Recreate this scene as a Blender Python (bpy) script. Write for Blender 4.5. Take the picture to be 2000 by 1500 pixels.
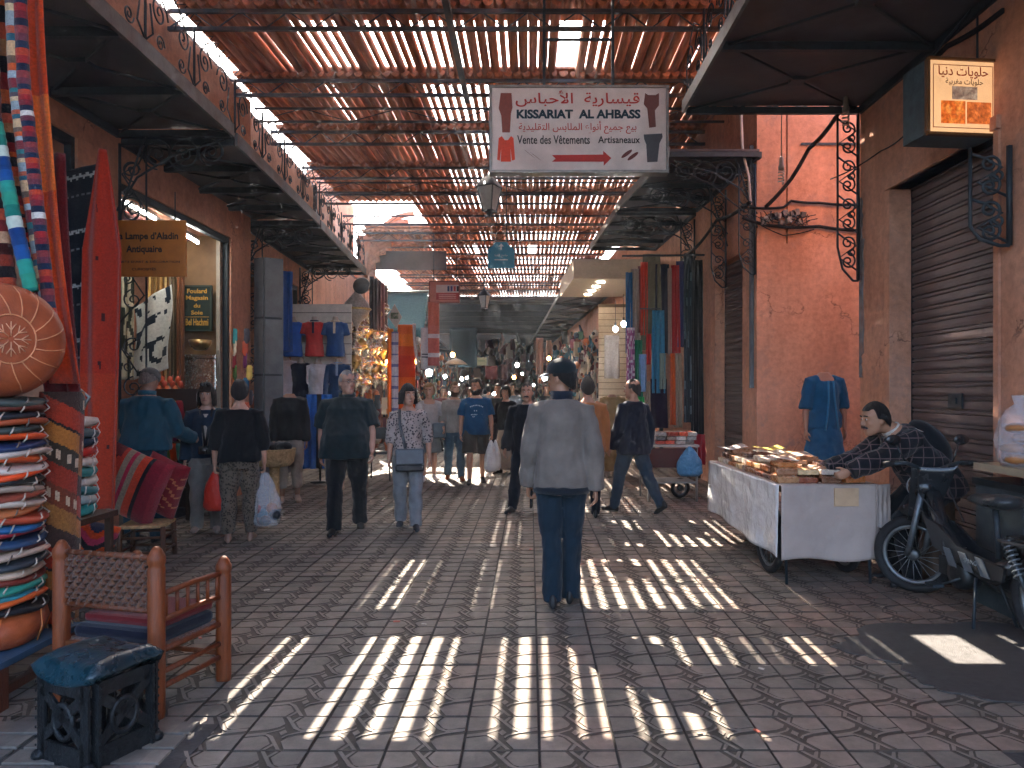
import bpy, bmesh, math, random
from mathutils import Vector as V, Matrix as M, noise
R = math.radians; PI = math.pi
rnd = random.Random(7)
for o in list(bpy.data.objects): bpy.data.objects.remove(o)
SC = bpy.context.scene; COL = SC.collection

# ------------------------------------------------------------------ camera, sky, sun, exposure
F, CX, CY, EYE = 1430.0, 1035.0, 765.0, 1.5        # focal length and vanishing point in photo pixels, eye height
cam = bpy.data.cameras.new('camera'); cam.sensor_width = 36; cam.lens = 36 * F / 2000
cam.shift_x = -(CX - 1000) / 2000; cam.shift_y = (CY - 750) / 2000
cam.clip_start = 0.05; cam.clip_end = 600
co = bpy.data.objects.new('camera', cam); COL.objects.link(co)
co.location = (0, 0, EYE); co.rotation_euler = (R(90), 0, 0); SC.camera = co
SUN_DIR = V((1.95, -5.8, -6.0)).normalized()          # the way the light travels
W = bpy.data.worlds.new('World'); SC.world = W; W.use_nodes = True
wn = W.node_tree.nodes; wl = W.node_tree.links
sky = wn.new('ShaderNodeTexSky'); sky.sky_type = 'NISHITA'; sky.sun_disc = False
sky.sun_elevation = math.asin(-SUN_DIR.z); sky.sun_rotation = math.atan2(-SUN_DIR.x, -SUN_DIR.y)
sky.air_density = 0.8; sky.dust_density = 4.0; sky.ozone_density = 0.6
wl.new(sky.outputs[0], wn['Background'].inputs[0]); wn['Background'].inputs[1].default_value = 0.15
sl = bpy.data.lights.new('sun', 'SUN'); sl.energy = 5.0; sl.angle = R(0.25); sl.color = (1.0, 0.87, 0.74)
so = bpy.data.objects.new('sun', sl); COL.objects.link(so)
so.rotation_euler = SUN_DIR.to_track_quat('-Z', 'Y').to_euler(); so.location = (0, 0, 20)
vs = SC.view_settings; vs.view_transform = 'Standard'; vs.look = 'None'; vs.gamma = 1.0; vs.exposure = 3.45
vs.use_curve_mapping = False
SC.render.engine = 'CYCLES'
cy = SC.cycles; cy.use_denoising = True; cy.max_bounces = 6; cy.diffuse_bounces = 4; cy.glossy_bounces = 3
cy.transparent_max_bounces = 12; cy.sample_clamp_indirect = 6; cy.caustics_reflective = False; cy.caustics_refractive = False
cy.volume_bounces = 0; cy.adaptive_threshold = .03

# ------------------------------------------------------------------ helpers
def px(x, y, Y):
    """the point at distance Y that the photo shows at (x, y)"""
    return V(((x - CX) * Y / F, Y, EYE - (y - CY) * Y / F))
def gr(x, y):
    Y = EYE * F / (y - CY); return V(((x - CX) * Y / F, Y, 0))
def hx(s):
    """sRGB hex to linear"""
    c = [int(s[i:i + 2], 16) / 255 for i in (0, 2, 4)]
    return tuple(v / 12.92 if v <= .04045 else ((v + .055) / 1.055) ** 2.4 for v in c)
def rz(a): return M.Rotation(a, 4, 'Z')
def ry(a): return M.Rotation(a, 4, 'Y')
def rx(a): return M.Rotation(a, 4, 'X')
def tr(*a): return M.Translation(V(a) if len(a) == 3 else V(a[0]))
def lerp(a, b, t): return a + (b - a) * t

class MB:
    """collects shapes for one mesh; every face keeps its own colour"""
    def __init__(s, col=(.5, .5, .5)): s.v = []; s.f = []; s.c = []; s.sm = []; s.m = M.Identity(4); s.col = col
    def add(s, vs_, fs, col=None, sm=False, cols=None):
        b = len(s.v); s.v += [s.m @ V(p) for p in vs_]
        for i, f in enumerate(fs):
            s.f.append([b + k for k in f]); s.c.append(cols[i] if cols else (col or s.col)); s.sm.append(sm)
        return s
    def box(s, c, d, col=None, rot=None, taper=1.0):
        x, y, z = d[0] / 2, d[1] / 2, d[2] / 2; t = taper
        p = [V(q) for q in ((-x, -y, -z), (x, -y, -z), (x, y, -z), (-x, y, -z), (-x * t, -y * t, z), (x * t, -y * t, z), (x * t, y * t, z), (-x * t, y * t, z))]
        if rot: p = [rot @ q for q in p]
        return s.add([q + V(c) for q in p], [(0, 3, 2, 1), (4, 5, 6, 7), (0, 1, 5, 4), (1, 2, 6, 5), (2, 3, 7, 6), (3, 0, 4, 7)], col)
    def bar(s, a, b, w, h=None, col=None):
        a, b = V(a), V(b); d = b - a; L = d.length
        if L < 1e-6: return s
        q = d.to_track_quat('X', 'Z').to_matrix().to_4x4()
        return s.box((a + b) / 2, (L, w, h or w), col, q)
    def tube(s, pts, r, n=8, col=None, cap=True, closed=False, fl=(1, 1), cols=None, up=None):
        pts = [V(p) for p in pts]; k = len(pts); rs = r if isinstance(r, (list, tuple)) else [r] * k
        vs_, fs, cl = [], [], []; prev = None
        for i, p in enumerate(pts):
            if closed: t = pts[(i + 1) % k] - pts[i - 1]
            else: t = pts[min(i + 1, k - 1)] - pts[max(i - 1, 0)]
            t = t.normalized() if t.length > 1e-9 else V((0, 0, 1))
            if prev is None:
                u = V(up) if up else (V((0, 0, 1)) if abs(t.z) < .9 else V((0, 1, 0)))
                a = t.cross(u).normalized()
            else:
                a = prev - t * prev.dot(t); a = a.normalized() if a.length > 1e-6 else t.orthogonal().normalized()
            prev = a; b = t.cross(a)
            for j in range(n):
                th = 2 * PI * j / n
                vs_.append(p + (a * math.cos(th) * fl[0] + b * math.sin(th) * fl[1]) * rs[i])
        seg = k if closed else k - 1
        for i in range(seg):
            for j in range(n):
                j2 = (j + 1) % n; i2 = (i + 1) % k
                fs.append((i * n + j, i * n + j2, i2 * n + j2, i2 * n + j)); cl.append(cols[i] if cols else (col or s.col))
        if cap and not closed:
            fs.append(tuple(range(n - 1, -1, -1))); fs.append(tuple((k - 1) * n + j for j in range(n))); cl += [cl[0], cl[-1]]
        return s.add(vs_, fs, sm=True, cols=cl)
    def lathe(s, prof, n=20, o=(0, 0, 0), rot=None, col=None, cols=None, cap=True, sx=1, sy=1):
        vs_, fs, cl = [], [], []; k = len(prof); rot = rot or M.Identity(4)
        for r, z in prof:
            for j in range(n):
                a = 2 * PI * j / n; vs_.append(rot @ V((r * math.cos(a) * sx, r * math.sin(a) * sy, z)) + V(o))
        for i in range(k - 1):
            for j in range(n):
                j2 = (j + 1) % n; fs.append((i * n + j, i * n + j2, (i + 1) * n + j2, (i + 1) * n + j)); cl.append(cols[i] if cols else (col or s.col))
        if cap:
            fs.append(tuple(range(n - 1, -1, -1))); fs.append(tuple((k - 1) * n + j for j in range(n))); cl += [cl[0], cl[-1]]
        return s.add(vs_, fs, sm=True, cols=cl)
    def loft(s, rings, col=None, cap=True, cols=None):
        n = len(rings[0]); k = len(rings); vs_ = [p for r in rings for p in r]; fs, cl = [], []
        for i in range(k - 1):
            for j in range(n):
                j2 = (j + 1) % n; fs.append((i * n + j, i * n + j2, (i + 1) * n + j2, (i + 1) * n + j)); cl.append(cols[i] if cols else (col or s.col))
        if cap:
            fs.append(tuple(range(n - 1, -1, -1))); fs.append(tuple((k - 1) * n + j for j in range(n))); cl += [cl[0], cl[-1]]
        return s.add(vs_, fs, sm=True, cols=cl)
    def ball(s, c, r, n=12, m=8, col=None, rot=None):
        r = (r, r, r) if not isinstance(r, (tuple, list)) else r; rot = rot or M.Identity(4)
        rings = []
        for i in range(m + 1):
            t = -PI / 2 + PI * i / m; cr = max(math.cos(t), .02)
            rings.append([V(c) + rot @ V((r[0] * cr * math.cos(2 * PI * j / n), r[1] * cr * math.sin(2 * PI * j / n), r[2] * math.sin(t))) for j in range(n)])
        return s.loft(rings, col)
    def grid(s, fn, nu, nv, col=None, colfn=None, wrap=False):
        vs_ = [fn(i / nu, j / nv) for j in range(nv + 1) for i in range(nu + (0 if wrap else 1))]
        w = nu if wrap else nu + 1; fs, cl = [], []
        for j in range(nv):
            for i in range(nu):
                i2 = (i + 1) % w; fs.append((j * w + i, j * w + i2, (j + 1) * w + i2, (j + 1) * w + i))
                cl.append(colfn((i + .5) / nu, (j + .5) / nv) if colfn else (col or s.col))
        return s.add(vs_, fs, sm=True, cols=cl)
    def prism(s, poly, h, mat=None, col=None, ins=0.0, side=None):
        """polygon in xy extruded to z = h; ins chamfers the top edge"""
        mat = mat or M.Identity(4); n = len(poly)
        c = V((sum(p[0] for p in poly) / n, sum(p[1] for p in poly) / n, 0))
        lo = [mat @ V((p[0], p[1], 0)) for p in poly]; hi = []
        for p in poly:
            d = V((p[0], p[1], 0)) - c; L = d.length; q = c + d * max(0, (L - ins) / L) if L > 1e-6 else d
            hi.append(mat @ V((q.x, q.y, h)))
        return s.add(lo + hi, [tuple(range(n - 1, -1, -1)), tuple(range(n, 2 * n))] + [(i, (i + 1) % n, n + (i + 1) % n, n + i) for i in range(n)], cols=[side or col or s.col, col or s.col] + [side or col or s.col] * n)
    def mesh(s, name):
        me = bpy.data.meshes.new(name); me.from_pydata([tuple(p) for p in s.v], [], s.f)
        me.polygons.foreach_set('use_smooth', s.sm)
        at = me.color_attributes.new('Col', 'FLOAT_COLOR', 'CORNER'); buf = []
        for c, f in zip(s.c, s.f): buf += [c[0], c[1], c[2], 1.0] * len(f)
        at.data.foreach_set('color', buf); me.update(); return me
    def build(s, name, mat, parent=None, loc=None, solid=0, sub=0, bevel=0):
        return obj(name, s.mesh(name), mat, parent, loc, solid, sub, bevel)

def obj(name, me, mat, parent=None, loc=None, solid=0, sub=0, bevel=0):
    o = bpy.data.objects.new(name, me); COL.objects.link(o)
    if mat and not me.materials: me.materials.append(mat)
    if parent: o.parent = parent
    if loc is not None: o.location = loc
    if bevel:
        b = o.modifiers.new('bevel', 'BEVEL'); b.width = bevel; b.segments = 2; b.limit_method = 'ANGLE'
    if solid:
        d = o.modifiers.new('solid', 'SOLIDIFY'); d.thickness = solid; d.offset = 0
    if sub:
        d = o.modifiers.new('sub', 'SUBSURF'); d.levels = sub; d.render_levels = sub
    return o
def tag(o, label=None, cat=None, group=None, kind=None):
    if label: o['label'] = label
    if cat: o['category'] = cat
    if group: o['group'] = group
    if kind: o['kind'] = kind
    return o
def thing(name, label, cat, loc=(0, 0, 0), rot=0, group=None):
    o = bpy.data.objects.new(name, None); COL.objects.link(o); o.location = loc; o.rotation_euler = (0, 0, rot)
    o.empty_display_size = .1
    return tag(o, label, cat, group)
def copy_tree(o, parent=None):
    c = o.copy(); COL.objects.link(c)
    if parent: c.parent = parent
    for ch in o.children: copy_tree(ch, c)
    return c
def struct(name, mb, mat, **k): return tag(mb.build(name, mat, **k), kind='structure')
ORD = 'first second third fourth fifth sixth seventh eighth ninth tenth eleventh twelfth thirteenth fourteenth fifteenth sixteenth seventeenth eighteenth nineteenth twentieth'.split()
def ordn(i):
    if i < 20: return ORD[i]
    return ('twenty-' if i < 29 else 'thirty-') + ORD[(i - 20) % 10] if i % 10 != 9 else 'thirtieth'

# ------------------------------------------------------------------ materials (all procedural)
def nodes(name):
    m = bpy.data.materials.new(name); m.use_nodes = True; nt = m.node_tree
    return m, nt, nt.nodes, nt.links, nt.nodes['Principled BSDF']
def mat(name, col=None, rough=.7, metal=0, var=.25, scale=6, bump=.15, bscale=60, spec=.3, emis=0, col2=None, detail=6, trans=0, alpha=1, rvar=.1, sheen=0, space='Object', stretch=(1, 1, 1), dist=.01):
    """col None: the mesh's own face colours. var: noise variation, bump: fine relief, col2: second colour in blotches"""
    m, nt, N, L, B = nodes(name)
    tc = N.new('ShaderNodeTexCoord'); mp = N.new('ShaderNodeMapping'); mp.inputs['Scale'].default_value = stretch
    if space == 'World':
        g = N.new('ShaderNodeNewGeometry'); L.new(g.outputs['Position'], mp.inputs[0])
    else: L.new(tc.outputs[space], mp.inputs[0])
    n1 = N.new('ShaderNodeTexNoise'); n1.inputs['Scale'].default_value = scale; n1.inputs['Detail'].default_value = detail
    n1.inputs['Roughness'].default_value = .65; L.new(mp.outputs[0], n1.inputs['Vector'])
    mr = N.new('ShaderNodeMapRange'); mr.inputs[1].default_value = .3; mr.inputs[2].default_value = .7
    mr.inputs[3].default_value = 1 - var; mr.inputs[4].default_value = 1 + var; L.new(n1.outputs['Fac'], mr.inputs[0])
    if col is None:
        a = N.new('ShaderNodeVertexColor'); a.layer_name = 'Col'; src = a.outputs['Color']
    else:
        a = N.new('ShaderNodeRGB'); a.outputs[0].default_value = (*col, 1); src = a.outputs[0]
    if col2:
        n3 = N.new('ShaderNodeTexNoise'); n3.inputs['Scale'].default_value = scale * .35; n3.inputs['Detail'].default_value = 5
        L.new(mp.outputs[0], n3.inputs['Vector'])
        r3 = N.new('ShaderNodeMapRange'); r3.inputs[1].default_value = .45; r3.inputs[2].default_value = .65; L.new(n3.outputs['Fac'], r3.inputs[0])
        mx = N.new('ShaderNodeMix'); mx.data_type = 'RGBA'; L.new(r3.outputs[0], mx.inputs[0]); L.new(src, mx.inputs[6]); mx.inputs[7].default_value = (*col2, 1)
        src = mx.outputs[2]
    vm = N.new('ShaderNodeVectorMath'); vm.operation = 'SCALE'; L.new(src, vm.inputs[0]); L.new(mr.outputs[0], vm.inputs['Scale'])
    L.new(vm.outputs[0], B.inputs['Base Color'])
    B.inputs['Metallic'].default_value = metal; B.inputs['Specular IOR Level'].default_value = spec
    r2 = N.new('ShaderNodeMapRange'); r2.inputs[3].default_value = max(0, rough - rvar); r2.inputs[4].default_value = min(1, rough + rvar)
    L.new(n1.outputs['Fac'], r2.inputs[0]); L.new(r2.outputs[0], B.inputs['Roughness'])
    if bump:
        n2 = N.new('ShaderNodeTexNoise'); n2.inputs['Scale'].default_value = bscale; n2.inputs['Detail'].default_value = 4; L.new(mp.outputs[0], n2.inputs['Vector'])
        bp = N.new('ShaderNodeBump'); bp.inputs['Strength'].default_value = bump; bp.inputs['Distance'].default_value = dist
        L.new(n2.outputs['Fac'], bp.inputs['Height']); L.new(bp.outputs[0], B.inputs['Normal'])
    if emis: L.new(vm.outputs[0], B.inputs['Emission Color']); B.inputs['Emission Strength'].default_value = emis
    if trans: B.inputs['Transmission Weight'].default_value = trans
    if alpha < 1: B.inputs['Alpha'].default_value = alpha
    if sheen: B.inputs['Sheen Weight'].default_value = sheen
    return m
cloth = mat('cloth', None, .9, var=.18, scale=30, bump=.35, bscale=260, spec=.1, sheen=.15)
wool = mat('wool', None, .95, var=.3, scale=70, bump=.8, bscale=160, spec=.05, sheen=.2)
hairm = mat('hair_strands', None, .5, var=.55, scale=26, bump=1.0, bscale=60, spec=.35, stretch=(4, 4, .7), dist=.02)
leather = mat('leather', None, .45, var=.22, scale=12, bump=.3, bscale=120, spec=.4)
paint = mat('paint', None, .55, var=.14, scale=9, bump=.12, bscale=70, spec=.35)
gloss = mat('gloss', None, .22, var=.1, scale=9, bump=.04, bscale=40, spec=.5)
metal = mat('metal', None, .42, metal=.75, var=.3, scale=14, bump=.15, bscale=90)
iron = mat('wrought_iron', (.018, .026, .032), .5, metal=.2, var=.4, scale=15, bump=.4, bscale=90, spec=.4)
wood = mat('wood', None, .5, var=.35, scale=5, bump=.35, bscale=30, spec=.35, stretch=(9, 9, 1))
plasticfilm = mat('plastic_film', (.60, .61, .62), .14, var=.08, scale=5, bump=.7, bscale=7, spec=.7, dist=.05)
clearbag = mat('clear_bag', (.72, .73, .78), .18, var=.1, scale=14, bump=1, bscale=26, spec=.6, alpha=.3, dist=.03)
brass = mat('brass', (.5, .36, .14), .3, metal=.95, var=.3, scale=20, bump=.2)
silver = mat('silver', (.55, .54, .5), .26, metal=.95, var=.3, scale=24, bump=.3, bscale=80)
rubber = mat('rubber', (.012, .012, .013), .75, var=.3, scale=20, bump=.4)
glassy = mat('lamp_glass', (.55, .58, .58), .2, var=.15, scale=10, spec=.5, trans=.6, bump=.05)
straw = mat('straw', (.42, .27, .13), .85, var=.5, scale=28, bump=.9, bscale=110, spec=.1)
def lamp(name, col, k, samp='AUTO'):
    m = mat(name, col, .5, var=0, emis=k, bump=0, rvar=0); m.cycles.emission_sampling = samp; return m
tube_light = lamp('tube_light', (1, .98, .92), 14); warm_bulb = lamp('warm_bulb', (1, .42, .1), 14, 'NONE'); white_bulb = lamp('white_bulb', (.9, .97, 1), 24, 'NONE')
spot_disc = lamp('spot_disc', (1, .9, .75), 5)

def plaster_mat():
    """painted terracotta render: broad tone changes, scuffs, grey repairs, hairline cracks, relief"""
    m, nt, N, L, B = nodes('terracotta_plaster')
    g = N.new('ShaderNodeNewGeometry')
    def noise_(sc, det=6, rg=.6):
        n = N.new('ShaderNodeTexNoise'); n.inputs['Scale'].default_value = sc; n.inputs['Detail'].default_value = det; n.inputs['Roughness'].default_value = rg
        L.new(g.outputs['Position'], n.inputs['Vector']); return n
    def ramp(src, stops):
        r = N.new('ShaderNodeValToRGB'); L.new(src, r.inputs[0]); e = r.color_ramp.elements
        e[0].position, e[0].color = stops[0][0], (*stops[0][1], 1); e[1].position, e[1].color = stops[-1][0], (*stops[-1][1], 1)
        for p, c in stops[1:-1]: q = e.new(p); q.color = (*c, 1)
        return r
    def mix(f, a, b, mode='MIX'):
        x = N.new('ShaderNodeMix'); x.data_type = 'RGBA'; x.blend_type = mode
        if isinstance(f, float): x.inputs[0].default_value = f
        else: L.new(f, x.inputs[0])
        L.new(a, x.inputs[6])
        if isinstance(b, tuple): x.inputs[7].default_value = (*b, 1)
        else: L.new(b, x.inputs[7])
        return x.outputs[2]
    base = ramp(noise_(.9).outputs['Fac'], [(.3, (.46, .215, .13)), (.5, (.54, .27, .17)), (.72, (.60, .33, .225))])
    fine = ramp(noise_(14, 8, .7).outputs['Fac'], [(.3, (.72, .70, .69)), (.65, (1.10, 1.08, 1.07))])
    c = mix(1.0, base.outputs[0], fine.outputs[0], 'MULTIPLY')
    mpd = N.new('ShaderNodeMapping'); mpd.inputs['Scale'].default_value = (2.4, 2.4, .45); L.new(g.outputs['Position'], mpd.inputs[0])
    nd = N.new('ShaderNodeTexNoise'); nd.inputs['Scale'].default_value = 1.6; nd.inputs['Detail'].default_value = 8; L.new(mpd.outputs[0], nd.inputs['Vector'])
    c = mix(1.0, c, ramp(nd.outputs['Fac'], [(.36, (.86, .84, .83)), (.58, (1.03, 1.02, 1.02))]).outputs[0], 'MULTIPLY')
    worn = ramp(noise_(2.3, 10, .72).outputs['Fac'], [(.555, (0, 0, 0)), (.60, (1, 1, 1))])
    sp = N.new('ShaderNodeSeparateXYZ'); L.new(g.outputs['Position'], sp.inputs[0])
    low = N.new('ShaderNodeMapRange'); L.new(sp.outputs[2], low.inputs[0]); low.inputs[1].default_value = .1; low.inputs[2].default_value = 1.5; low.inputs[3].default_value = .80; low.inputs[4].default_value = .24
    ml = N.new('ShaderNodeMath'); ml.operation = 'MULTIPLY'; L.new(worn.outputs[0], ml.inputs[0]); L.new(low.outputs[0], ml.inputs[1])
    c = mix(ml.outputs[0], c, (.20, .155, .145))
    vo = N.new('ShaderNodeTexVoronoi'); vo.feature = 'DISTANCE_TO_EDGE'; vo.inputs['Scale'].default_value = .8
    wv = N.new('ShaderNodeVectorMath'); wv.operation = 'MULTIPLY_ADD'; L.new(noise_(3, 5).outputs['Color'], wv.inputs[0]); wv.inputs[1].default_value = (.7, .7, .7); L.new(g.outputs['Position'], wv.inputs[2])
    L.new(wv.outputs[0], vo.inputs['Vector'])
    ck = ramp(vo.outputs['Distance'], [(0, (1, 1, 1)), (.010, (0, 0, 0))])
    ckm = ramp(noise_(.7, 2).outputs['Fac'], [(.50, (0, 0, 0)), (.57, (.85, .85, .85))])
    mk = N.new('ShaderNodeMath'); mk.operation = 'MULTIPLY'; L.new(ck.outputs[0], mk.inputs[0]); L.new(ckm.outputs[0], mk.inputs[1])
    c = mix(mk.outputs[0], c, (.12, .06, .045))
    L.new(c, B.inputs['Base Color']); B.inputs['Roughness'].default_value = .88; B.inputs['Specular IOR Level'].default_value = .2
    bp = N.new('ShaderNodeBump'); bp.inputs['Strength'].default_value = .5; bp.inputs['Distance'].default_value = .012
    ad = N.new('ShaderNodeMath'); ad.operation = 'SUBTRACT'; L.new(noise_(22, 8, .7).outputs['Fac'], ad.inputs[0]); L.new(mk.outputs[0], ad.inputs[1])
    L.new(ad.outputs[0], bp.inputs['Height']); L.new(bp.outputs[0], B.inputs['Normal'])
    return m
plaster = plaster_mat()

def tile_mat():
    """cement paving: each tile its own tone, some reddish, worn and dirty"""
    m, nt, N, L, B = nodes('cement_tile')
    g = N.new('ShaderNodeNewGeometry')
    sn = N.new('ShaderNodeVectorMath'); sn.operation = 'MULTIPLY_ADD'; sn.inputs[1].default_value = (1 / .3215, 1 / .3215, 0); sn.inputs[2].default_value = (-.04 / .3215 + 100, -3.06 / .3215 + 100, 0)
    L.new(g.outputs['Position'], sn.inputs[0])
    fl = N.new('ShaderNodeVectorMath'); fl.operation = 'FLOOR'; L.new(sn.outputs[0], fl.inputs[0])
    wn_ = N.new('ShaderNodeTexWhiteNoise'); L.new(fl.outputs[0], wn_.inputs['Vector'])
    def noise_(sc, det=6, rg=.6):
        n = N.new('ShaderNodeTexNoise'); n.inputs['Scale'].default_value = sc; n.inputs['Detail'].default_value = det; n.inputs['Roughness'].default_value = rg
        L.new(g.outputs['Position'], n.inputs['Vector']); return n
    big = noise_(.45, 3); sp = N.new('ShaderNodeSeparateXYZ'); L.new(g.outputs['Position'], sp.inputs[0])
    side = N.new('ShaderNodeMapRange'); L.new(sp.outputs[0], side.inputs[0]); side.inputs[1].default_value = -1.5; side.inputs[2].default_value = 2.5; side.inputs[3].default_value = -.12; side.inputs[4].default_value = .22
    ad = N.new('ShaderNodeMath'); L.new(big.outputs['Fac'], ad.inputs[0]); L.new(side.outputs[0], ad.inputs[1])
    a2 = N.new('ShaderNodeMath'); a2.operation = 'MULTIPLY_ADD'; L.new(wn_.outputs['Value'], a2.inputs[0]); a2.inputs[1].default_value = .22; L.new(ad.outputs[0], a2.inputs[2])
    rp = N.new('ShaderNodeValToRGB'); L.new(a2.outputs[0], rp.inputs[0]); e = rp.color_ramp.elements
    e[0].position = .38; e[0].color = (.160, .144, .124, 1); e[1].position = .95; e[1].color = (.215, .145, .110, 1)
    q = e.new(.66); q.color = (.182, .153, .123, 1)
    f = N.new('ShaderNodeMapRange'); f.inputs[1].default_value = .3; f.inputs[2].default_value = .72; f.inputs[3].default_value = .6; f.inputs[4].default_value = 1.25; L.new(noise_(7, 9, .72).outputs['Fac'], f.inputs[0])
    v2 = N.new('ShaderNodeMath'); v2.operation = 'MULTIPLY_ADD'; L.new(wn_.outputs['Value'], v2.inputs[0]); v2.inputs[1].default_value = .3; v2.inputs[2].default_value = .85
    mm = N.new('ShaderNodeMath'); mm.operation = 'MULTIPLY'; L.new(f.outputs[0], mm.inputs[0]); L.new(v2.outputs[0], mm.inputs[1])
    vm = N.new('ShaderNodeVectorMath'); vm.operation = 'SCALE'; L.new(rp.outputs[0], vm.inputs[0]); L.new(mm.outputs[0], vm.inputs['Scale'])
    at = N.new('ShaderNodeVertexColor'); at.layer_name = 'Col'
    jt = N.new('ShaderNodeVectorMath'); jt.operation = 'MULTIPLY'; L.new(vm.outputs[0], jt.inputs[0]); L.new(at.outputs['Color'], jt.inputs[1])
    L.new(jt.outputs[0], B.inputs['Base Color'])
    rr = N.new('ShaderNodeMapRange'); rr.inputs[3].default_value = .48; rr.inputs[4].default_value = .95; L.new(noise_(3.5, 6).outputs['Fac'], rr.inputs[0]); L.new(rr.outputs[0], B.inputs['Roughness'])
    B.inputs['Specular IOR Level'].default_value = .25
    bp = N.new('ShaderNodeBump'); bp.inputs['Strength'].default_value = .5; bp.inputs['Distance'].default_value = .006; L.new(noise_(45, 8, .7).outputs['Fac'], bp.inputs['Height']); L.new(bp.outputs[0], B.inputs['Normal'])
    return m
tile_m = tile_mat()
grout = mat('grout', (.045, .042, .04), .9, var=.4, scale=9, bump=.4, space='World')
slat_m = mat('roof_slat', (.50, .19, .09), .75, var=.42, scale=3, bump=.5, bscale=30, spec=.2, col2=(.32, .125, .07), stretch=(8, .6, 8), space='World', dist=.02)
canopy_m = mat('canopy_sheet', (.060, .058, .066), .55, var=.4, scale=2.2, bump=.25, bscale=9, spec=.3, col2=(.085, .048, .040), space='World')
fascia_m = mat('fascia_metal', (.12, .125, .13), .5, metal=.3, var=.4, scale=7, bump=.3, bscale=50, col2=(.10, .075, .06))
shutter_m = mat('shutter_paint', (.085, .062, .064), .42, metal=.25, var=.35, scale=3.5, bump=.12, bscale=60, spec=.4, col2=(.13, .095, .088), stretch=(1, .5, 4))
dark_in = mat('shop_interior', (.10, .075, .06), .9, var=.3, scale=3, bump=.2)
grey_paint = mat('grey_door_paint', (.105, .115, .125), .5, var=.25, scale=5, bump=.2, bscale=40)

# ------------------------------------------------------------------ text
AR = {}
for ch, (code, n) in {'ا': (0xFE8D, 2), 'أ': (0xFE83, 2), 'ب': (0xFE8F, 4), 'ة': (0xFE93, 2), 'ت': (0xFE95, 4), 'ج': (0xFE9D, 4), 'ح': (0xFEA1, 4), 'د': (0xFEA9, 2), 'ر': (0xFEAD, 2),
                      'س': (0xFEB1, 4), 'ع': (0xFEC9, 4), 'غ': (0xFECD, 4), 'ف': (0xFED1, 4), 'ق': (0xFED5, 4), 'ل': (0xFEDD, 4), 'م': (0xFEE1, 4), 'ن': (0xFEE5, 4), 'و': (0xFEED, 2), 'ي': (0xFEF1, 4), '\u0001': (0xFEF7, 2)}.items(): AR[ch] = (code, n)
def arabic(s):
    s = s.replace('لأ', '\u0001'); out = []
    for i, ch in enumerate(s):
        if ch not in AR: out.append(ch); continue
        code, n = AR[ch]
        prev = i > 0 and s[i - 1] in AR and AR[s[i - 1]][1] == 4
        nxt = n == 4 and i + 1 < len(s) and s[i + 1] in AR
        out.append(chr(code + (1 if prev and not nxt else 2 if nxt and not prev else 3 if nxt and prev else 0)))
    return ''.join(reversed(out))
def lettering(body, w, h, mt, parent, mtx, name='lettering', bold=0.0, shear=0):
    """flat printed letters fitted into w x h, centred on mtx's origin, in its xy plane"""
    cu = bpy.data.curves.new('t', 'FONT'); cu.body = body; cu.offset = bold; cu.shear = shear; cu.resolution_u = 3
    to = bpy.data.objects.new('t', cu); COL.objects.link(to); bpy.context.view_layer.update()
    me = bpy.data.meshes.new_from_object(to.evaluated_get(bpy.context.evaluated_depsgraph_get())); bpy.data.objects.remove(to)
    xs = [v.co.x for v in me.vertices]; ys = [v.co.y for v in me.vertices]
    x0, x1, y0, y1 = min(xs), max(xs), min(ys), max(ys)
    for v in me.vertices: v.co = mtx @ V(((v.co.x - (x0 + x1) / 2) * w / (x1 - x0), (v.co.y - (y0 + y1) / 2) * h / (y1 - y0), 0))
    me.name = name; me.materials.clear()
    return obj(name, me, mt, parent)
FRONT = rx(R(90))     # xy plane -> facing the camera (-Y)
# ================================================================== SETTING: ground, paving
def bx(Y): return -.05 * max(0.0, Y - 8)                 # the street bends gently to the left
def XL(Y): return -4.2 + bx(Y)
def XR(Y): return 3.2 + bx(Y)
def yl(p): return 4.2 * F / (CX - p) if 4.2 * F / (CX - p) < 8 else 3.8 / ((CX - p) / F - .05)
def yr(p): return 3.6 / ((p - CX) / F + .05)
b = MB(); b.box((0, 60, -.35), (400, 400, .5)); struct('ground', b, grout)
TS = .3215; TX0, TY0 = .04, 3.06
pave = struct('pavement', MB().box((-.3, 32, -.035), (11.4, 76, .05)), grout)
def tile_polys():
    UL = [(.014, .986), (.335, .986), (.45, .765), (.40, .665), (.28, .595), (.014, .535)]
    UR = [(.986, .986), (.986, .655), (.75, .59), (.67, .63), (.565, .815), (.645, .986)]
    S1 = [(.375, .986), (.435, .986), (.635, .655), (.72, .575), (.986, .63), (.986, .575), (.73, .515), (.60, .60)]
    S2 = [(.014, .455), (.27, .525), (.41, .60), (.465, .69), (.485, .635), (.43, .565), (.29, .48), (.014, .41)]
    S3 = [(.50, .86), (.54, .80), (.625, .986), (.57, .986)]
    half = [UL, UR, S1, S2, S3]
    return half + [[(1 - x, 1 - y) for x, y in p] for p in half] + [[(.5, .60), (.435, .5), (.5, .40), (.565, .5)]]
def inset(poly, d):
    n = len(poly); A = sum(poly[i][0] * poly[(i + 1) % n][1] - poly[(i + 1) % n][0] * poly[i][1] for i in range(n)); sg = 1 if A > 0 else -1; out = []
    for i in range(n):
        p, a, b = V(poly[i]), V(poly[i - 1]), V(poly[(i + 1) % n]); e1 = (p - a).normalized(); e2 = (b - p).normalized()
        n1 = V((-e1.y, e1.x)) * sg; n2 = V((-e2.y, e2.x)) * sg; m_ = n1 + n2; k = m_.length_squared
        out.append(p + (m_ * (2 * d / max(k, .8))))
    return out
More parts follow.
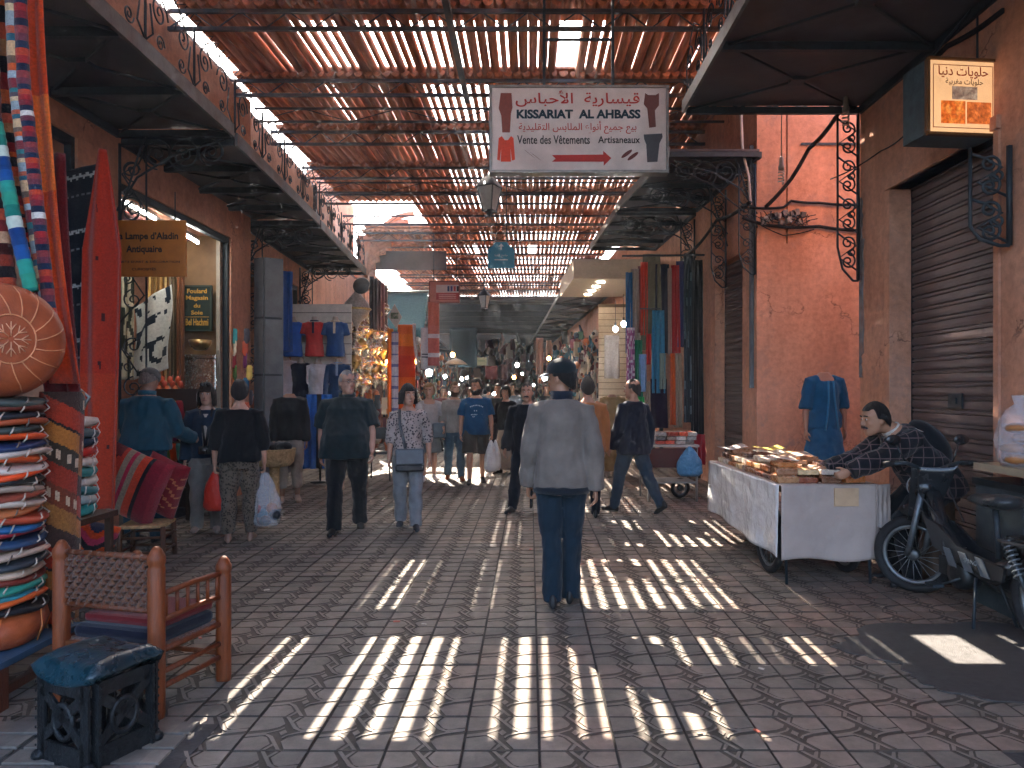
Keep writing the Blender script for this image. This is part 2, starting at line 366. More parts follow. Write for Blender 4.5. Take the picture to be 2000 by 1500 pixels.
def tile_into(mb, x, y, dz=0, flip=False):
    mb.prism([(x + .004, y + .004), (x + TS - .004, y + .004), (x + TS - .004, y + TS - .004), (x + .004, y + TS - .004)], .0085, tr(0, 0, -.012 + dz), col=(.36, .35, .33), side=(.4, .38, .36))
    for i, p in enumerate(tile_polys()):
        q = [((u if not flip else 1 - u) * TS + x, v * TS + y) for u, v in p]
        if flip: q = q[::-1]
        mb.prism(inset(q, .0010), .012 + (.0012 * ((i * 7) % 3) - .0012), tr(0, 0, -.012 + dz), col=(1, 1, 1), side=(.42, .40, .38), ins=.0015)
tb = MB(); tile_into(tb, 0, 0); tile_me = tb.mesh('tile'); tile_me.materials.append(tile_m)
cells = []
for j in range(-3, 150):
    y = TY0 + j * TS
    for i in range(-17, 13):
        x = TX0 + i * TS
        if y < 7.7 and x > 3.45 or x < XL(y) - .1 - TS or x > XR(y) + (4 if 7.5 < y < 9.9 else .3): continue
        if y > 34: continue
        k = y / F; a, c_ = CX + x / k, CX + (x + TS) / k
        if c_ < -40 or a > 2040: continue
        cells.append((y, x))
cells.sort()
near = [c for c in cells if EYE * F / max(c[0] + TS, .1) + CY < 1540][:298]
ns = set(near); far_mb = MB()
for y, x in cells:
    if (y, x) in ns:
        o = bpy.data.objects.new('tile', tile_me); COL.objects.link(o); o.parent = pave
        o.location = (x, y, rnd.uniform(-.0025, .002)); o.rotation_euler = (rnd.uniform(-.006, .006), rnd.uniform(-.006, .006), 0)
    else: tile_into(far_mb, x, y, rnd.uniform(-.0015, .0015))
tag(far_mb.build('tile_field', tile_m, pave), kind='stuff')
# flat dark patch by the motorcycle, painting shade and wet stain onto the paving
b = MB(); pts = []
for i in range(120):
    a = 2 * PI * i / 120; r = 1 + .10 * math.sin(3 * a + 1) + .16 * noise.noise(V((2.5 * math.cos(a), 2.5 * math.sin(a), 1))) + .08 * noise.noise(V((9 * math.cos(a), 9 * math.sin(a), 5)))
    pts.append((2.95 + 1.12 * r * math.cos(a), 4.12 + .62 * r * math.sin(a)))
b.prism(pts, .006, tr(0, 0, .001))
struct('shade_stain_patch', b, mat('shade_stain', (.052, .050, .048), .55, var=.4, scale=20, bump=.5, bscale=150, space='World'))
# plain border slabs beside the stools
kb = struct('drain_border', MB().box((-1.95, 2.85, -.004), (1.1, .9, .012)), grout)
kb.rotation_euler = (0, 0, .0)
sb = MB((1, 1, 1)).box((0, 0, 0), (.30, .108, .016)); sm_ = sb.mesh('slab'); sm_.materials.append(tile_m)
for i in range(3):
    for j in range(7):
        o = bpy.data.objects.new('slab', sm_); COL.objects.link(o); o.parent = kb
        o.location = (-2.3 + i * .33, 2.47 + j * .13, .0045 + rnd.uniform(-.001, .001)); o.rotation_euler = (0, 0, rnd.uniform(-.01, .01))

# ================================================================== SLATTED ROOF
RZ = 6.0; PIT = .132
YT = [-1.4, .6, 2.6, 4.6, 6.55, 8.5, 10.4, 12.45, 14.45, 16.4, 18.4, 20.4] + [22.4 + 2 * i for i in range(15)]
roof = thing('street_roof', None, None); roof['kind'] = 'structure'
def slat_prof(mb, x, y0, y1, z0, z1, w):
    h = w / 2; pr = [(-h, .028), (h, .028), (h * .98, .0), (h * .75, -.026), (h * .38, -.042), (0, -.047), (-h * .38, -.042), (-h * .75, -.026), (-h * .98, 0)]
    n = len(pr); vs_ = [V((x + a, y0, z0 + c)) for a, c in pr] + [V((x + a, y1, z1 + c)) for a, c in pr]
    fs = [tuple(range(n)), tuple(range(2 * n - 1, n - 1, -1))] + [((i + 1) % n, i, n + i, n + (i + 1) % n) for i in range(n)]
    mb.add(vs_, fs, sm=False); mb.sm[-n:] = [True] * n
sp = MB(); slat_prof(sp, 0, 0, 1, 0, 0, 1); slat_me = sp.mesh('slat'); slat_me.materials.append(slat_m)
GAPS = {8.5: [-3.34, -2.82, -2.70, -2.58, -2.45, -2.09, -1.95, -1.72, -1.43, -1.32, -1.19, -.83, -.41, 1.0],
        6.55: [-3.3, -1.15, -.7, -.5, -.3],
        10.4: [-1.45, -1.32, -1.19, -1.06, -.93, -.80, -.67, -.54, .3, .56, .69, -2.9],
        12.45: [-.94, -.81, -.55, -.42, -.29, -.16, .1, .36, .5, .62, .75, .9, 1.03]}
roof_rest = MB(); nrm = 0
for bi, y0 in enumerate(YT[:-1]):
    if y0 > 33: break
    y1 = YT[bi + 1]; far = y0 > 21; xa = -4.09 + bx(y0); xb = 3.4 if y0 < 9.5 else XR(y0) + .1
    n = int((xb - xa) / PIT)
    for i in range(n):
        x = xa + (i + .5) * PIT
        if y0 == 18.4 and x < -2.75: continue            # the open bay
        if y0 == 8.5 and .40 < x < .64 and i % 2 == 0: continue     # missing slat
        if y0 == 8.5 and .40 < x < .60: continue
        g = rnd.choice((0, .003, .006, .010, .015)) if x > -3.2 or y0 > 12 else rnd.choice((0, .003, .008))
        if y0 in GAPS:
            if any(abs(x - q) < PIT / 2 for q in GAPS[y0]): g = rnd.uniform(.042, .062)
        elif y0 > 13:
            p = noise.noise(V((x * .55, y0 * .31, 3.1)))
            if rnd.random() < (.34 + p * .9 + (.10 if y0 > 16 else 0) + (.14 if y0 > 21 else 0) - (.3 if y0 > 29 else 0) - (.42 if x < -1.9 and y0 < 21 else 0) - (.2 if x < -1.9 else 0)): g = rnd.uniform(.02, .05)
            if 21.5 < y0 < 23 and (abs(x - .08) < .09 or abs(x + 1.7) < .08): continue
        elif y0 < 8:
            p = noise.noise(V((x * .7, y0 * .5, 8.3)))
            if rnd.random() < .40 + p * .7: g = rnd.uniform(.03, .055)
        w = PIT - g; sag = rnd.uniform(-.008, .008); z0 = RZ + .0 + sag; z1 = RZ + .052 + sag
        ln = (y1 - y0) + .16 + rnd.uniform(-.05, .04)
        if y0 == 16.4 and x < -2.75: ln = 1.05
        if 8 < y0 < 17 and nrm < 299:
            nrm += 1; o = bpy.data.objects.new('slat', slat_me); COL.objects.link(o); o.parent = roof
            o.location = (x, y0 - .06, z0); o.scale = (w, ln, 1); o.rotation_euler = (math.atan2(z1 - z0, ln), 0, rnd.uniform(-.002, .002))
        else: slat_prof(roof_rest, x, y0 - .06, y0 - .06 + ln, z0, z1, w)
tag(roof_rest.build('slat_field', slat_m, roof), kind='stuff')
for y0 in YT:                                                       # added boards over the slats at every truss, cutting the sun stripes short
    if y0 > 33: break
    xa = -4.0 + bx(y0); xb = 3.4 if y0 < 9.5 else XR(y0); x_ = xa if y0 != 18.4 else -2.7
    b = MB(); b.box(((x_ + xb) / 2, y0 + .27, RZ + .10), (xb - x_, .56, .03)); b.build('sun_stop_board', slat_m, roof)
# trusses
tcol = mat('truss_steel', (.035, .04, .044), .5, metal=.3, var=.35, scale=10, bump=.2, col2=(.09, .05, .035))
tn = 0
for y in YT:
    if y < 6: continue
    if y > 36: break
    xa, xb = XL(y) + .02, (3.4 if y < 9.5 else XR(y)) ; lab = 'iron lattice truss crossing under the slatted roof, %s counted from the camera' % ordn(tn); tn += 1
    for kind in (0, 1):
        if y < 8 and not kind: continue
        yy = y + (1.02 if kind else 0)
        if kind and y not in (6.55, 10.4, 14.45, 18.4): continue
        t = thing('roof_truss', lab if not kind else 'thin intermediate truss just behind the %s main roof truss' % ordn(tn - 1) if y > 8 else 'thin truss above the picture edge carrying the big white sign', 'truss', (0, yy, 0), 0, 'roof trusses')
        zt = RZ - .085; zb = RZ - .29; r = .022 if not kind else .016
        MB().box(((xa + xb) / 2, 0, zt), (xb - xa, 2 * r, 2 * r)).build('top_chord', tcol, t)
        MB().box(((xa + xb) / 2, 0, zb), (xb - xa, 2 * r, 2 * r)).build('bottom_chord', tcol, t)
        b = MB(); st = .28 if not kind else .75; x = xa; up = True
        while x < xb - st:
            b.bar((x, 0, zb if up else zt), (x + st, 0, zt if up else zb), .014, .014)
            if kind and not up: b.bar((x + st, 0, zb), (x + st, 0, zt), .012, .012)
            x += st; up = not up
        b.build('lattice', tcol, t)
b = MB(); b.box((-.9, 5.9, RZ - .33), (.07, 9.2, .075)); tag(b.build('purlin_pipe', tcol), 'grey pipe running lengthwise under the near roof trusses', 'pipe')
# wire mesh along the bright slot between the wall and the roof
b = MB()
for i in range(58):
    y = 6 + i * .19; b.bar((XL(y) + .03, y, RZ - .12), (XL(y + .19) + .27, y + .19, RZ - .02), .008); b.bar((XL(y) + .27, y, RZ - .02), (XL(y + .19) + .03, y + .19, RZ - .12), .008)
tag(b.build('wire_mesh', tcol), 'rusty wire mesh along the bright slot above the upper wall', 'wire mesh')

# ================================================================== BUILDINGS
def frame_mtx(side, Y0):
    """local x runs up the street along the facade, y into the building"""
    sl_ = -.05 if Y0 >= 7.9 else 0.0
    X0 = (XL(Y0) if side < 0 else (XR(Y0) if Y0 > 9 else 3.5))
    return M(((sl_, side, 0, X0), (1, 0, 0, Y0), (0, 0, 1, 0), (0, 0, 0, 1)))
def building(label, side, Y0, Y1, p0, p1, zo, ztop, depth=3.2, wall_m=None, open_=True, group='shop buildings lining the street', back=None, step=.10):
    L = Y1 - Y0; mt = frame_mtx(side, Y0); wm = wall_m or plaster; t = thing('shop_building', label, 'building', (mt.translation.x, Y0, 0), 0, group)
    mm = tr(-mt.translation) @ mt
    def part(name, m, *boxes):
        b = MB(); b.m = mm
        for (x0, x1, y0, y1, z0, z1) in boxes: b.box(((x0 + x1) / 2, (y0 + y1) / 2, (z0 + z1) / 2), (x1 - x0, y1 - y0, z1 - z0))
        return b.build(name, m, t)
    if p0: part('pillar', wm, (0, p0, 0, .42, 0, zo))
    if p1: part('pillar', wm, (L - p1, L, 0, .42, 0, zo))
    part('upper_wall', wm, (0, L, 0, .40, zo + .001, ztop))
    part('side_wall', wm, (0, .16, .421, depth, 0, ztop - .01)); part('side_wall', wm, (L - .16, L, .421, depth, 0, ztop - .01))
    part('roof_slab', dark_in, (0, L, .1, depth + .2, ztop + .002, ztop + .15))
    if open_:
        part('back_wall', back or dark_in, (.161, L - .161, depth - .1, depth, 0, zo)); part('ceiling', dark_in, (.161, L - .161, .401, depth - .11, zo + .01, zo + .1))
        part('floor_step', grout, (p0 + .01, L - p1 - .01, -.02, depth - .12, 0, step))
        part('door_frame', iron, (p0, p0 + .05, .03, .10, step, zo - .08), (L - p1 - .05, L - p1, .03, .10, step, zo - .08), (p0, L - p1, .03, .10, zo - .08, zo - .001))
    return t, mm
YB0, YB1, YC1, YD1 = yl(226), yl(470), yl(590), 21.6
building('terracotta shop behind the hanging textiles and stacked poufs', -1, 1.2, YB0, .3, .62, 3.86, 5.86)
building('terracotta scarf shop with a lit interior behind the two signs', -1, YB0, YB1, .06, .72, 3.66, 5.86)
building('terracotta clothes shop behind the grey folding doors', -1, YB1 + .01, YC1, .06, .25, 3.55, 5.86)
building('lamp shop packed with silver lanterns past the clothes shop', -1, YC1 + .01, 17.6, .12, .3, 3.3, 5.86)
building('textile shop under the open roof bay beside the teal awning', -1, 17.62, YD1, .2, .3, 3.2, 4.6)
# near right: closed shop with the big shutter
t, mm = building('terracotta corner building with the big brown roller shutter', 1, -.5, 7.76, 0, 0, 3.46, 5.9, open_=False)
def rpart(t, mm, name, m, *bs):
    b = MB(); b.m = mm
    for (x0, x1, y0, y1, z0, z1) in bs: b.box(((x0 + x1) / 2, (y0 + y1) / 2, (z0 + z1) / 2), (x1 - x0, y1 - y0, z1 - z0))
    return b.build(name, m, t)
rpart(t, mm, 'pillar', plaster, (7.66, 8.26, 0, .42, 0, 3.46)); rpart(t, mm, 'pillar', plaster, (5.30, 5.94, 0, .42, 0, 3.46)); rpart(t, mm, 'pillar', plaster, (0, 5.29, 0, .42, 0, 3.46))
rpart(t, mm, 'door_surround', plaster, (7.56, 7.66, -.035, .3, 0, 3.45), (5.94, 6.0, -.02, .3, 0, 3.45), (5.94, 7.66, -.035, .3, 3.461, 3.56))
repair = mat('grey_repair', (.17, .165, .165), .9, var=.35, scale=9, bump=.7, bscale=40, col2=(.24, .15, .12))
b = MB(); b.m = mm
for (z0, z1, xw, yo) in ((1.9, 3.1, .16, -.012), (3.1, 3.55, .10, -.009), (1.65, 1.9, .10, -.007)):
    n = 9; pl = [(8.26 - xw * (.55 + .45 * noise.noise(V((i * .7, z0, 2)))), lerp(z0, z1, i / n)) for i in range(n + 1)]
    pl = [(8.262, z0)] + pl + [(8.262, z1)]
    b.prism(pl, .012, M(((1, 0, 0, 0), (0, 0, -1, 0), (0, 1, 0, 0), (0, 0, 0, 1))))
b.build('plaster_repair', repair, t)
def shutter(label, side, Y0, Y1, z1, slot, pit=.118, cat='shutter'):
    mt = frame_mtx(side, -.5 if Y0 < 8 else Y0); x0 = Y0 + .5 if Y0 < 8 else 0; L = Y1 - Y0
    s = thing('roller_shutter', label, cat, (mt.translation.x, mt.translation.y, 0), 0, 'roller shutters'); mm = tr(-mt.translation) @ mt
    pr = [(0, 0), (.013, .004), (.015, pit * .30), (.013, pit * .60), (-.004, pit * .64), (-.004, pit * .70), (.013, pit * .73), (.013, pit * .88), (-.004, pit * .92), (-.004, pit - .001)]
    sb = MB(); sb.m = mm.to_3x3().to_4x4(); vs_ = []
    for q in (0, L):
        vs_ += [V((q, slot - a, c)) for a, c in pr] + [V((q, slot + .012, pit - .003)), V((q, slot + .012, 0))]
    n = len(pr) + 2
    sb.add(vs_, [tuple(range(n)), tuple(range(2 * n - 1, n - 1, -1))] + [((i + 1) % n, i, n + i, n + (i + 1) % n) for i in range(n)])
    me = sb.mesh('slat'); me.materials.append(shutter_m); k = int(z1 / pit)
    for i in range(k):
        o = bpy.data.objects.new('slat', me); COL.objects.link(o); o.parent = s; o.location = mm.to_3x3() @ V((x0, 0, .05 + i * pit)) + V((0, 0, 0))
        o.rotation_euler = (rnd.uniform(-.0012, .0012), rnd.uniform(-.004, .004), 0)
    b = MB(); b.m = mm
    b.box((x0 + L / 2, slot + .0, .03), (L, .05, .05)); b.build('bottom_rail', shutter_m, s)
    b = MB(); b.m = mm; b.box((x0 + .0, slot + .02, z1 / 2), (.05, .07, z1)); b.box((x0 + L, slot + .02, z1 / 2), (.05, .07, z1)); b.build('guide_rail', iron, s)
    b = MB(); b.m = mm; b.box((x0 + L / 2, slot + .06, z1 / 2), (L + .1, .03, z1 + .1)); b.build('backing', iron, s)
    return s, mm, x0
s, mm, x0 = shutter('big brown roller shutter closed behind the cart vendor', 1, 5.50, 7.06, 3.44, .19)
b = MB(); b.m = mm; b.box((x0 + .80, .19 - .028, 1.42), (.2, .016, .13)); b.box((x0 + .80, .19 - .04, 1.42), (.07, .02, .05)); b.build('lock_plate', iron, s)
# far right corner building
YA = 10.0
t, mm = building('terracotta building across the alley with a narrow shutter', 1, YA, yr(1372), 0, 0, 3.52, 6.6, open_=False, depth=6)
L = yr(1372) - YA
rpart(t, mm, 'pillar', plaster, (.0, yr(1450) - YA, 0, .42, 0, 3.52)); rpart(t, mm, 'pillar', plaster, (yr(1400) - YA, L, -.03, .42, 0, 3.52))
rpart(t, mm, 'corner_pipe', grey_paint, (.10, .15, -.055, -.005, 1.55, 4.9))
shutter('narrow brown roller shutter across the alley', 1, yr(1450), yr(1400), 3.5, .14, .105)
wall = building('scarf shop with the dark doorway behind the hanging scarves', 1, yr(1372) + .01, 16.2, .05, .2, 3.7, 6.3)
cream = mat('cream_slatwall', (.55, .44, .31), .6, var=.12, scale=8, bump=.1)
building('brightly lit garment shop with cream slatted walls', 1, 16.22, 19.6, .1, .2, 3.5, 6.2, depth=2.2, back=cream)
# building wall closing the alley on the right
b = MB(); b.box((9.3, 9, 3), (.3, 6, 6)); t = b.build('alley_wall', plaster); tag(t, 'terracotta wall closing the side alley behind the blue dress', 'wall')
# far shops, both sides
for i in range(6):
    y0 = 21.7 + i * 4.6; y1 = y0 + 4.55
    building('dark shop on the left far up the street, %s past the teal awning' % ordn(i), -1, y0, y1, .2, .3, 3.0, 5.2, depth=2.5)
for i in range(7):
    y0 = 19.7 + i * 4.3; y1 = y0 + 4.25
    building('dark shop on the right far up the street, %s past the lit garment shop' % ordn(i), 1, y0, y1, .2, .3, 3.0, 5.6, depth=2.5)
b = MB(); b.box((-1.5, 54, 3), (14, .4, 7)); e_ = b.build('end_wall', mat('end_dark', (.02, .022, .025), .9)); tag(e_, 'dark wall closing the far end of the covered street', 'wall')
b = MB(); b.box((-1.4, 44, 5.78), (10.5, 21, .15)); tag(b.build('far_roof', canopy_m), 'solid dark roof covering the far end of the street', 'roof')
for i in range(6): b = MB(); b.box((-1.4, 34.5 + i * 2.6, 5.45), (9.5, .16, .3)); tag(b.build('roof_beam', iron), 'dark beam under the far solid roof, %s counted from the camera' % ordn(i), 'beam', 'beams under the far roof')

# ================================================================== WROUGHT IRON AND CANOPIES
def spiral(mb, c, u, v, r, a0, turns, r2=.012, t=.008, n=None):
    n = n or int(14 * abs(turns)) + 4; pts = []
    for i in range(n + 1):
        q = i / n; a = a0 + 2 * PI * turns * q; rr = lerp(r, r2 + .001, q ** .8)
        pts.append(V(c) + V(u) * rr * math.cos(a) + V(v) * rr * math.sin(a))
    mb.tube(pts, t, 5); return pts[0]
def scroll_column(mb, p, u, h, w, n=3, t=.011):
    """tall bracket panel hanging from p: two uprights and S-scrolls between them"""
    p, u, d = V(p), V(u), V((0, 0, -1)); mb.tube([p, p + d * h], t * 1.5, 6); o = p + u * w
    crv = [o, o + d * h * .8, o + d * h * .93 - u * w * .25, o + d * h - u * w * .75, p + d * h]
    mb.tube(crv, t, 6); seg = h * .92 / n
    for i in range(n):
        z = .04 + i * seg; c1 = p + u * w * .5 + d * (z + seg * .26); c2 = p + u * w * .5 + d * (z + seg * .74); r = min(w * .42, seg * .25)
        a = spiral(mb, c1, u, d, r, PI * .5, 1.6, t=t * .8); b_ = spiral(mb, c2, u, d, r, -PI * .5, -1.6, t=t * .8)
        mb.tube([p + u * w + d * (z), c1 + u * r * .5 - d * r * .6, c1 - u * r + d * r * .3, c2 + u * r - d * r * .4, p + d * (z + seg)], t * .8, 5)
        spiral(mb, p + u * w * .3 + d * (z + seg * .5), u, d, w * .2, 0, 1.3, t=t * .7)
def arm(mb, wall, edge, drop, t=.012):
    """curved strut from the wall up to the canopy edge, with ring scrolls under the beam"""
    a, e = V(wall), V(edge); u = (e - a); L = u.length; u.normalize(); d = V((0, 0, -1))
    mb.tube([a + d * drop, a + d * drop * .55 + u * L * .18, a + d * drop * .25 + u * L * .5, a + d * .03 + u * L * .95], t, 6)
    mb.tube([a + d * drop * 1.25, a + d * drop * .7 + u * L * .10, a + d * drop * .2 + u * L * .2, a + u * L * .25], t, 6)
    for q, r in ((.36, .15), (.60, .17), (.84, .13)):
        r = min(r, L * .14); spiral(mb, a + u * L * q + d * (r + .03), u, d, r, -PI / 2, 1.9, t=t * .75); spiral(mb, a + u * L * q + d * (r + .03), u, d, r, PI / 2, .8, r2=r * .9, t=t * .75)
    spiral(mb, a + u * L * .14 + d * (drop * .95), u, d, .12, PI, 1.7, t=t * .75); spiral(mb, a + u * L * .12 + d * (drop * .45), u, d, .10, 0, -1.6, t=t * .75)
def canopy(label, side, Y0, Y1, xw0, xw1, xe0, xe1, Z, beams=4, rail=True, brackets=(0,), col_h=1.6, colw=.24, colu=None):
    c = thing('canopy', label, 'canopy', (0, 0, 0), 0, 'metal canopies over the shop fronts'); L = Y1 - Y0
    P = lambda a, q, z=0: V((lerp(lerp(xw0, xw1, q), lerp(xe0, xe1, q), a), Y0 + L * q, Z + z))
    b = MB(); vs_ = [P(0, 0, .05), P(1, 0, .05), P(1, 1, .05), P(0, 1, .05), P(0, 0, .075), P(1, 0, .075), P(1, 1, .075), P(0, 1, .075)]
    b.add(vs_, [(0, 1, 2, 3), (7, 6, 5, 4), (0, 4, 5, 1), (1, 5, 6, 2), (2, 6, 7, 3), (3, 7, 4, 0)]); b.build('sheet', canopy_m, c)
    b = MB(); b.bar(P(1, 0, .035), P(1, 1, .035), .03, .13); b.build('fascia', fascia_m, c)
    b = MB(); b.bar(P(.0, 0, .0), P(.0, 1, .0), .06, .08); b.build('wall_beam', iron, c)
    for i in range(beams + 1):
        q = i / beams; MB().bar(P(.01, q, 0), P(.985, q, 0), .05, .07).build('cross_beam', iron, c)
        if i < beams:
            q2 = (i + 1) / beams; MB().bar(P(.03, q, .01), P(.97, q2, .01), .022).build('brace', iron, c); MB().bar(P(.97, q, .013), P(.03, q2, .013), .022).build('brace', iron, c)
            m_ = (P(.5, q) + P(.5, q2)) / 2; MB().box(m_ + V((0, 0, .012)), (.14, .14, .035)).build('centre_plate', iron, c)
    if rail:
        n = max(2, int(L / .75))
        for i in range(n):
            b = MB(); q0, q1 = i / n, (i + 1) / n; a, e = P(.99, q0, .1), P(.99, q1, .1); u = (e - a).normalized(); w = (e - a).length; up = V((0, 0, 1))
            b.tube([a, a + up * .55], .012, 6)
            for s_ in (1, -1):
                cc = a + u * w * (.5 - .24 * s_) + up * .34; spiral(b, cc, u, up, .15, PI * (.5 - .5 * s_), 1.8 * s_, t=.008)
                b.tube([a + u * w * (.5 - .5 * s_) + up * .02, a + u * w * (.5 - .36 * s_) + up * .12, cc - u * .15 * s_ + up * 0], .008, 5)
                spiral(b, a + u * w * (.5 - .22 * s_) + up * .1, u, up, .075, 0, 1.6 * s_, t=.007)
            b.tube([a + u * w * .25 + up * .5, a + u * w * .5 + up * .62, a + u * w * .75 + up * .5], .008, 5)
            b.build('scroll_railing', iron, c)
    for q in brackets:
        b = MB(); arm(b, P(0, q, -.03), P(.97, q, -.03), .75); b.build('bracket_arm', iron, c)
        b = MB(); u = V(colu) if colu else V((-side, 0, 0)); scroll_column(b, P(0, q, -.1) + u * .03, u, col_h, colw, 3); b.build('scroll_bracket', iron, c)
    return c
canopy('dark metal canopy over the hanging textiles', -1, 2.2, YB0 + .02, -4.2, -4.2, -2.9, -3.02, 4.12, 5, brackets=(1.0,), col_h=2.9, colw=.27)
canopy('dark metal canopy over the scarf shop', -1, YB0 + .1, YB1 + .1, XL(YB0), XL(YB1), -3.02, -3.2, 4.06, 4, brackets=(.99,), col_h=2.6, colw=.27)
canopy('dark metal canopy over the clothes shop', -1, YB1 + .16, 15.6, XL(YB1), XL(15.6), -3.2, -3.5, 4.02, 5, brackets=(.7,), col_h=1.2)
canopy('dark metal canopy over the big brown shutter', 1, 2.0, 7.74, 3.5, 3.5, 1.66, 1.62, 4.47, 4, brackets=(), rail=True)
canopy('dark metal canopy over the narrow shutter', 1, YA - .12, 12.9, XR(YA), XR(12.9), 1.88, 1.52, 4.7, 4, brackets=(.03, .45), col_h=1.5, colw=.22, rail=False)
canopy('dark metal canopy over the hanging scarves', 1, 13.0, 16.2, XR(13), XR(16.2), 1.52, 1.34, 4.66, 4, brackets=(.0,), col_h=1.2, rail=False)
canopy('long dark canopy far up the street on the right', 1, 19.7, 46, XR(19.7), XR(46), 1.05, .02, 4.5, 10, brackets=(), rail=False)
canopy('long dark canopy far up the street on the left', -1, 22, 46, XL(22), XL(46), -3.7, -4.8, 3.9, 8, brackets=(), rail=False)
# free-standing scroll brackets on the near right building and above it
def bracket(label, p, u, h, w, n=3, t=.013):
    b = MB(); scroll_column(b, p, u, h, w, n, t); o = b.build('scroll_bracket', iron); tag(o, label, 'bracket', 'wrought iron wall brackets'); return o
bracket('black scrolled iron bracket at the alley corner beside the grey plaster', (3.46, 7.72, 4.42), (-.98, 0, 0), 1.75, .22, 4)
bracket('black scrolled iron bracket on the near pillar under the yellow sign', (3.47, 5.30, 3.28), (-.97, .2, 0), .72, .26, 2, .015)
b = MB(); P0 = V((3.4, 7.74, 4.5))
for i in range(5): spiral(b, (1.9 + i * .33, 7.76, 4.62), V((1, 0, 0)), V((0, 0, 1)), .13, PI * (i % 2), 1.8 * (1 if i % 2 else -1), t=.01)
b.bar((1.64, 7.76, 4.50), (3.46, 7.76, 4.50), .03); b.bar((1.64, 7.76, 4.78), (3.46, 7.76, 4.78), .02)
tag(b.build('iron_grille', iron), 'scrolled iron panel closing the far end of the near right canopy', 'ironwork')
# drop the vertical posts on the upper left wall
for i, p_ in enumerate((440, 612)):
    y = yl(p_); b = MB(); b.box((XL(y) + .04, y, 5.0), (.06, .09, 1.7)); tag(b.build('wall_post', tcol), ('nearer' if i == 0 else 'farther') + ' rusty post on the upper left wall above the canopy', 'post', 'upper wall posts')
# ================================================================== PEOPLE AND MANNEQUINS: one generator, posed by joints
_mc = {}
def skin(c):
    if ('s', c) not in _mc: _mc[('s', c)] = mat('skin', c, .5, var=.12, scale=9, bump=.08, bscale=90, spec=.35)
    return _mc[('s', c)]
def fab(c, pat=None, c2=(0, 0, 0)):
    k = (c, pat, c2)
    if k in _mc: return _mc[k]
    m = mat('fabric', tuple(v * .72 for v in c), .88, var=.22, scale=7, bump=.35, bscale=220, spec=.12, sheen=.1)
    if pat:
        nt = m.node_tree; N, L = nt.nodes, nt.links; B = N['Principled BSDF']; src = B.inputs['Base Color'].links[0].from_socket
        tc = [n for n in N if n.type == 'TEX_COORD'][0]; mx = N.new('ShaderNodeMix'); mx.data_type = 'RGBA'
        if pat in ('spots', 'leopard'):
            vo = N.new('ShaderNodeTexVoronoi'); vo.inputs['Scale'].default_value = 34 if pat == 'spots' else 42; L.new(tc.outputs['Object'], vo.inputs['Vector'])
            r = N.new('ShaderNodeMapRange'); r.inputs[1].default_value = .36; r.inputs[2].default_value = .42; r.inputs[3].default_value = 1; r.inputs[4].default_value = 0; L.new(vo.outputs['Distance'], r.inputs[0]); f = r.outputs[0]
        else:
            f = None
            for ax in (0, 2, 1):
                sp_ = N.new('ShaderNodeSeparateXYZ'); L.new(tc.outputs['Object'], sp_.inputs[0]); mu = N.new('ShaderNodeMath'); mu.operation = 'MULTIPLY'; mu.inputs[1].default_value = 13; L.new(sp_.outputs[ax], mu.inputs[0])
                fr = N.new('ShaderNodeMath'); fr.operation = 'FRACT'; L.new(mu.outputs[0], fr.inputs[0]); ls = N.new('ShaderNodeMath'); ls.operation = 'LESS_THAN'; ls.inputs[1].default_value = .10; L.new(fr.outputs[0], ls.inputs[0])
                if f is None: f = ls.outputs[0]
                else:
                    q = N.new('ShaderNodeMath'); q.operation = 'MAXIMUM'; L.new(f, q.inputs[0]); L.new(ls.outputs[0], q.inputs[1]); f = q.outputs[0]
        L.new(f, mx.inputs[0]); L.new(src, mx.inputs[6]); mx.inputs[7].default_value = (*c2, 1); L.new(mx.outputs[2], B.inputs['Base Color'])
    _mc[k] = m; return m
def union(mb, name, voxel, smooth=3, fold=0.0, fs=(9, 9, 4), seed=0):
    """closed shapes -> one continuous surface"""
    o = bpy.data.objects.new('u', mb.mesh('u')); COL.objects.link(o)
    r = o.modifiers.new('r', 'REMESH'); r.mode = 'VOXEL'; r.voxel_size = voxel
    if smooth: q = o.modifiers.new('s', 'SMOOTH'); q.factor = .5; q.iterations = smooth
    bpy.context.view_layer.update()
    me = bpy.data.meshes.new_from_object(o.evaluated_get(bpy.context.evaluated_depsgraph_get())); bpy.data.objects.remove(o)
    if fold:
        nv = [v.normal.copy() for v in me.vertices]
        for v, n in zip(me.vertices, nv):
            p = v.co; q = V((p.x * fs[0] + seed, p.y * fs[1], p.z * fs[2] + 2.2 * p.x))
            v.co = p + n * fold * (noise.noise(q) + .5 * noise.noise(q * 2.3))
    me.polygons.foreach_set('use_smooth', [True] * len(me.polygons)); me.materials.clear(); me.name = name; return me

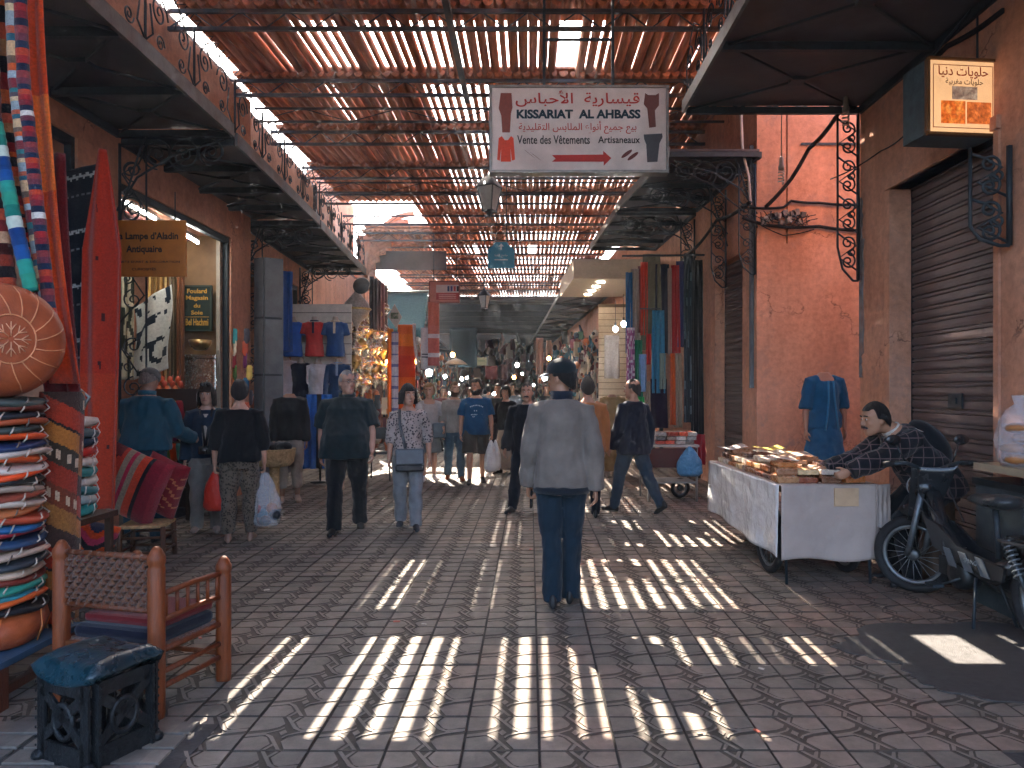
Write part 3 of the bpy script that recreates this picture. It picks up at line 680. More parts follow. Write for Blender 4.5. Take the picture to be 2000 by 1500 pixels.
class Fig:
    def __init__(s, H=1.75, w=1.0, d=1.0, belly=0.0, lean=0.0, slean=0.0, legs=((0, 0, 0), (0, 0, 0)), arms=(None, None), head=(0, 0), curl=(.5, .5), female=False, neckf=0.0, twist=0.0):
        s.sc = H / 1.75; s.w, s.d, s.belly, s.lean, s.slean, s.female, s.curl, s.head, s.neckf, s.twist = w, d, belly, lean, slean, female, curl, head, neckf, twist
        s.hip = {}; s.knee = {}; s.ank = {}; s.fa = {}
        for i, sd in enumerate((-1, 1)):
            a, k, c = legs[i]; h = V((sd * .092 * (.5 + .5 * w), 0, .92))
            t = V((sd * math.sin(c), -math.sin(a), -math.cos(a))).normalized() * .42; q = V((sd * math.sin(c) * .5, -math.sin(a - k), -math.cos(a - k))).normalized() * .42
            s.hip[sd], s.knee[sd], s.ank[sd], s.fa[sd] = h, h + t, h + t + q, a - k
        dz = .08 - min(s.ank[-1].z + .10 * max(0, -math.sin(s.fa[-1])) * 0, s.ank[1].z)
        for dct in (s.hip, s.knee, s.ank):
            for sd in dct: dct[sd] = dct[sd] + V((0, 0, dz))
        s.z0 = .92 + dz
        s.sh, s.el, s.wr, s.hn = {}, {}, {}, {}
        for i, sd in enumerate((-1, 1)):
            sh = s.T(V((sd * .172 * w, .005, 1.392))); ar = arms[i]
            if ar is None: ar = (.05, .12, .25)
            if isinstance(ar[0], (tuple, list)): u, f = V(ar[0]).normalized(), V(ar[1]).normalized()
            else:
                a, c, k = ar; u = V((sd * math.sin(c), -math.sin(a), -math.cos(a))).normalized(); f = V((sd * math.sin(c) * .2, -math.sin(a + k), -math.cos(a + k))).normalized()
            s.sh[sd] = sh; s.el[sd] = sh + u * .30; s.wr[sd] = s.el[sd] + f * .26; s.hn[sd] = f
        s.hc = s.T(V((0, -.012 - neckf, 1.632))); s.hm = tr(s.hc) @ rz(head[0]) @ rx(head[1]) @ M.Scale(1.05, 4)
    def T(s, p):
        """torso bend: points above the hip lean forward and sideways"""
        p = V(p); t = max(0, min(1, (p.z - .92) / .35)); h = p.z - .92
        q = rx(s.lean * (.55 + .45 * t)) @ ry(s.slean) @ rz(s.twist * t) @ V((p.x, p.y, h))
        return q + V((0, 0, s.z0))
    def rings(s, prof, n=18, g=0):
        out = []
        for z, a, b_, yo in prof: out.append([s.T(V(((a * s.w + g) * math.cos(2 * PI * j / n), (b_ * s.d + g) * math.sin(2 * PI * j / n) + yo - (s.belly * math.exp(-((z - 1.06) / .13) ** 2) * (1 if math.sin(2 * PI * j / n) < 0 else .3) * abs(math.sin(2 * PI * j / n))), z))) for j in range(n)])
        return out
    def torso(s, z0=.80, z1=1.5, g=0):
        f = s.female
        P = [(.80, .11, .085, .01), (.86, .155, .105, .01), (.93, .170 if not f else .178, .118, .008), (1.0, .155, .108, 0), (1.08, .138 if not f else .125, .10, 0), (1.18, .148 if not f else .135, .105, -.004), (1.28, .163 if not f else .148, .118 if not f else .125, -.008), (1.35, .166 if not f else .15, .112, 0), (1.40, .150 if not f else .135, .094, .008), (1.44, .112, .078, .012), (1.475, .078, .066, .01), (1.50, .060, .060, .006), (1.53, .055, .058, -.004)]
        return s.rings([p for p in P if z0 - 1e-6 <= p[0] <= z1 + 1e-6], g=g)
    def headmesh(s, mb):
        pr = [(-.118, .022, .02, -.058), (-.105, .042, .045, -.045), (-.08, .055, .064, -.026), (-.045, .064, .082, -.008), (0, .071, .092, 0), (.045, .075, .096, .002), (.08, .066, .086, .006), (.104, .046, .062, .008), (.117, .018, .028, .008)]
        mb.m = s.hm; mb.loft([[V((a * math.cos(2 * PI * j / 18), b_ * math.sin(2 * PI * j / 18) + yo, z)) for j in range(18)] for z, a, b_, yo in pr])
        mb.tube([(0, -.086, .02), (0, -.10, -.005), (0, -.112, -.028), (0, -.09, -.04)], [.008, .011, .015, .01], 8)
        for sd in (-1, 1):
            mb.ball((sd * .074, .012, -.008), (.011, .02, .034), 8, 6); mb.ball((sd * .03, -.07, .03), (.026, .02, .014), 8, 6); mb.ball((sd * .038, -.06, -.03), (.022, .022, .02), 8, 6)
        mb.ball((0, -.083, -.066), (.024, .014, .011), 8, 6); mb.ball((0, -.072, -.1), (.022, .018, .016), 8, 6); mb.m = M.Identity(4)
    def hand(s, mb, sd, r=1.0):
        w, f = s.wr[sd], s.hn[sd]; n = V((-sd, 0, 0)); n = (n - f * n.dot(f)).normalized(); side = f.cross(n).normalized()
        if side.y > 0: side = -side                            # thumb side looks forward
        c = s.curl[0 if sd < 0 else 1]
        q = M((side, n, f)).transposed().to_4x4()
        mb.ball(w + f * .045, (.039 * r, .017 * r, .055 * r), 10, 8, rot=q)
        for i, (o, L) in enumerate(((.028, .072), (.010, .082), (-.009, .076), (-.026, .06))):
            p = w + f * .085 + side * o * r; pts = [p - f * .02]; a = .25 + c * .25; dcur = f
            for k in range(3):
                dcur = (f * math.cos(a) + n * math.sin(a)); pts.append(pts[-1] + dcur * L * r * (.45, .33, .25)[k]); a += c * .75
            mb.tube(pts, [.0095 * r, .009 * r, .008 * r, .0065 * r], 7)
        b_ = w + f * .03 + side * .03 * r; d2 = (side * .7 + f * .6 + n * (.2 + .5 * c)).normalized(); mb.tube([b_, b_ + d2 * .035, b_ + d2 * .035 + (f * .8 + n * .5 * c + side * .2).normalized() * .035], [.012 * r, .0105 * r, .008 * r], 7)
        return w + f * .085 + n * .03
    def body(s, mb, headless=False, footless=False):
        mb.loft(s.torso())
        for sd in (-1, 1):
            h, k, a = s.hip[sd], s.knee[sd], s.ank[sd]; g = .5 + .5 * s.w
            mb.tube([h + V((0, 0, .05)), h + (k - h) * .3, k, k + (a - k) * .3, a], [.085 * g, .078 * g, .052, .053, .034], 12)
            ft = V((0, -math.cos(min(0, s.fa[sd])), math.sin(min(0, s.fa[sd])))); mb.tube([a + V((0, .03, -.03)), a + V((0, -.02, -.045)), a + ft * .11 + V((0, 0, -.055)), a + ft * .18 + V((0, 0, -.06))], [.026, .028, .024, .014], 10)
            sh, e, w = s.sh[sd], s.el[sd], s.wr[sd]; ag = .6 + .4 * s.w
            mb.tube([sh.lerp(s.T(V((0, 0, 1.40))), .4), sh, sh.lerp(e, .35), e, e.lerp(w, .3), w], [.05 * ag, .052 * ag, .047 * ag, .037 * ag, .038 * ag, .024], 10); s.hand(mb, sd)
        if not headless:
            mb.tube([s.T(V((0, .012, 1.46))), s.T(V((0, .008, 1.52))), s.hc + V((0, .015, -.06))], [.06, .055, .05], 12); s.headmesh(mb)
    def top(s, mb, hem=.86, sleeve=2, g=.014, loose=0.0, neck=1.455, cuff=1.0, flare=0.0):
        f = s.female; R_ = [(z, a, b_, y) for z, a, b_, y in ((hem, .168 + loose + flare, .118 + loose, .004), (hem + .05, .17 + loose + flare * .7, .12 + loose, .004), (1.0, .16 + loose, .112 + loose, 0), (1.08, (.145 if not f else .132) + loose, .105 + loose, 0), (1.18, (.152 if not f else .14) + loose * .8, .108 + loose * .7, -.003), (1.28, .163 if not f else .15, .12 if not f else .126, -.007), (1.35, .168 if not f else .152, .114, 0), (1.40, .152 if not f else .137, .096, .008), (1.445, .122, .080, .012), (1.472, .088, .070, .010), (1.49, .070, .066, .008)) if hem - 1e-6 <= z <= max(neck, hem + .05) and (z <= hem + .051 or z > hem + .07)]
        mb.loft(s.rings(R_, g=g))
        for sd in (-1, 1):
            sh, e, w = s.sh[sd], s.el[sd], s.wr[sd]; ag = .6 + .4 * s.w; inn = sh.lerp(s.T(V((0, 0, 1.40))), .45); l2 = loose * .35
            pts = [inn, sh, sh.lerp(e, .45)]; rs = [.056 * ag + g, .058 * ag + g, .053 * ag + g + l2]
            if sleeve < 1: pts.append(sh.lerp(e, max(sleeve, .5))); rs.append(.057 * ag + g + l2)
            else:
                pts += [e]; rs += [.045 * ag + g + l2]
                if sleeve > 1: q = sleeve - 1; pts += [e.lerp(w, q * .5), e.lerp(w, q)]; rs += [.043 * ag + g + l2, (.031 + .006) * cuff + g + l2 * .6]
            mb.tube(pts, rs, 12)
    def pants(s, mb, g=.014, loose=0.0, top=1.0, length=1.0, cuff=.052):
        P = [(.80, .13, .10, .01), (.86, .165, .112, .01), (.93, .174 if not s.female else .182, .120, .008), (1.0, .158, .110, 0), (1.06, .145, .105, 0)]
        mb.loft(s.rings([p for p in P if p[0] <= top], g=g))
        for sd in (-1, 1):
            h, k, a = s.hip[sd], s.knee[sd], s.ank[sd]; gg = .5 + .5 * s.w
            pts = [h + V((0, 0, .05)), h.lerp(k, .3), h.lerp(k, .7)]; rs = [.088 * gg + g, .084 * gg + g + loose * .5, .07 * gg + g + loose]
            if length <= .5: pts.append(h.lerp(k, .95)); rs.append(.07 * gg + g + loose * 1.3)
            else: e = k.lerp(a, min(1, (length - .5) * 2)) - V((0, 0, .035 if length >= 1 else 0)); pts += [k, k.lerp(e, .5), e]; rs += [.056 + g + loose, .052 + g + loose, cuff + loose]
            mb.tube(pts, rs, 12)
    def shoes(s, parent, m_, name='shoe', sole=None):
        for sd in (-1, 1):
            b = MB(); a = s.ank[sd]; an = min(0, s.fa[sd]); q = rx(-an * .9); yw = rz(-sd * -.12)
            st = [(.075, .012, .026, .05), (.06, .03, .032, .055), (.02, .036, .034, .062), (-.03, .038, .036, .05), (-.09, .044, .040, .036), (-.14, .044, .038, .03), (-.185, .03, .03, .024), (-.2, .008, .012, .02)]
            rg = []
            for y, hw, _, hh in st: rg.append([a + yw @ q @ V((hw * math.cos(2 * PI * j / 12), y, max(-.078, -.078 + hh * .95 + hh * 1.0 * math.sin(2 * PI * j / 12)))) for j in range(12)])
            b.loft(rg); b.tube([a + V((0, .0, -.05)), a + V((0, .0, .02))], [.042, .04], 10); o = b.build(name, m_, parent, sub=1)
    def hair(s, mb, style='short', vol=.012):
        def hl(a):      # a: 0 = front, pi = back
            c = math.cos(a)
            if style == 'bald': return lerp(-.05, .10, max(0, (c + .35) / 1.35) ** .6)
            if style == 'bob': return .045 if c > .62 else (-.095 if c > .1 else -.105)
            if style == 'fringe': return .028 if c > .66 else (-.13 if c > 0 else -.14)
            if c > .75: return .066
            if c > .42: return .076
            if c > .14: return lerp(-.035, .076, (c - .14) / .28)
            return .004 if c > -.12 else lerp(-.085, .0, (c + 1) / .88)
        n = 48; mb.m = s.hm
        def fn(u, v):
            a = 2 * PI * u; h0 = hl(a); f0 = math.asin(max(-.9, min(.95, h0 / .122))) if h0 > -.03 else h0 * 9
            ph = lerp(f0, 1.5, v); z = .122 * math.sin(ph) if ph > -.25 or h0 > -.03 else lerp(h0, -.03, max(0, min(1, (ph - f0) / (-.25 - f0))))
            rr = math.cos(ph) if ph > 0 else 1.0 - (0 if style in ('bob', 'fringe') else .18 * min(1, (z / -.1)) ** 2)
            nz = noise.noise(V((math.sin(a) * 5, math.cos(a) * 5, z * 22))) * .007
            ex = vol + nz + (.012 if style in ('bob', 'fringe') and z < .03 else 0)
            return V(((.073 * rr + ex * max(.15, rr)) * math.sin(a), -(.094 * rr + ex * max(.15, rr)) * math.cos(a) + .004, z + ex * math.sin(max(0, ph))))
        mb.grid(fn, n, 11, wrap=True); top_ = [fn(i / n, 1) for i in range(n)]; mb.add(top_ + [V((0, .004, .123 + vol))], [(i, (i + 1) % n, n) for i in range(n)], sm=True); mb.m = M.Identity(4)
    def face(s, parent, beard=None, brow=(.02, .014, .01), glasses=None, eyec=(.02, .015, .01), lip=(.30, .11, .09)):
        for sd in (-1, 1):
            b = MB(); b.m = s.hm; b.ball((sd * .031, -.0875, .009), (.0135, .006, .0062), 10, 6, col=(.6, .58, .55)); b.ball((sd * .031, -.0925, .009), (.0058, .003, .0058), 8, 6, col=eyec); b.build('eye', gloss, parent)
            b = MB(brow); b.m = s.hm; b.tube([(sd * .014, -.0975, .031), (sd * .032, -.098, .037), (sd * .052, -.083, .031)], [.0045, .0055, .0035], 6); b.build('eyebrow', cloth, parent)
        b = MB(lip); b.m = s.hm; b.tube([(-.023, -.088, -.066), (0, -.0985, -.0645), (.023, -.088, -.066)], [.003, .0065, .003], 8); b.build('mouth', paint, parent)
        if beard:
            kind, col = beard; b = MB(col); b.m = s.hm
            if kind == 'moustache': b.tube([(-.034, -.084, -.058), (-.014, -.099, -.05), (.014, -.099, -.05), (.034, -.084, -.058)], [.006, .010, .010, .006], 8)
            else:
                def fn(u, v):
                    a = (u - .5) * 2 * 1.75; z = lerp(-.128, -.03 if abs(u - .5) > .22 else -.052, v); t = abs(z + .03) / .1; rr = 1 - .55 * t ** 2
                    return V(((.073 * rr + .008) * math.sin(a), -(.092 * rr + .012) * math.cos(a) - .012 * (1 - abs(u - .5) * 2), z))
                b.grid(fn, 22, 7)
            o = b.build('beard' if kind != 'moustache' else 'moustache', wool, parent, solid=.012 if kind != 'moustache' else 0)
        if glasses:
            b = MB((.02, .02, .02)); b.m = s.hm
            for sd in (-1, 1):
                b.tube([(sd * .033 + .02 * math.cos(t * PI / 5), -.102, .008 + .015 * math.sin(t * PI / 5)) for t in range(10)], .002, 5, closed=True); b.tube([(sd * .053, -.10, .012), (sd * .076, -.04, .014), (sd * .077, .015, .012)], .002, 5)
            b.tube([(-.013, -.104, .01), (.013, -.104, .01)], .002, 5); b.build('glasses', gloss, parent)

def figure(name, label, cat, loc, rot, fig, skinc=(.42, .23, .15), top=None, bottom=None, shoe=None, hair=None, face=None, voxel=.009, headless=False, group=None, extra=None, folds=.017, bodym=None):
    """top = (material, kwargs), bottom = (material, kwargs) -> a posed, dressed figure"""
    t = thing(name, label, cat, loc, rot, group); s = fig; parts = []
    mb = MB(); s.body(mb, headless)
    o = obj('body', union(mb, 'body', voxel), bodym or skin(skinc), t); o.scale = (s.sc,) * 3
    if bottom:
        mb = MB(); k = dict(bottom[1]); sk = k.pop('skirt', None)
        if sk is not None:
            zt, zb, rt, rb = sk; n = 8; rg = []
            for i in range(n + 1):
                q = i / n; z = lerp(zt, zb, q); r = lerp(rt, rb, q ** .8); c = V(((s.knee[1].x + s.knee[-1].x) / 2, (s.knee[1].y + s.knee[-1].y) / 2, 0)) * q * .8
                rg.append([c + V(((r * s.w) * math.cos(2 * PI * j / 40) * (1 + .06 * q * math.sin(9 * 2 * PI * j / 40 + 1)), (r * .8) * math.sin(2 * PI * j / 40) * (1 + .06 * q * math.sin(7 * 2 * PI * j / 40)), z + (s.z0 - .92))) for j in range(40)])
            mb.loft(rg)
        else: s.pants(mb, **k)
        o = obj('skirt' if sk is not None else ('shorts' if k.get('length', 1) <= .5 else 'trousers'), union(mb, 'trousers', voxel * 1.15, 2, folds * .8, (8, 8, 7), 3.3), bottom[0], t); o.scale = (s.sc,) * 3
    if top:
        for i, tp in enumerate(top if isinstance(top, list) else [top]):
            mb = MB(); s.top(mb, **tp[1]); o = obj(tp[2] if len(tp) > 2 else 'shirt', union(mb, 'shirt', voxel * 1.15, 2, folds, (7, 7, 5), 1.7 + i), tp[0], t); o.scale = (s.sc,) * 3
    n0 = set(t.children)
    if shoe: s.shoes(t, *shoe)
    if hair: b = MB(hair[1]); s.hair(b, hair[0], hair[2] if len(hair) > 2 else .012); b.build('hair', hairm, t, solid=.008)
    if face is not None and not headless: s.face(t, **face)
    if extra: extra(t, s)
    for c in t.children:
        if c not in n0: c.scale = (s.sc,) * 3
    return t
def strap(mb, pts, w=.03, t=.004, col=None): mb.tube(pts, w / 2, 8, col, fl=(1, .2))
def bag_mesh(mb, top, h, w, d, col=None, n=16, seed=0, rings=10):
    """soft carrier bag hanging from a gathered top"""
    rg = []
    for i in range(rings + 1):
        q = i / rings; r = (.10 + .9 * min(1, (q * 1.9)) ** .8) * (1 if q < .9 else 1 - (q - .9) * 2.5)
        rg.append([V(top) + V((w / 2 * r * math.cos(2 * PI * j / n) * (1 + .12 * noise.noise(V((j * .9 + seed, q * 4, seed)))), d / 2 * r * math.sin(2 * PI * j / n) * (1 + .18 * noise.noise(V((j * .7, q * 5, seed + 4)))), -h * q)) for j in range(n)])
    mb.loft(rg, col)
# ================================================================== LEFT SIDE: TEXTILES, POUFS, FURNITURE, SHOPS
def hang(name, label, cat, tl, tr_, length, colfn=None, col=(.5, .5, .5), m_=None, folds=4, amp=.03, nu=20, nv=30, taper=1.0, group=None, parent=None, sag=0.0, sway=0.0, solid=.006, seed=0):
    """cloth hanging from the line tl-tr"""
    tl, tr_ = V(tl), V(tr_); ax = tr_ - tl; n = ax.cross(V((0, 0, 1))).normalized(); mid = (tl + tr_) / 2
    def fn(u, v):
        w = lerp(1, taper, v); p = mid + ax * (u - .5) * w + V((0, 0, -length * v - sag * math.sin(PI * u) * (1 - v) * (1 if v < .3 else .5)))
        return p - mid + n * (amp * (.4 + .6 * v) * math.sin(folds * 2 * PI * u + seed + .6 * math.sin(3 * v + seed)) + .015 * noise.noise(V((u * 3, v * 4, seed)))) + ax.normalized() * sway * v * v
    b = MB(col); b.grid(fn, nu, nv, col, colfn); o = b.build(name, m_ or cloth, parent, loc=mid, solid=solid)
    if label: tag(o, label, cat, group)
    return o
def bands(cols, widths=None):
    cs = [hx(c) for c in cols]; ws = widths or [1] * len(cs); tot = sum(ws); ed = []; a = 0
    for w in ws: a += w / tot; ed.append(a)
    def f(t):
        t = t % 1.0
        for e, c in zip(ed, cs):
            if t <= e: return c
        return cs[-1]
    return f
def roll(label, pts, rs, cf, rep, n=12, m_=None, seg=70):
    """rolled textile hanging down as a banded column"""
    pts = [V(p) for p in pts]; path, rad, cols = [], [], []
    for i in range(seg + 1):
        q = i / seg * (len(pts) - 1); k = min(int(q), len(pts) - 2); f_ = q - k
        path.append(pts[k].lerp(pts[k + 1], f_)); rad.append(lerp(rs[k], rs[k + 1], f_) * (1 + .05 * math.sin(i * 1.7))); cols.append(cf(i / seg * rep))
    b = MB(); c0 = pts[-1]; b.tube([p - c0 for p in path], rad, n, cols=cols, fl=(1, .75)); return tag(b.build('rolled_textile', m_ or wool, loc=c0), label, 'textile', 'rolled textiles hanging from the near canopy')
A = lambda x, y, Y=3.95: px(x, y, Y)
roll('patchwork roll of dark red and brown wool, first by the picture edge', [A(-40, -180, 3.8), A(-18, 300, 3.8), A(8, 560, 3.8)], [.055, .06, .06], bands(['6d1c1c', 'b58a6a', '3a1412', '7a2a1c', '1c1416', 'a8442c']), 4)
roll('black and orange banded wool roll beside the patchwork roll', [A(-2, -180), A(8, 200), A(32, 420), A(68, 530)], [.040, .042, .045, .045], bands(['17191e', 'b4472a', 'a06a44', '17191e', '7c1f24', 'c05a2c']), 6)
roll('blue green and white banded cotton roll in front of the pouf', [A(-8, 240, 3.75), A(10, 340, 3.75), A(30, 440, 3.75), A(62, 570, 3.75)], [.034, .036, .038, .036], bands(['2f8a72', '1d6e62', 'b9c2b4', '173a6e', '1b4a86', '2a8c7c']), 2.2, m_=cloth)
roll('thin roll banded pink blue and sand with many stripes', [A(13, -180, 3.85), A(28, 160, 3.85), A(52, 360, 3.85), A(98, 640, 3.85)], [.028, .03, .032, .03], bands(['8d9aa0', 'b0543c', '2d5a6a', 'c9a27a', '6a5548', 'c4552c', '9aa6ac', '7d2f36', '2f6e70', '54484e', 'cfb088']), 5)
roll('red and navy roll with thin white bands, longest of the banded rolls', [A(32, -180, 3.85), A(46, 160, 3.85), A(72, 400, 3.85), A(106, 690, 3.85)], [.032, .034, .036, .036], bands(['9c2a2c', '7a2630', '1a2338', '8a3a3c', 'd8cfc4', '6a3440', '1c2c44', 'b5402a'], [3, 2, 3, 2, 1, 3, 3, 2]), 11)
ob = bands(['e05a20', 'd04416', 'ee7430', 'd84e1e', 'c03a14'])
hang('orange_throw', 'long plain orange throw hanging from the near canopy', 'textile', A(46, -190, 4.05), A(80, -190, 4.05), 2.66, lambda u, v: ob(v * 1.0), m_=wool, folds=1.2, amp=.03, taper=1.9, sway=.19, seed=.4)
hang('dark_red_throw', 'dark red fringed throw behind the orange throw', 'textile', A(66, 300, 4.2), A(128, 300, 4.2), 1.40, col=hx('5e1418'), m_=wool, folds=1.5, amp=.04, taper=1.1, sway=.08)
def zig(u, v):
    w = .5 + .5 * math.sin(u * 44); r = (v * 17) % 1.0; k = int(v * 17)
    if k % 3 == 0 and abs(r - .5 - .10 * (w - .5)) < .09: return hx('8e8c88')
    if k % 3 == 1 and abs(r - .5) < .05 and int(u * 26 + k) % 3: return hx('605e60')
    return hx('14161d')
hang('black_rug', 'black wool rug with white zigzag lines hanging on the pillar', 'rug', px(100, 342, 5.95), px(186, 320, 5.95), 2.5, zig, m_=wool, folds=.7, amp=.03, nu=60, nv=150, solid=.015)
def redc(u, v):
    for (a, c, r) in ((.45, .17, .02), (.5, .30, .022), (.35, .44, .02), (.6, .47, .018), (.55, .60, .02), (.38, .78, .035), (.7, .83, .02), (.3, .9, .02)):
        if abs(u - a) < r * 1.6 and abs(v - c) < r * .55 and (int(u * 90) + int(v * 160)) % 3: return hx('3a1a20')
    return hx('a8301c') if v < .62 else hx('b03a20')
b = MB(); p0 = px(200, 292, 5.8)
def fn(u, v):
    w = min(.30, .05 + .9 * v) if v < .28 else .30; return V(((u - .5) * w - .05 * v, .05 * math.sin(u * 9 + .5) * min(1, v * 3) - .02 * math.sin(u * 4 + 3 * v), -2.85 * v))
b.grid(fn, 40, 90, colfn=redc); tag(b.build('red_blanket', wool, loc=p0, solid=.012), 'tall red-orange blanket with dark motifs hung from one point', 'blanket')
# --- stacked poufs
def pouf_flat(label, loc, r, h, c, c2, seed):
    t = thing('flat_pouf', label, 'pouf', loc, rnd.uniform(0, 3), 'flattened leather poufs in the two stacks')
    b = MB(hx(c)); n = 26; tl_ = (rnd.uniform(-.05, .05), rnd.uniform(-.05, .05))
    pr = [(.02, h * .10), (.6, 0.0), (.92, h * .12), (1.0, h * .5), (.95, h * .85), (.6, h * 1.05), (.02, h * .95)]
    b.loft([[V((r * q * (1 + .03 * math.sin(5 * a + seed)) * math.cos(a), r * q * (1 + .03 * math.sin(4 * a + seed)) * math.sin(a), z + .012 * math.sin(2 * a + seed) * q + tl_[0] * r * q * math.cos(a))) for a in [2 * PI * j / n for j in range(n)]] for q, z in pr]); b.build('cover', leather, t)
    b = MB(hx(c2))
    for k in range(8):
        a = 2 * PI * k / 8 + seed; b.tube([(r * .93 * math.cos(a), r * .93 * math.sin(a), h * .02), (r * 1.025 * math.cos(a), r * 1.025 * math.sin(a), h * .5), (r * .95 * math.cos(a + .08), r * .95 * math.sin(a + .08), h * 1.0)], .004, 5)
    tag(b.build('seam', leather, t), kind='stuff')
SK = [('3a4644', 'charcoal'), ('6a3026', 'wine brown'), ('24262c', 'black'), ('a04a2c', 'tan'), ('35403e', 'slate'), ('d04a1c', 'bright orange'), ('1d2f52', 'navy'), ('b8a79a', 'pale grey'), ('cf5220', 'orange'), ('c9b9ac', 'cream'), ('d8481c', 'fiery orange'), ('23282a', 'dark green'), ('a89484', 'beige'), ('8a4030', 'rust'), ('c2b2a2', 'sand'), ('b0653c', 'caramel'), ('a8442c', 'red-brown'), ('1c5a8a', 'blue'), ('94242e', 'crimson'), ('24405e', 'dark blue'), ('4a2428', 'plum'), ('b09482', 'fawn'), ('2c3238', 'graphite'), ('c0a28a', 'oatmeal'), ('6e2a20', 'maroon'), ('27806e', 'sea green'), ('2f7d88', 'turquoise'), ('c0521f', 'burnt orange'), ('1a1c20', 'jet black')]
zt = 1.47; st = (1.47 - .40) / len(SK)
for i, (c, nm) in enumerate(SK):
    pouf_flat('%s leather pouf, %s from the top of the tall near stack' % (nm, ordn(i)), (-2.745 + rnd.uniform(-.012, .012), 3.7 + rnd.uniform(-.015, .015), zt - st * (i + 1)), .255 + rnd.uniform(-.008, .012), st * 1.12, c, 'b9a898' if i % 3 else '6a5a50', i)
pouf_flat('big tan leather pouf at the bottom of the tall near stack', (-2.76, 3.7, .24), .285, .16, 'a04c28', 'c8763c', 2)
for i, c in enumerate(('c0b0a6', '4a5a5e', '25384a', 'b02a24', 'c8c0b8', '2c7a78', 'bdb5ad', '2a6a72', '9aa4a2', '2f8a8a')):
    pouf_flat('%s from the top of the small pouf stack behind the rolled kilim' % ordn(i), (-3.03 + rnd.uniform(-.01, .01), 4.75, 1.32 - .062 * (i + 1)), .20, .068, c, 'd0c8c0', i * 2)
t = thing('low_bench', 'low wooden bench with blue seat under the tall pouf stack', 'bench', (-2.78, 3.7, 0))
MB(hx('26465e')).box((0, 0, .225), (.66, .62, .03)).build('seat', paint, t)
for sx in (-1, 1):
    for sy in (-1, 1): MB(hx('5a2f1c')).box((sx * .28, sy * .26, .105), (.06, .06, .21)).build('leg', wood, t)
    MB(hx('4a2818')).box((sx * .28, 0, .08), (.03, .48, .04)).build('stretcher', wood, t)
t = thing('display_table', 'dark wooden stand under the small pouf stack', 'table', (-3.03, 4.75, 0))
MB(hx('3a2418')).box((0, 0, .68), (.46, .46, .04)).build('top', wood, t)
for sx in (-1, 1):
    for sy in (-1, 1): MB(hx('3a2418')).box((sx * .19, sy * .19, .33), (.04, .04, .66)).build('leg', wood, t)
b = MB(hx('7c8284')); b.lathe([(.05, 0), (.10, .03), (.115, .10), (.10, .18), (.06, .22), (.055, .25), (.03, .27)], 20); b.tube([(.10, 0, .18), (.15, 0, .14), (.11, 0, .06)], .010, 6); tag(b.build('metal_pot', metal, loc=(-2.98, 4.7, 1.325)), 'grey metal pot on top of the small pouf stack', 'pot')
# round embroidered pouf standing on edge
t = thing('round_pouf', 'tan embroidered leather pouf standing on edge on the tall stack', 'pouf', (-2.62, 3.62, 1.755)); q = rz(.95) @ rx(R(90))
R0 = .285; b = MB(hx('9a4a28')); b.m = q; b.lathe([(.01, .13), (.5 * R0, .135), (.8 * R0, .115), (.96 * R0, .06), (R0, 0), (.96 * R0, -.06), (.8 * R0, -.115), (.02, -.13)], 36); b.build('cover', leather, t)
b = MB(hx('cf8a5e')); b.m = q; Z = lambda r: .137 - .02 * max(0, (r - .5) / .3) if r < .8 else .117 - .06 * ((r - .8) / .16)
b.tube([(.38 * R0 * math.cos(2 * PI * i / 28), .42 * R0 * math.sin(2 * PI * i / 28), .137) for i in range(28)], .0035, 5, closed=True)
for k in range(16):
    a = 2 * PI * k / 16; b.tube([(r * R0 * math.cos(a + .5 * (r - .4)), r * R0 * math.sin(a + .5 * (r - .4)), Z(r) + .001) for r in (.40, .55, .7, .82, .93)], .003, 5)
b.build('piping', leather, t)
b = MB(hx('d9a27c')); b.m = q
for k in range(8):
    a = 2 * PI * k / 8
    for r0, r1, d in ((.05, .30, 0), (.15, .27, .28), (.15, .27, -.28)): b.tube([(r0 * R0 * math.cos(a), r0 * R0 * math.sin(a), .1375), (r1 * R0 * math.cos(a + d), r1 * R0 * math.sin(a + d), .1375)], .0024, 4)
b.build('star_embroidery', leather, t)
# rolled kilim
def kil(u, v):
    w = v * 11 + u * 3.0; k = int(w) % 7; r = w % 1
    base = ('8a5a2c', '6a3220', '8c3020', '3a3026', 'a06228', '96301c', '3c2a24')[k]
    if k in (1, 3) and abs(r - .5) < .22 and int(u * 26) % 2: base = 'b49a80'
    if k == 4 and r > .85: base = '241c1c'
    return hx(base)
t = thing('rolled_kilim', 'rolled patterned kilim rug standing beside the tall pouf stack', 'rug', (-2.585, 4.0, .26))
b = MB()
def fn(u, v): a = 2 * PI * u; r = .098 * (1 + .06 * math.sin(2 * a)) + .004 * math.sin(9 * v); return V((r * math.cos(a) + .03 * v, r * math.sin(a), 1.24 * v))
b.grid(fn, 56, 150, colfn=kil, wrap=True); b.build('rug', wool, t)
b = MB(hx('a5886c'))
for k in range(26): a = 2 * PI * k / 26; b.tube([(.097 * math.cos(a), .097 * math.sin(a), .0), (.11 * math.cos(a + .1), .11 * math.sin(a + .1), -.05), (.115 * math.cos(a), .115 * math.sin(a), -.085)], .004, 4)
b.build('fringe', wool, t)
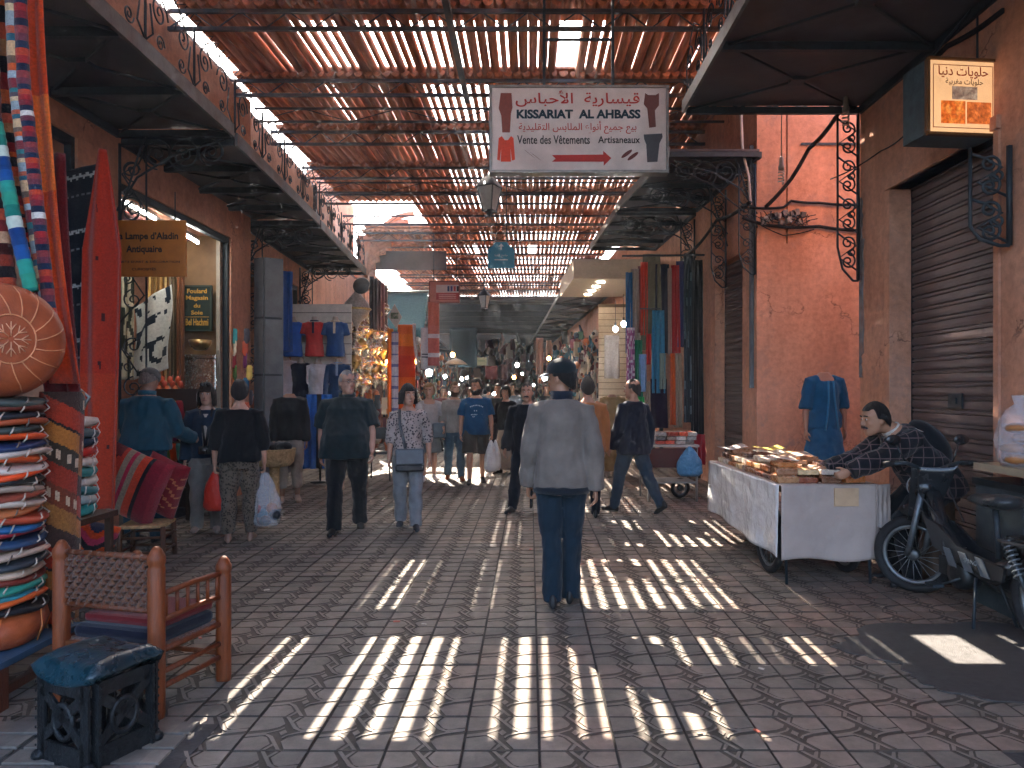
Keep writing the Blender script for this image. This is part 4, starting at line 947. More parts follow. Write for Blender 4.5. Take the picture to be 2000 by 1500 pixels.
# --- armchair, seen from behind
t = thing('armchair', 'rustic wooden armchair with woven rope back, seen from behind', 'armchair', (-1.92, 3.66, 0), -.27)
def post(x, y, h): 
    b = MB(hx('6e3413')); b.lathe([(.036, 0), (.038, .02), (.038, h - .10), (.034, h - .09), (.040, h - .075), (.040, h - .05), (.022, h - .012), (.010, h)], 16, (x, y, 0)); return b.build('post', wood, t)
for x, y, h in ((-.275, -.23, .79), (.275, -.23, .79), (-.275, .23, .645), (.275, .23, .645)): post(x, y, h)
for z in (.30, .12, .17): MB(hx('63300f')).bar((-.275, -.23, z), (.275, -.23, z), .024).build('rail', wood, t)
for x in (-.275, .275):
    for z, z2 in ((.30, .30), (.13, .13), (.20, .20), (.56, .56), (.44, .44)): b = MB(hx('662f12')); b.tube([(x, -.23, z), (x, 0, z + (.008 if z > .4 else 0)), (x, .23, z2)], .014, 8); b.build('rail', wood, t)
    for k in range(6): b = MB(hx('662f12')); b.tube([(x, -.17 + k * .07, .44), (x, -.17 + k * .07, .56)], .009, 7); b.build('spindle', wood, t)
for z in (.30, .14): b = MB(hx('63300f')); b.tube([(-.275, .23, z), (.275, .23, z)], .014, 8); b.build('rail', wood, t)
for z in (.735, .49): b = MB(hx('5c2c12')); b.tube([(-.275, -.23, z), (.275, -.23, z)], .014, 8); b.build('rail', wood, t)
wv = MB(hx('7a4a30'))
for k in range(20):
    x = -.235 + k * .0245; wv.tube([(x, -.23 + (.012 if (k + j) % 2 else -.012), .485 + j * .026) for j in range(11)], .0115, 5, hx(('5e3522', '523020', '66402a')[k % 3]), fl=(1, .5))
for j in range(10): wv.tube([(-.245 + k * .0245, -.23 + (-.014 if (k + j) % 2 else .014), .497 + j * .026) for k in range(21)], .010, 5, hx('58321f'), fl=(.5, 1))
wv.build('woven_back', wool, t)
wv = MB(hx('6a4028')); wv.grid(lambda u, v: V((-.27 + .54 * u, -.22 + .44 * v, .305 + .006 * math.sin(u * 60) * math.sin(v * 60))), 40, 30); wv.build('woven_seat', wool, t, solid=.014)
b = MB(hx('0b0f1e')); b.box((0, .0, .345), (.50, .40, .07)); b.build('cushion', cloth, t, bevel=.03)
b = MB(hx('5e1418')); b.box((.0, .03, .40), (.47, .36, .045)); b.build('cushion', cloth, t, bevel=.02)
# --- black and teal stool in front
t = thing('leather_stool', 'worn teal leather stool with pierced black metal sides', 'stool', (-1.80, 3.06, 0), -.42); t.scale = (.80, .80, .97)
b = MB(hx('1d4a52'))
def fn(u, v):
    x, y = (u - .5) * .44, (v - .5) * .40; ed = max(abs(u - .5), abs(v - .5)) * 2
    return V((x * (1 + .03 * math.sin(v * 7)), y * (1 + .03 * math.sin(u * 6)), .405 + .035 * (1 - (2 * u - 1) ** 2) * (1 - (2 * v - 1) ** 2) - .05 * max(0, ed - .82) / .18 - .018 * math.sin(PI * u) + .03 * abs(2 * u - 1) ** 3 + .006 * noise.noise(V((u * 4, v * 4, 1)))))
b.grid(fn, 30, 26); b.build('seat', mat('teal_leather', hx('12303a'), .28, var=.35, scale=7, bump=.35, bscale=26, spec=.5, col2=hx('0c1a20')), t, solid=.04)
blk = mat('black_pierced_metal', (.014, .016, .018), .45, metal=.4, var=.4, scale=20, bump=.6, bscale=60)
def pierced(c, ax, nrm, w, h):
    b = MB(); c, ax, nz = V(c), V(ax), V((0, 0, 1))
    def bar_(a, e, ww): b.bar(c + ax * a[0] + nz * a[1], c + ax * e[0] + nz * e[1], .014, ww)
    bar_((-w / 2, 0), (-w / 2, h), .055); bar_((w / 2, 0), (w / 2, h), .055); bar_((-w / 2, h - .03), (w / 2, h - .03), .06); bar_((-w / 2, .05), (w / 2, .05), .09)
    bar_((-w / 2, .10), (w / 2, h - .05), .045); bar_((w / 2, .10), (-w / 2, h - .05), .045)
    b.tube([c + ax * .07 * math.cos(k * PI / 8) + nz * (h * .52 + .07 * math.sin(k * PI / 8)) for k in range(16)], .014, 6, closed=True); b.build('pierced_side', blk, t)
    b = MB(hx('0a0a0b'))
    for k in range(9):
        for sx in (-1, 1): b.lathe([(.006, 0), (.006, .004)], 8, c + ax * sx * w / 2 + nz * (.04 + k * h / 9.5) + V(nrm) * .030, V(nrm).to_track_quat('Z', 'Y').to_matrix().to_4x4())
    tag(b.build('stud_row', blk, t), kind='stuff')
pierced((0, -.19, 0), (1, 0, 0), (0, -1, 0), .33, .36); pierced((0, .19, 0), (1, 0, 0), (0, 1, 0), .33, .36); pierced((.19, 0, 0), (0, 1, 0), (1, 0, 0), .30, .36); pierced((-.19, 0, 0), (0, 1, 0), (-1, 0, 0), .30, .36)
for sx in (-1, 1):
    for sy in (-1, 1): b = MB(); b.ball((sx * .185, sy * .19, .025), (.04, .04, .025), 10, 6); b.build('foot', blk, t)
# --- kilim cushions and small stools
def stool(label, loc, h, r=.17, rot=0):
    t = thing('small_stool', label, 'stool', loc, rot)
    for sx in (-1, 1):
        for sy in (-1, 1): b = MB(hx('4a2e1c')); b.tube([(sx * r, sy * r, 0), (sx * r * .95, sy * r * .95, h)], .022, 8); b.build('leg', wood, t)
        for z in (.3, .7): b = MB(hx('4a2e1c')); b.tube([(sx * r, -r, h * z), (sx * r, r, h * z)], .012, 7); b.build('rail', wood, t); b = MB(hx('4a2e1c')); b.tube([(-r, sx * r, h * z), (r, sx * r, h * z)], .012, 7); b.build('rail', wood, t)
    b = MB(hx('5a3a22')); b.box((0, 0, h), (r * 2.1, r * 2.1, .03)); b.build('woven_seat', straw, t, bevel=.01)
stool('small wooden stool under the striped kilim cushion', (-3.42, 6.55, 0), .32, .18, .2)
def cushion(label, loc, rot, w, h, d, cf):
    b = MB()
    for s_ in (-1, 1):
        def fn(u, v):
            e = (1 - abs(2 * u - 1) ** 3.2) * (1 - abs(2 * v - 1) ** 3.2); return V(((u - .5) * w * (1 - .06 * (1 - abs(2 * v - 1))), s_ * d / 2 * e ** .5, (v - .5) * h * (1 - .06 * (1 - abs(2 * u - 1)))))
        b.grid(fn, 34, 34, colfn=cf)
    o = b.build('kilim_cushion', wool, loc=loc); o.rotation_euler = rot; return tag(o, label, 'cushion', 'kilim cushions by the red blanket')
st1 = bands(['15161b', 'b8321c', '8a7a66', 'a82040', '8a7a66', 'c23c1c', '15161b', '7a1426', '8a2230'], [3, 2, 1.2, 1, 1.2, 2, .8, 3, 2])
cushion('black and red kilim cushion with orange and tan stripes on the small stool', (-3.50, 6.45, .68), (.15, .42, .1), .56, .62, .24, lambda u, v: st1(u) if not (u < .24 and int(v * 8) % 3 == 1 and .05 < u) else hx('6a2a2c'))
cushion('wine red kilim cushion leaning behind the striped cushion', (-3.36, 6.70, .64), (.1, .40, -.1), .40, .54, .2, lambda u, v: hx('b56a4a') if (int(u * 16) + int(v * 22)) % 4 == 0 and .2 < v < .8 else hx('7a1622'))
st2 = bands(['c8481c', '1c2c4a', 'c04a5a', 'd0541c', '22242a', 'b83a5c'])
cushion('orange and pink patterned cushion behind the armchair', (-3.22, 5.3, .40), (.2, .3, .3), .40, .36, .2, lambda u, v: st2(v * 1.2 + .1 * math.sin(u * 12)))
pouf_flat('brown leather pouf on the floor under the orange and pink cushion', (-3.25, 5.3, .0), .26, .22, '4a2a1c', '8a5a3c', 1)
b = MB(hx('a89884'))
for k in range(14): b.tube([(-.06 + k * .009, 0, 0), (-.07 + k * .010, -.01, -.06), (-.075 + k * .011, 0, -.12)], .004, 4)
tag(b.build('tassel', wool, loc=(-3.62, 6.2, .74)), 'pale wool tassel hanging beside the red blanket', 'tassel')
# fringe and red cloth at the picture edge
hang('red_rug', 'red rug corner hanging beside the low bench', 'rug', (-2.72, 3.12, .34), (-2.36, 3.02, .34), .36, col=hx('a82018'), m_=wool, folds=.6, amp=.02)
# --- signs
def board(name, label, c, w, h, col, d=.03, rot=0, edge=None, m_=None, cat='sign'):
    t = thing(name, label, cat, c, rot); MB(hx(col)).box((0, d / 2, 0), (w, d, h)).build('board', m_ or paint, t, bevel=.004)
    if edge: b = MB(hx(edge)); e = .02; [b.box(p, s_) for p, s_ in (((0, -.004, h / 2 - e / 2), (w, .012, e)), ((0, -.004, -h / 2 + e / 2), (w, .012, e)), ((w / 2 - e / 2, -.004, 0), (e, .0121, h - 2 * e)), ((-w / 2 + e / 2, -.004, 0), (e, .0121, h - 2 * e)))]; b.build('border', paint, t)
    return t
def ink(c): return mat('print_ink', hx(c), .6, var=.12, scale=30, bump=0)
t = board('shop_sign', 'ochre sign for an antiques shop hanging beside the red blanket', px(288, 485, 6.75) , .70, .52, 'a86420', m_=paint)
k_ = ink('1c1a1c')
for tx, w, h, z, x, bd, it in (('La Lampe d\u2019Aladin', .58, .085, .105, -.005, .03, 0), ('Antiquaire', .33, .085, -.015, -.03, .03, 0), ('OBJETS D\u2019ART & D\u00c9CORATION', .60, .03, -.125, -.0, .02, 0), ('CURIOSIT\u00c9S', .22, .03, -.19, -.03, .02, 0)):
    lettering(tx, w, h, k_, t, tr(x, -.004, z) @ FRONT, bold=bd)
b = MB(); b.tube([(-.25, .01, .26), (-.25, .01, .52)], .006, 6); b.tube([(.25, .01, .26), (.25, .01, .52)], .006, 6); b.build('hanger_rod', iron, t)
WY = 10.05
t = board('scarf_sign', 'dark green framed sign with gold lettering in the scarf shop', px(385, 602, WY), .40, .63, '12251f', edge='2a3a34', d=.04)
g_ = mat('gold_ink', hx('c9963c'), .45, metal=.3, var=.1, bump=0)
for tx, w, z, h in (('Foulard', .27, .235, .062), ('Magasin', .30, .135, .075), ('du', .09, .035, .055), ('Soie', .16, -.06, .058), ('Bel Hachmi', .31, -.19, .095)): lettering(tx, w, h, g_, t, tr(0, -.006, z) @ FRONT, bold=.025)
MB(hx('c9963c')).box((0, -.004, -.12), (.33, .006, .006)).build('rule', paint, t)
# --- scarf shop interior
t = thing('display_board', 'tan lit display panel on the inner wall of the scarf shop', 'panel', px(390, 640, WY + .12)); MB(hx('7a5c3c')).box((0, 0, 0), (.52, .03, 2.7)).build('panel', paint, t); [MB(hx('9a9080')).box((x, -.02, 0), (.05, .03, 2.7)).build('edge_strip', paint, t) for x in (-.27, .27)]
gold = bands(['8a6432', 'b98f52', '6e4c26', 'caa86c', '5a3c22', 'a87c44'])
for i, (x, w, ln, pal) in enumerate(((315, 30, 1.62, gold), (343, 26, 1.75, bands(['7a6a50', '4a3c2c', '8a7a5c', '5c4a34'])), (300, 20, 1.2, bands(['b08c50', '7c5a30'])), (353, 14, 1.7, bands(['7c4a2c', '5e3820'])))):
    hang('gold_scarf', ('gold brocade scarf', 'bronze patterned scarf', 'short gold striped scarf', 'narrow copper scarf')[i] + ' hanging inside the scarf shop', 'scarf', px(x - w / 2, 520, WY - .05 * i), px(x + w / 2, 520, WY - .05 * i), ln, lambda u, v, p=pal: p(u * 2.0), folds=3, amp=.025, group='scarves inside the scarf shop')
def spot(u, v): return hx('1a2630') if noise.noise(V((u * 5, v * 9, 4))) > .22 or (abs(u - .42) < .16 and abs(v - .3) < .06) else hx('b7b9b0')
b = MB(); p0 = px(262, 600, WY - .5)
b.grid(lambda u, v: V((u * .47 + .02 * math.sin(v * 6), .03 * math.sin(u * 8 + v * 3), .30 * u - (.95 + .15 * u) * v)), 26, 36, colfn=spot); tag(b.build('spotted_shawl', cloth, loc=p0, solid=.006), 'white shawl with dark ink spots draped in the scarf shop', 'shawl')
def spot2(u, v): return hx('2a3028') if noise.noise(V((u * 4, v * 7, 9))) > .05 else hx('a8a48c')
hang('green_shawl', 'mottled green shawl behind the scroll bracket', 'shawl', px(236, 540, 9.2), px(262, 540, 9.2), 1.3, spot2, folds=2, amp=.02)
b = MB(hx('6a5a48')); b.lathe([(.02, -.09), (.08, -.075), (.13, -.02), (.15, .05), (.14, .055), (.11, .0), (.02, -.05)], 24); tag(b.build('hanging_bowl', brass, loc=px(391, 672, WY - .15)), 'dark brass bowl lamp below the green scarf sign', 'lamp')
t = thing('mirror', 'silver framed mirror at the foot of the scarf display', 'mirror', px(386, 748, WY - .02)); MB(hx('5a6468')).box((0, 0, 0), (.40, .012, .70)).build('glass', silver, t)
for p, s_ in (((0, -.012, .36), (.52, .04, .06)), ((0, -.012, -.36), (.52, .04, .06)), ((.23, -.012, 0), (.06, .0401, .66)), ((-.23, -.012, 0), (.06, .0401, .66))): MB().box(p, s_).build('frame', silver, t, bevel=.012)
def tube_lamp(label, a, b_, r=.016):
    t = thing('tube_light', label, 'light', (V(a) + V(b_)) / 2, 0, 'fluorescent tubes in the scarf shop'); m_ = (V(a) + V(b_)) / 2
    b = MB(); b.tube([V(a) - m_, V(b_) - m_], r, 8); b.build('tube', tube_light, t); b = MB(hx('8a8a88')); b.bar(V(a) - m_ + V((0, 0, .035)), V(b_) - m_ + V((0, 0, .035)), .05, .03); b.build('housing', paint, t)
tube_lamp('nearer fluorescent tube under the scarf shop ceiling', px(240, 393, 8.05), px(303, 428, 8.9)); tube_lamp('farther fluorescent tube behind the ochre sign', px(340, 446, 9.1), px(386, 474, 9.8))
# crinkled red cloth on the shop ceiling
b = MB(hx('6a2418')); y0 = YB0 + .2
b.grid(lambda u, v: V((XL(8) - .45 - 2 * u, y0 + v * 3.0, 3.58 + .05 * noise.noise(V((u * 6, v * 9, 2))))), 24, 34); tag(b.build('ceiling_cloth', cloth, solid=.01), 'crinkled red cloth lining the scarf shop ceiling', 'cloth')
# rows of slippers and small leather goods
def slipper(mb, p, c, L=.2, rot=None):
    mb.m = tr(p) @ (rot or M.Identity(4)); st_ = [(-.45, .14, .03), (-.3, .19, .05), (0, .18, .05), (.28, .2, .07), (.46, .12, .06), (.54, .03, .045)]
    mb.loft([[V((w * L * math.cos(2 * PI * j / 10), y * L, max(0, h * L * (1 + math.sin(2 * PI * j / 10)) * (1 if y > .05 else .6)))) for j in range(10)] for y, w, h in st_], hx(c)); mb.m = M.Identity(4)
SLC = ['b0421f', '2a8a8c', 'c9a84c', '8a2430', '3c3a44', 'c86a3a', '6a2a5a', 'd0c0a8', '1f5a7c', '4a6a3a']
for i in range(12):
    b = MB(); slipper(b, (0, 0, 0), SLC[i % 10], .24, rx(R(-80))); o = b.build('slipper', leather, loc=px(312 + (i % 4) * 13, 800 + (i // 4) * 42, 8.7 - .02 * i)); tag(o, 'pointed slipper on the scarf shop rack, %s in the %s row' % (ordn(i % 4), ordn(i // 4)), 'slipper', 'slippers on the scarf shop rack')
t = thing('slipper_rack', 'dark wooden rack of slippers beside the denim man', 'rack', px(332, 800, 8.85)); MB(hx('2a1c16')).box((0, .06, -.75), (.62, .04, 2.0)).build('back_panel', wood, t); [MB(hx('3a2a20')).box((0, -.02, z), (.62, .16, .025)).build('shelf', wood, t) for z in (-.14, -.4, -.66, -.95)]
for i in range(14):
    b = MB(hx(('b84a24', 'a83a1c', 'c86030')[i % 3])); b.ball((0, 0, 0), (.035, .03, .05), 8, 6); b.tube([(0, 0, .05), (0, 0, .12)], .004, 4); tag(b.build('leather_charm', leather, loc=px(285 + i * 5.2, 742 + 9 * (i % 3), 9.3)), 'orange leather charm in the hanging row, %s along' % ordn(i), 'charm', 'orange charms in the scarf shop')
for i in range(18):
    c = SLC[(i * 3 + 1) % 10]; b = MB(); slipper(b, (0, 0, 0), c, .22, rz(rnd.uniform(-.7, .7)) @ rx(R(-95))); o = b.build('slipper', leather, loc=px(452 + (i % 2) * 26 + rnd.uniform(-6, 6) + (i // 2) * 1.5, 655 + (i // 2) * 24, 10.35)); tag(o, 'slipper pinned to the pillar by the grey doors, %s row %s' % (ordn(i // 2), ('near side', 'door side')[i % 2]), 'slipper', 'slippers pinned by the grey doors')
# grey folding doors
t = thing('folding_door', 'grey painted folding doors opened against the clothes shop pillar', 'door', px(498, 765, 11.0) * 1.0)
t.location.z = 0
for i, (x0, x1, y0, y1) in enumerate(((.0, .17, 0, -.10), (.18, .40, -.10, .06))):
    b = MB(); b.bar((x0, y0, 1.8), (x1, y1, 1.8), .035, 3.4); b.build('door_leaf', grey_paint, t)
    for z in (.9, 1.75, 2.6): b = MB(); b.bar((x0 + .01, y0 - .02, z), (x1 - .01, y1 - .025, z), .02, .03); b.build('door_rail', iron, t)
# --- mannequins and garments of the clothes shop
ivory = mat('mannequin_plastic', hx('9a8f84'), .4, var=.06, bump=.02)
def torso_form(label, p, rot, topc, sleeve, hem=.82, trim=None, H=1.62, mname='bust_form', armdir=None):
    f = Fig(H, .92, .92, legs=((0, 0, .02), (0, 0, .02)), arms=((0, .22, .1), (0, .22, .1)) if not armdir else armdir)
    t = thing(mname, label, 'mannequin', p, rot, 'dressed bust forms in the clothes shop')
    mb = MB(); mb.loft(f.torso(.93)); mb.tube([f.T(V((0, .01, 1.46))), f.T(V((0, .0, 1.56)))], [.055, .05], 12)
    if sleeve > 1:
        for sd in (-1, 1): f.hand(mb, sd); mb.tube([f.el[sd].lerp(f.wr[sd], .7), f.wr[sd]], [.03, .024], 8)
    o = obj('bust', union(mb, 'bust', .012), ivory, t); mb = MB(); f.top(mb, hem=hem, sleeve=sleeve, g=.016, neck=1.47); o2 = obj('tunic', union(mb, 'tunic', .012, 2, .008), fab(hx(topc)), t)
    if trim: b = MB(hx(trim)); b.box(f.T(V((0, -.125, 1.34))), (.035, .012, .2)); b.loft([[f.T(V((.074 * math.cos(2 * PI * j / 16), .07 * math.sin(2 * PI * j / 16) + .006, z))) for j in range(16)] for z in (1.465, 1.485)], cap=False); b.build('neck_trim', cloth, t, solid=.008)
    for o in t.children: o.location = (0, 0, -1.25); o.scale = (H / 1.75,) * 3
    return t
MYC = 12.4
for lab, x, y, c, sl_, tr_c in (('red tunic with navy neck trim on a bust form, upper row', 614, 640, 'd83434', .55, '16203a'), ('navy tunic with pale neck trim on a bust form, upper row', 655, 640, '245490', .62, 'b8aa98'), ('bright blue tunic on a bust form beside the hanging jacket', 572, 640, '3070d8', .6, None), ('white long-sleeved tunic on a bust form, lower row', 621, 722, 'e0dade', 1.95, None), ('navy long-sleeved tunic on a bust form, lower row', 660, 722, '1e4470', 1.95, '8a98b0'), ('white long tunic on a bust form behind the grey doors', 558, 715, 'dcd6da', 1.95, None), ('dark navy long-sleeved tunic beside the white long tunic', 588, 720, '121c34', 1.95, None)):
    torso_form(lab, px(x, y, MYC), .1, c, sl_, trim=tr_c)
hang('hanging_jacket', 'dark blue jacket hanging above the white long tunic', 'jacket', px(550, 530, 11.4), px(569, 530, 11.4), 1.25, col=hx('1e4a8c'), folds=1, amp=.05, solid=.05)
t = thing('garment_board', 'pale panel behind the upper row of bust forms', 'panel', px(628, 712, 12.75)); MB(hx('c4bfb6')).box((0, 0, 0), (1.05, .03, 2.1)).build('board', paint, t); [MB(hx('55524e')).box((0, -.02, z), (1.05, .01, .012)).build('rail', paint, t) for z in (.9, .72, .54, .36, .18, 0, -.18)]
hang('blue_gown', 'long blue and black gown hanging on a stand', 'gown', px(598, 770, 12.0), px(648, 770, 12.0), 1.22, lambda u, v: hx('17181d') if .38 < u < .62 else hx('2a66b4'), folds=4, amp=.04, taper=1.35)
b = MB(); b.tube([(0, 0, 0), (0, 0, 1.45)], .014, 8); b.lathe([(.16, 0), (.16, .02), (.02, .03)], 16); tag(b.build('gown_stand', iron, loc=(px(623, 770, 12.02).x, 12.1, 0)), 'thin iron stand carrying the blue gown', 'stand')
def dressed(label, loc, rot, topc, botc, H=1.7, topk=None, botk=None, pose=None, group='full-length mannequins', shoec='8a7a6c', tops=None):
    f = pose or Fig(H, .95, .95, female=True, legs=((.08, .04, .02), (-.05, .04, .02)), arms=((.05, .14, .15), (.0, .16, .15)))
    return figure('mannequin', label, 'mannequin', loc, rot, f, top=tops or (fab(hx(topc)), topk or dict(hem=.86, g=.02, loose=.02), 'jacket'), bottom=(fab(hx(botc)), botk or dict(g=.014, loose=.01, length=.86)), shoe=(mat('mannequin_shoe', hx(shoec), .5),), headless=True, group=group, bodym=mat('mannequin_skin', hx('8a6654'), .45, var=.05, bump=0), voxel=.011)
dressed('headless mannequin in black jacket and beige trousers beside the basket', gr(566, 980), .35, '14161c', 'a3978a', 1.72)
dressed('headless mannequin in cream trousers behind the heavy man', gr(655, 955), .2, '8a8478', 'a89a84', 1.62)
t = thing('wicker_stand', 'wicker basket of black hats on a woven stand', 'basket', gr(536, 993))
b = MB(); b.lathe([(.10, 0), (.085, .02), (.065, .06), (.06, .5), (.08, .56)], 16); b.build('stand', straw, t); b = MB(); b.lathe([(.20, .55), (.24, .60), (.265, .76), (.27, .77), (.25, .77), (.22, .62)], 24); b.build('basket', straw, t)
for i in range(6): b = MB((.012, .012, .014)); b.ball((-.15 + .06 * i, .03 * (i % 2), .80), (.07, .09, .05), 12, 7, rot=ry(.4 * (i % 3 - 1))); b.build('hat', cloth, t)
t = thing('goods_table', 'low table of small goods beside the wicker stand', 'table', (-3.75, 8.95, 0)); MB(hx('6a665e')).box((0, 0, .55), (.55, .9, .04)).build('top', paint, t)
for sx in (-1, 1):
    for sy in (-1, 1): MB(hx('3a3028')).box((sx * .24, sy * .40, .27), (.04, .04, .53)).build('leg', wood, t)
for i in range(16): b = MB(hx(('9aa0a2', 'b8b0a0', '8a3a2c', '2f5a6a', '4a4a50')[i % 5])); b.lathe([(.02, 0), (.035, .02), (.035, .09), (.015, .12), (.02, .15)], 10); tag(b.build('small_bottle', metal, loc=(-3.95 + .11 * (i % 4), 8.6 + .2 * (i // 4), .57)), 'small bottle on the low goods table, row %s number %s' % (ordn(i // 4), ordn(i % 4)), 'bottle', 'bottles on the goods table')
# ================================================================== HANGING SIGNS AND LANTERNS
SY = 7.5
c = px(1131, 252, SY); sw, sh = 345 * SY / F, 166 * SY / F
t = thing('market_sign', 'big white hanging sign for traditional clothes with a red arrow', 'sign', c)
b = MB(hx('a89c94')); b.box((0, .06, 0), (sw, .12, sh)); b.build('sign_box', mat('sign_white', hx('d6cac2'), .4, var=.16, scale=3, bump=.08, bscale=20, col2=hx('bfb0a6')), t, bevel=.02)
b = MB(hx('6a645e'))
for p, s_ in (((0, .06, sh / 2), (sw + .03, .15, .025)), ((0, .06, -sh / 2), (sw + .03, .15, .025)), ((sw / 2, .06, 0), (.025, .1501, sh - .03)), ((-sw / 2, .06, 0), (.025, .1501, sh - .03))): b = MB(hx('7a736c')); b.box(p, s_); b.build('frame_strip', metal, t)
def onsign(x, y, d=-.004): return tr((x - 1131) * SY / F, d, -(y - 252) * SY / F) @ FRONT
def W_(p): return p * SY / F
red = ink('b2322a'); dk = ink('15303c'); blk_ = ink('20181a'); brn = ink('8a4a3e'); org = ink('d8482c'); gry = ink('4a4a4e')
lettering(arabic('قيسارية  الأحباس'), W_(242), W_(32), red, t, onsign(1128, 193), bold=.012)
lettering('KISSARIAT  AL AHBASS', W_(242), W_(18), dk, t, onsign(1130, 223), bold=.045)
lettering(arabic('بيع جميع أنواع الملابس التقليدية'), W_(230), W_(25), red, t, onsign(1128, 249), bold=.008)
lettering('Vente des V\u00eatements', W_(142), W_(17), blk_, t, onsign(1081, 273), bold=.015); lettering('Artisaneaux', W_(82), W_(14), blk_, t, onsign(1209, 273), bold=.015)
def flat(poly, m_, name, d=-.003):
    b = MB(); b.prism([(W_(x - 1131), -W_(y - 252)) for x, y in poly][::-1], .002, tr(0, d, 0) @ FRONT); return b.build(name, m_, t)
flat([(1078, 303), (1178, 302), (1178, 295), (1194, 309), (1179, 324), (1179, 316), (1078, 316), (1085, 310)], red, 'arrow')
flat([(978, 182), (999, 182), (1001, 210), (998, 222), (996, 259), (981, 259), (979, 226), (974, 212)], brn, 'garment_print'); flat([(1260, 182), (1266, 186), (1280, 186), (1287, 182), (1287, 206), (1279, 216), (1281, 248), (1268, 250), (1264, 212), (1257, 204)], ink('6e443e'), 'garment_print')
flat([(974, 270), (980, 266), (986, 274), (992, 274), (998, 266), (1003, 270), (1006, 312), (1000, 314), (997, 290), (998, 316), (978, 316), (979, 290), (976, 314), (971, 312)], org, 'garment_print'); flat([(1257, 263), (1293, 261), (1294, 268), (1288, 280), (1284, 316), (1264, 317), (1262, 282), (1258, 272)], gry, 'garment_print')
for x0, m_ in ((1040, ink('7a6260')), (1230, ink('6a3430'))):
    for dx, a in ((-6, .9), (6, .9)):
        rr = [(x0 + dx + 5.2 * math.cos(q) * math.cos(a) - 13 * math.sin(q) * math.sin(a) * (1 if x0 > 1100 else -1), 303 + 5.2 * math.cos(q) * math.sin(a) * .5 + 13 * math.sin(q) * math.cos(a) + dx * .4) for q in [2 * PI * k / 14 for k in range(14)]]
        flat(rr, m_, 'slipper_print', -.0035)
for x in (1063, 1198): b = MB(); b.bar((W_(x - 1131), .06, sh / 2), (W_(x - 1131), .06, 5.71 - c.z), .03, .03); b.build('hanger_post', iron, t)
b = MB(); b.bar((W_(1063 - 1131), .06, W_(252 - 72)), (W_(1198 - 1131), .06, W_(252 - 72)), .025); b.build('hanger_bar', iron, t)
def lantern(label, c, s_=1.0, rod=1.4):
    t = thing('street_lantern', label, 'lantern', c, .3, 'hanging street lanterns'); z = lambda a: a * s_
    b = MB(); b.lathe([(z(.20), z(.14)), (z(.19), z(.16)), (z(.10), z(.26)), (z(.06), z(.29)), (z(.03), z(.33)), (z(.012), z(.36))], 4); b.build('cap', iron, t)
    for k in range(4):
        a = PI / 2 * k; a2 = a + PI / 2; p = [V((z(.175) * math.cos(a), z(.175) * math.sin(a), z(.14))), V((z(.175) * math.cos(a2), z(.175) * math.sin(a2), z(.14))), V((z(.10) * math.cos(a2), z(.10) * math.sin(a2), z(-.18))), V((z(.10) * math.cos(a), z(.10) * math.sin(a), z(-.18)))]
        b = MB(); q = [v * .97 for v in p]; b.add([*p, *q], [(0, 1, 2, 3), (7, 6, 5, 4), (0, 4, 5, 1), (1, 5, 6, 2), (2, 6, 7, 3), (3, 7, 4, 0)]); b.build('pane', glassy, t)
        b = MB(); b.bar(p[0], p[3], z(.02)); b.build('corner_bar', iron, t)
    b = MB(); b.lathe([(z(.11), z(-.20)), (z(.115), z(-.18)), (z(.05), z(-.22)), (z(.02), z(-.26)), (.003, z(-.28))], 4); b.build('base', iron, t)
    b = MB(); b.tube([(0, 0, z(.34)), (0, 0, z(.34) + rod)], .01, 6); b.build('rod', iron, t)
lantern('black street lantern hanging beside the big white sign', px(956, 386, 10.3), 1.0, 1.2); lantern('smaller black street lantern hanging farther up the street', px(946, 588, 20), 1.0, 1.6)
LY = 14.0; c = px(979, 500, LY); k = LY / F
t = thing('direction_sign', 'teal house-shaped sign with white arrow and Arabic text', 'sign', c); pl = [(953, 524), (1005, 524), (1005, 488), (996, 481), (990, 473), (968, 473), (962, 481), (953, 488)]
b = MB(hx('2f7f98')); b.prism([((x - 979) * k, -(y - 500) * k) for x, y in pl][::-1], .03, FRONT); b.build('board', paint, t)
wi = ink('b8c8cc'); lettering(arabic('جامع الفنا'), 25 * k, 7 * k, wi, t, tr(0, -.034, 0 * k) @ FRONT); MB(hx('b8c8cc')).box((0, -.034, -8 * k), (26 * k, .004, 1.6 * k)).build('print_line', paint, t)
b = MB(hx('c8d4d6')); b.prism([(-1.4 * k, -6 * k), (1.4 * k, -6 * k), (1.4 * k, 0), (5 * k, 0), (0, 6 * k), (-5 * k, 0), (-1.4 * k, 0)], .003, tr(0, -.034, 18 * k) @ FRONT); b.build('arrow', paint, t)
b = MB(); b.tube([(-.1, .02, .25), (-.1, .02, 1.4)], .008, 6); b.tube([(.1, .02, .25), (.1, .02, 1.4)], .008, 6); b.build('hanger_rod', iron, t)
PY = 13.6; t = board('picture_sign', 'pink framed sign with small garment pictures hanging over the scarves', px(868, 570, PY), 60 * PY / F, 43 * PY / F, 'b06a58', edge='7a4034'); k = PY / F
MB(hx('b8a49c')).box((6 * k, -.005, 6 * k), (44 * k, .006, 15 * k)).build('picture_strip', paint, t); MB(hx('962f2a')).box((6 * k, -.005, -9 * k), (44 * k, .006, 13 * k)).build('text_block', paint, t)
for i, cc in enumerate(('2c3a5a', '4a3a6a', 'a83a3a', '1c2430')): MB(hx(cc)).box(((8 + i * 6) * k, -.009, 6 * k), (4 * k, .004, 10 * k)).build('garment_print', paint, t)
for i in range(3): MB(hx('d8b0a0')).box((6 * k, -.009, (-6 - i * 3.2) * k), (34 * k, .003, .8 * k)).build('print_line', paint, t)
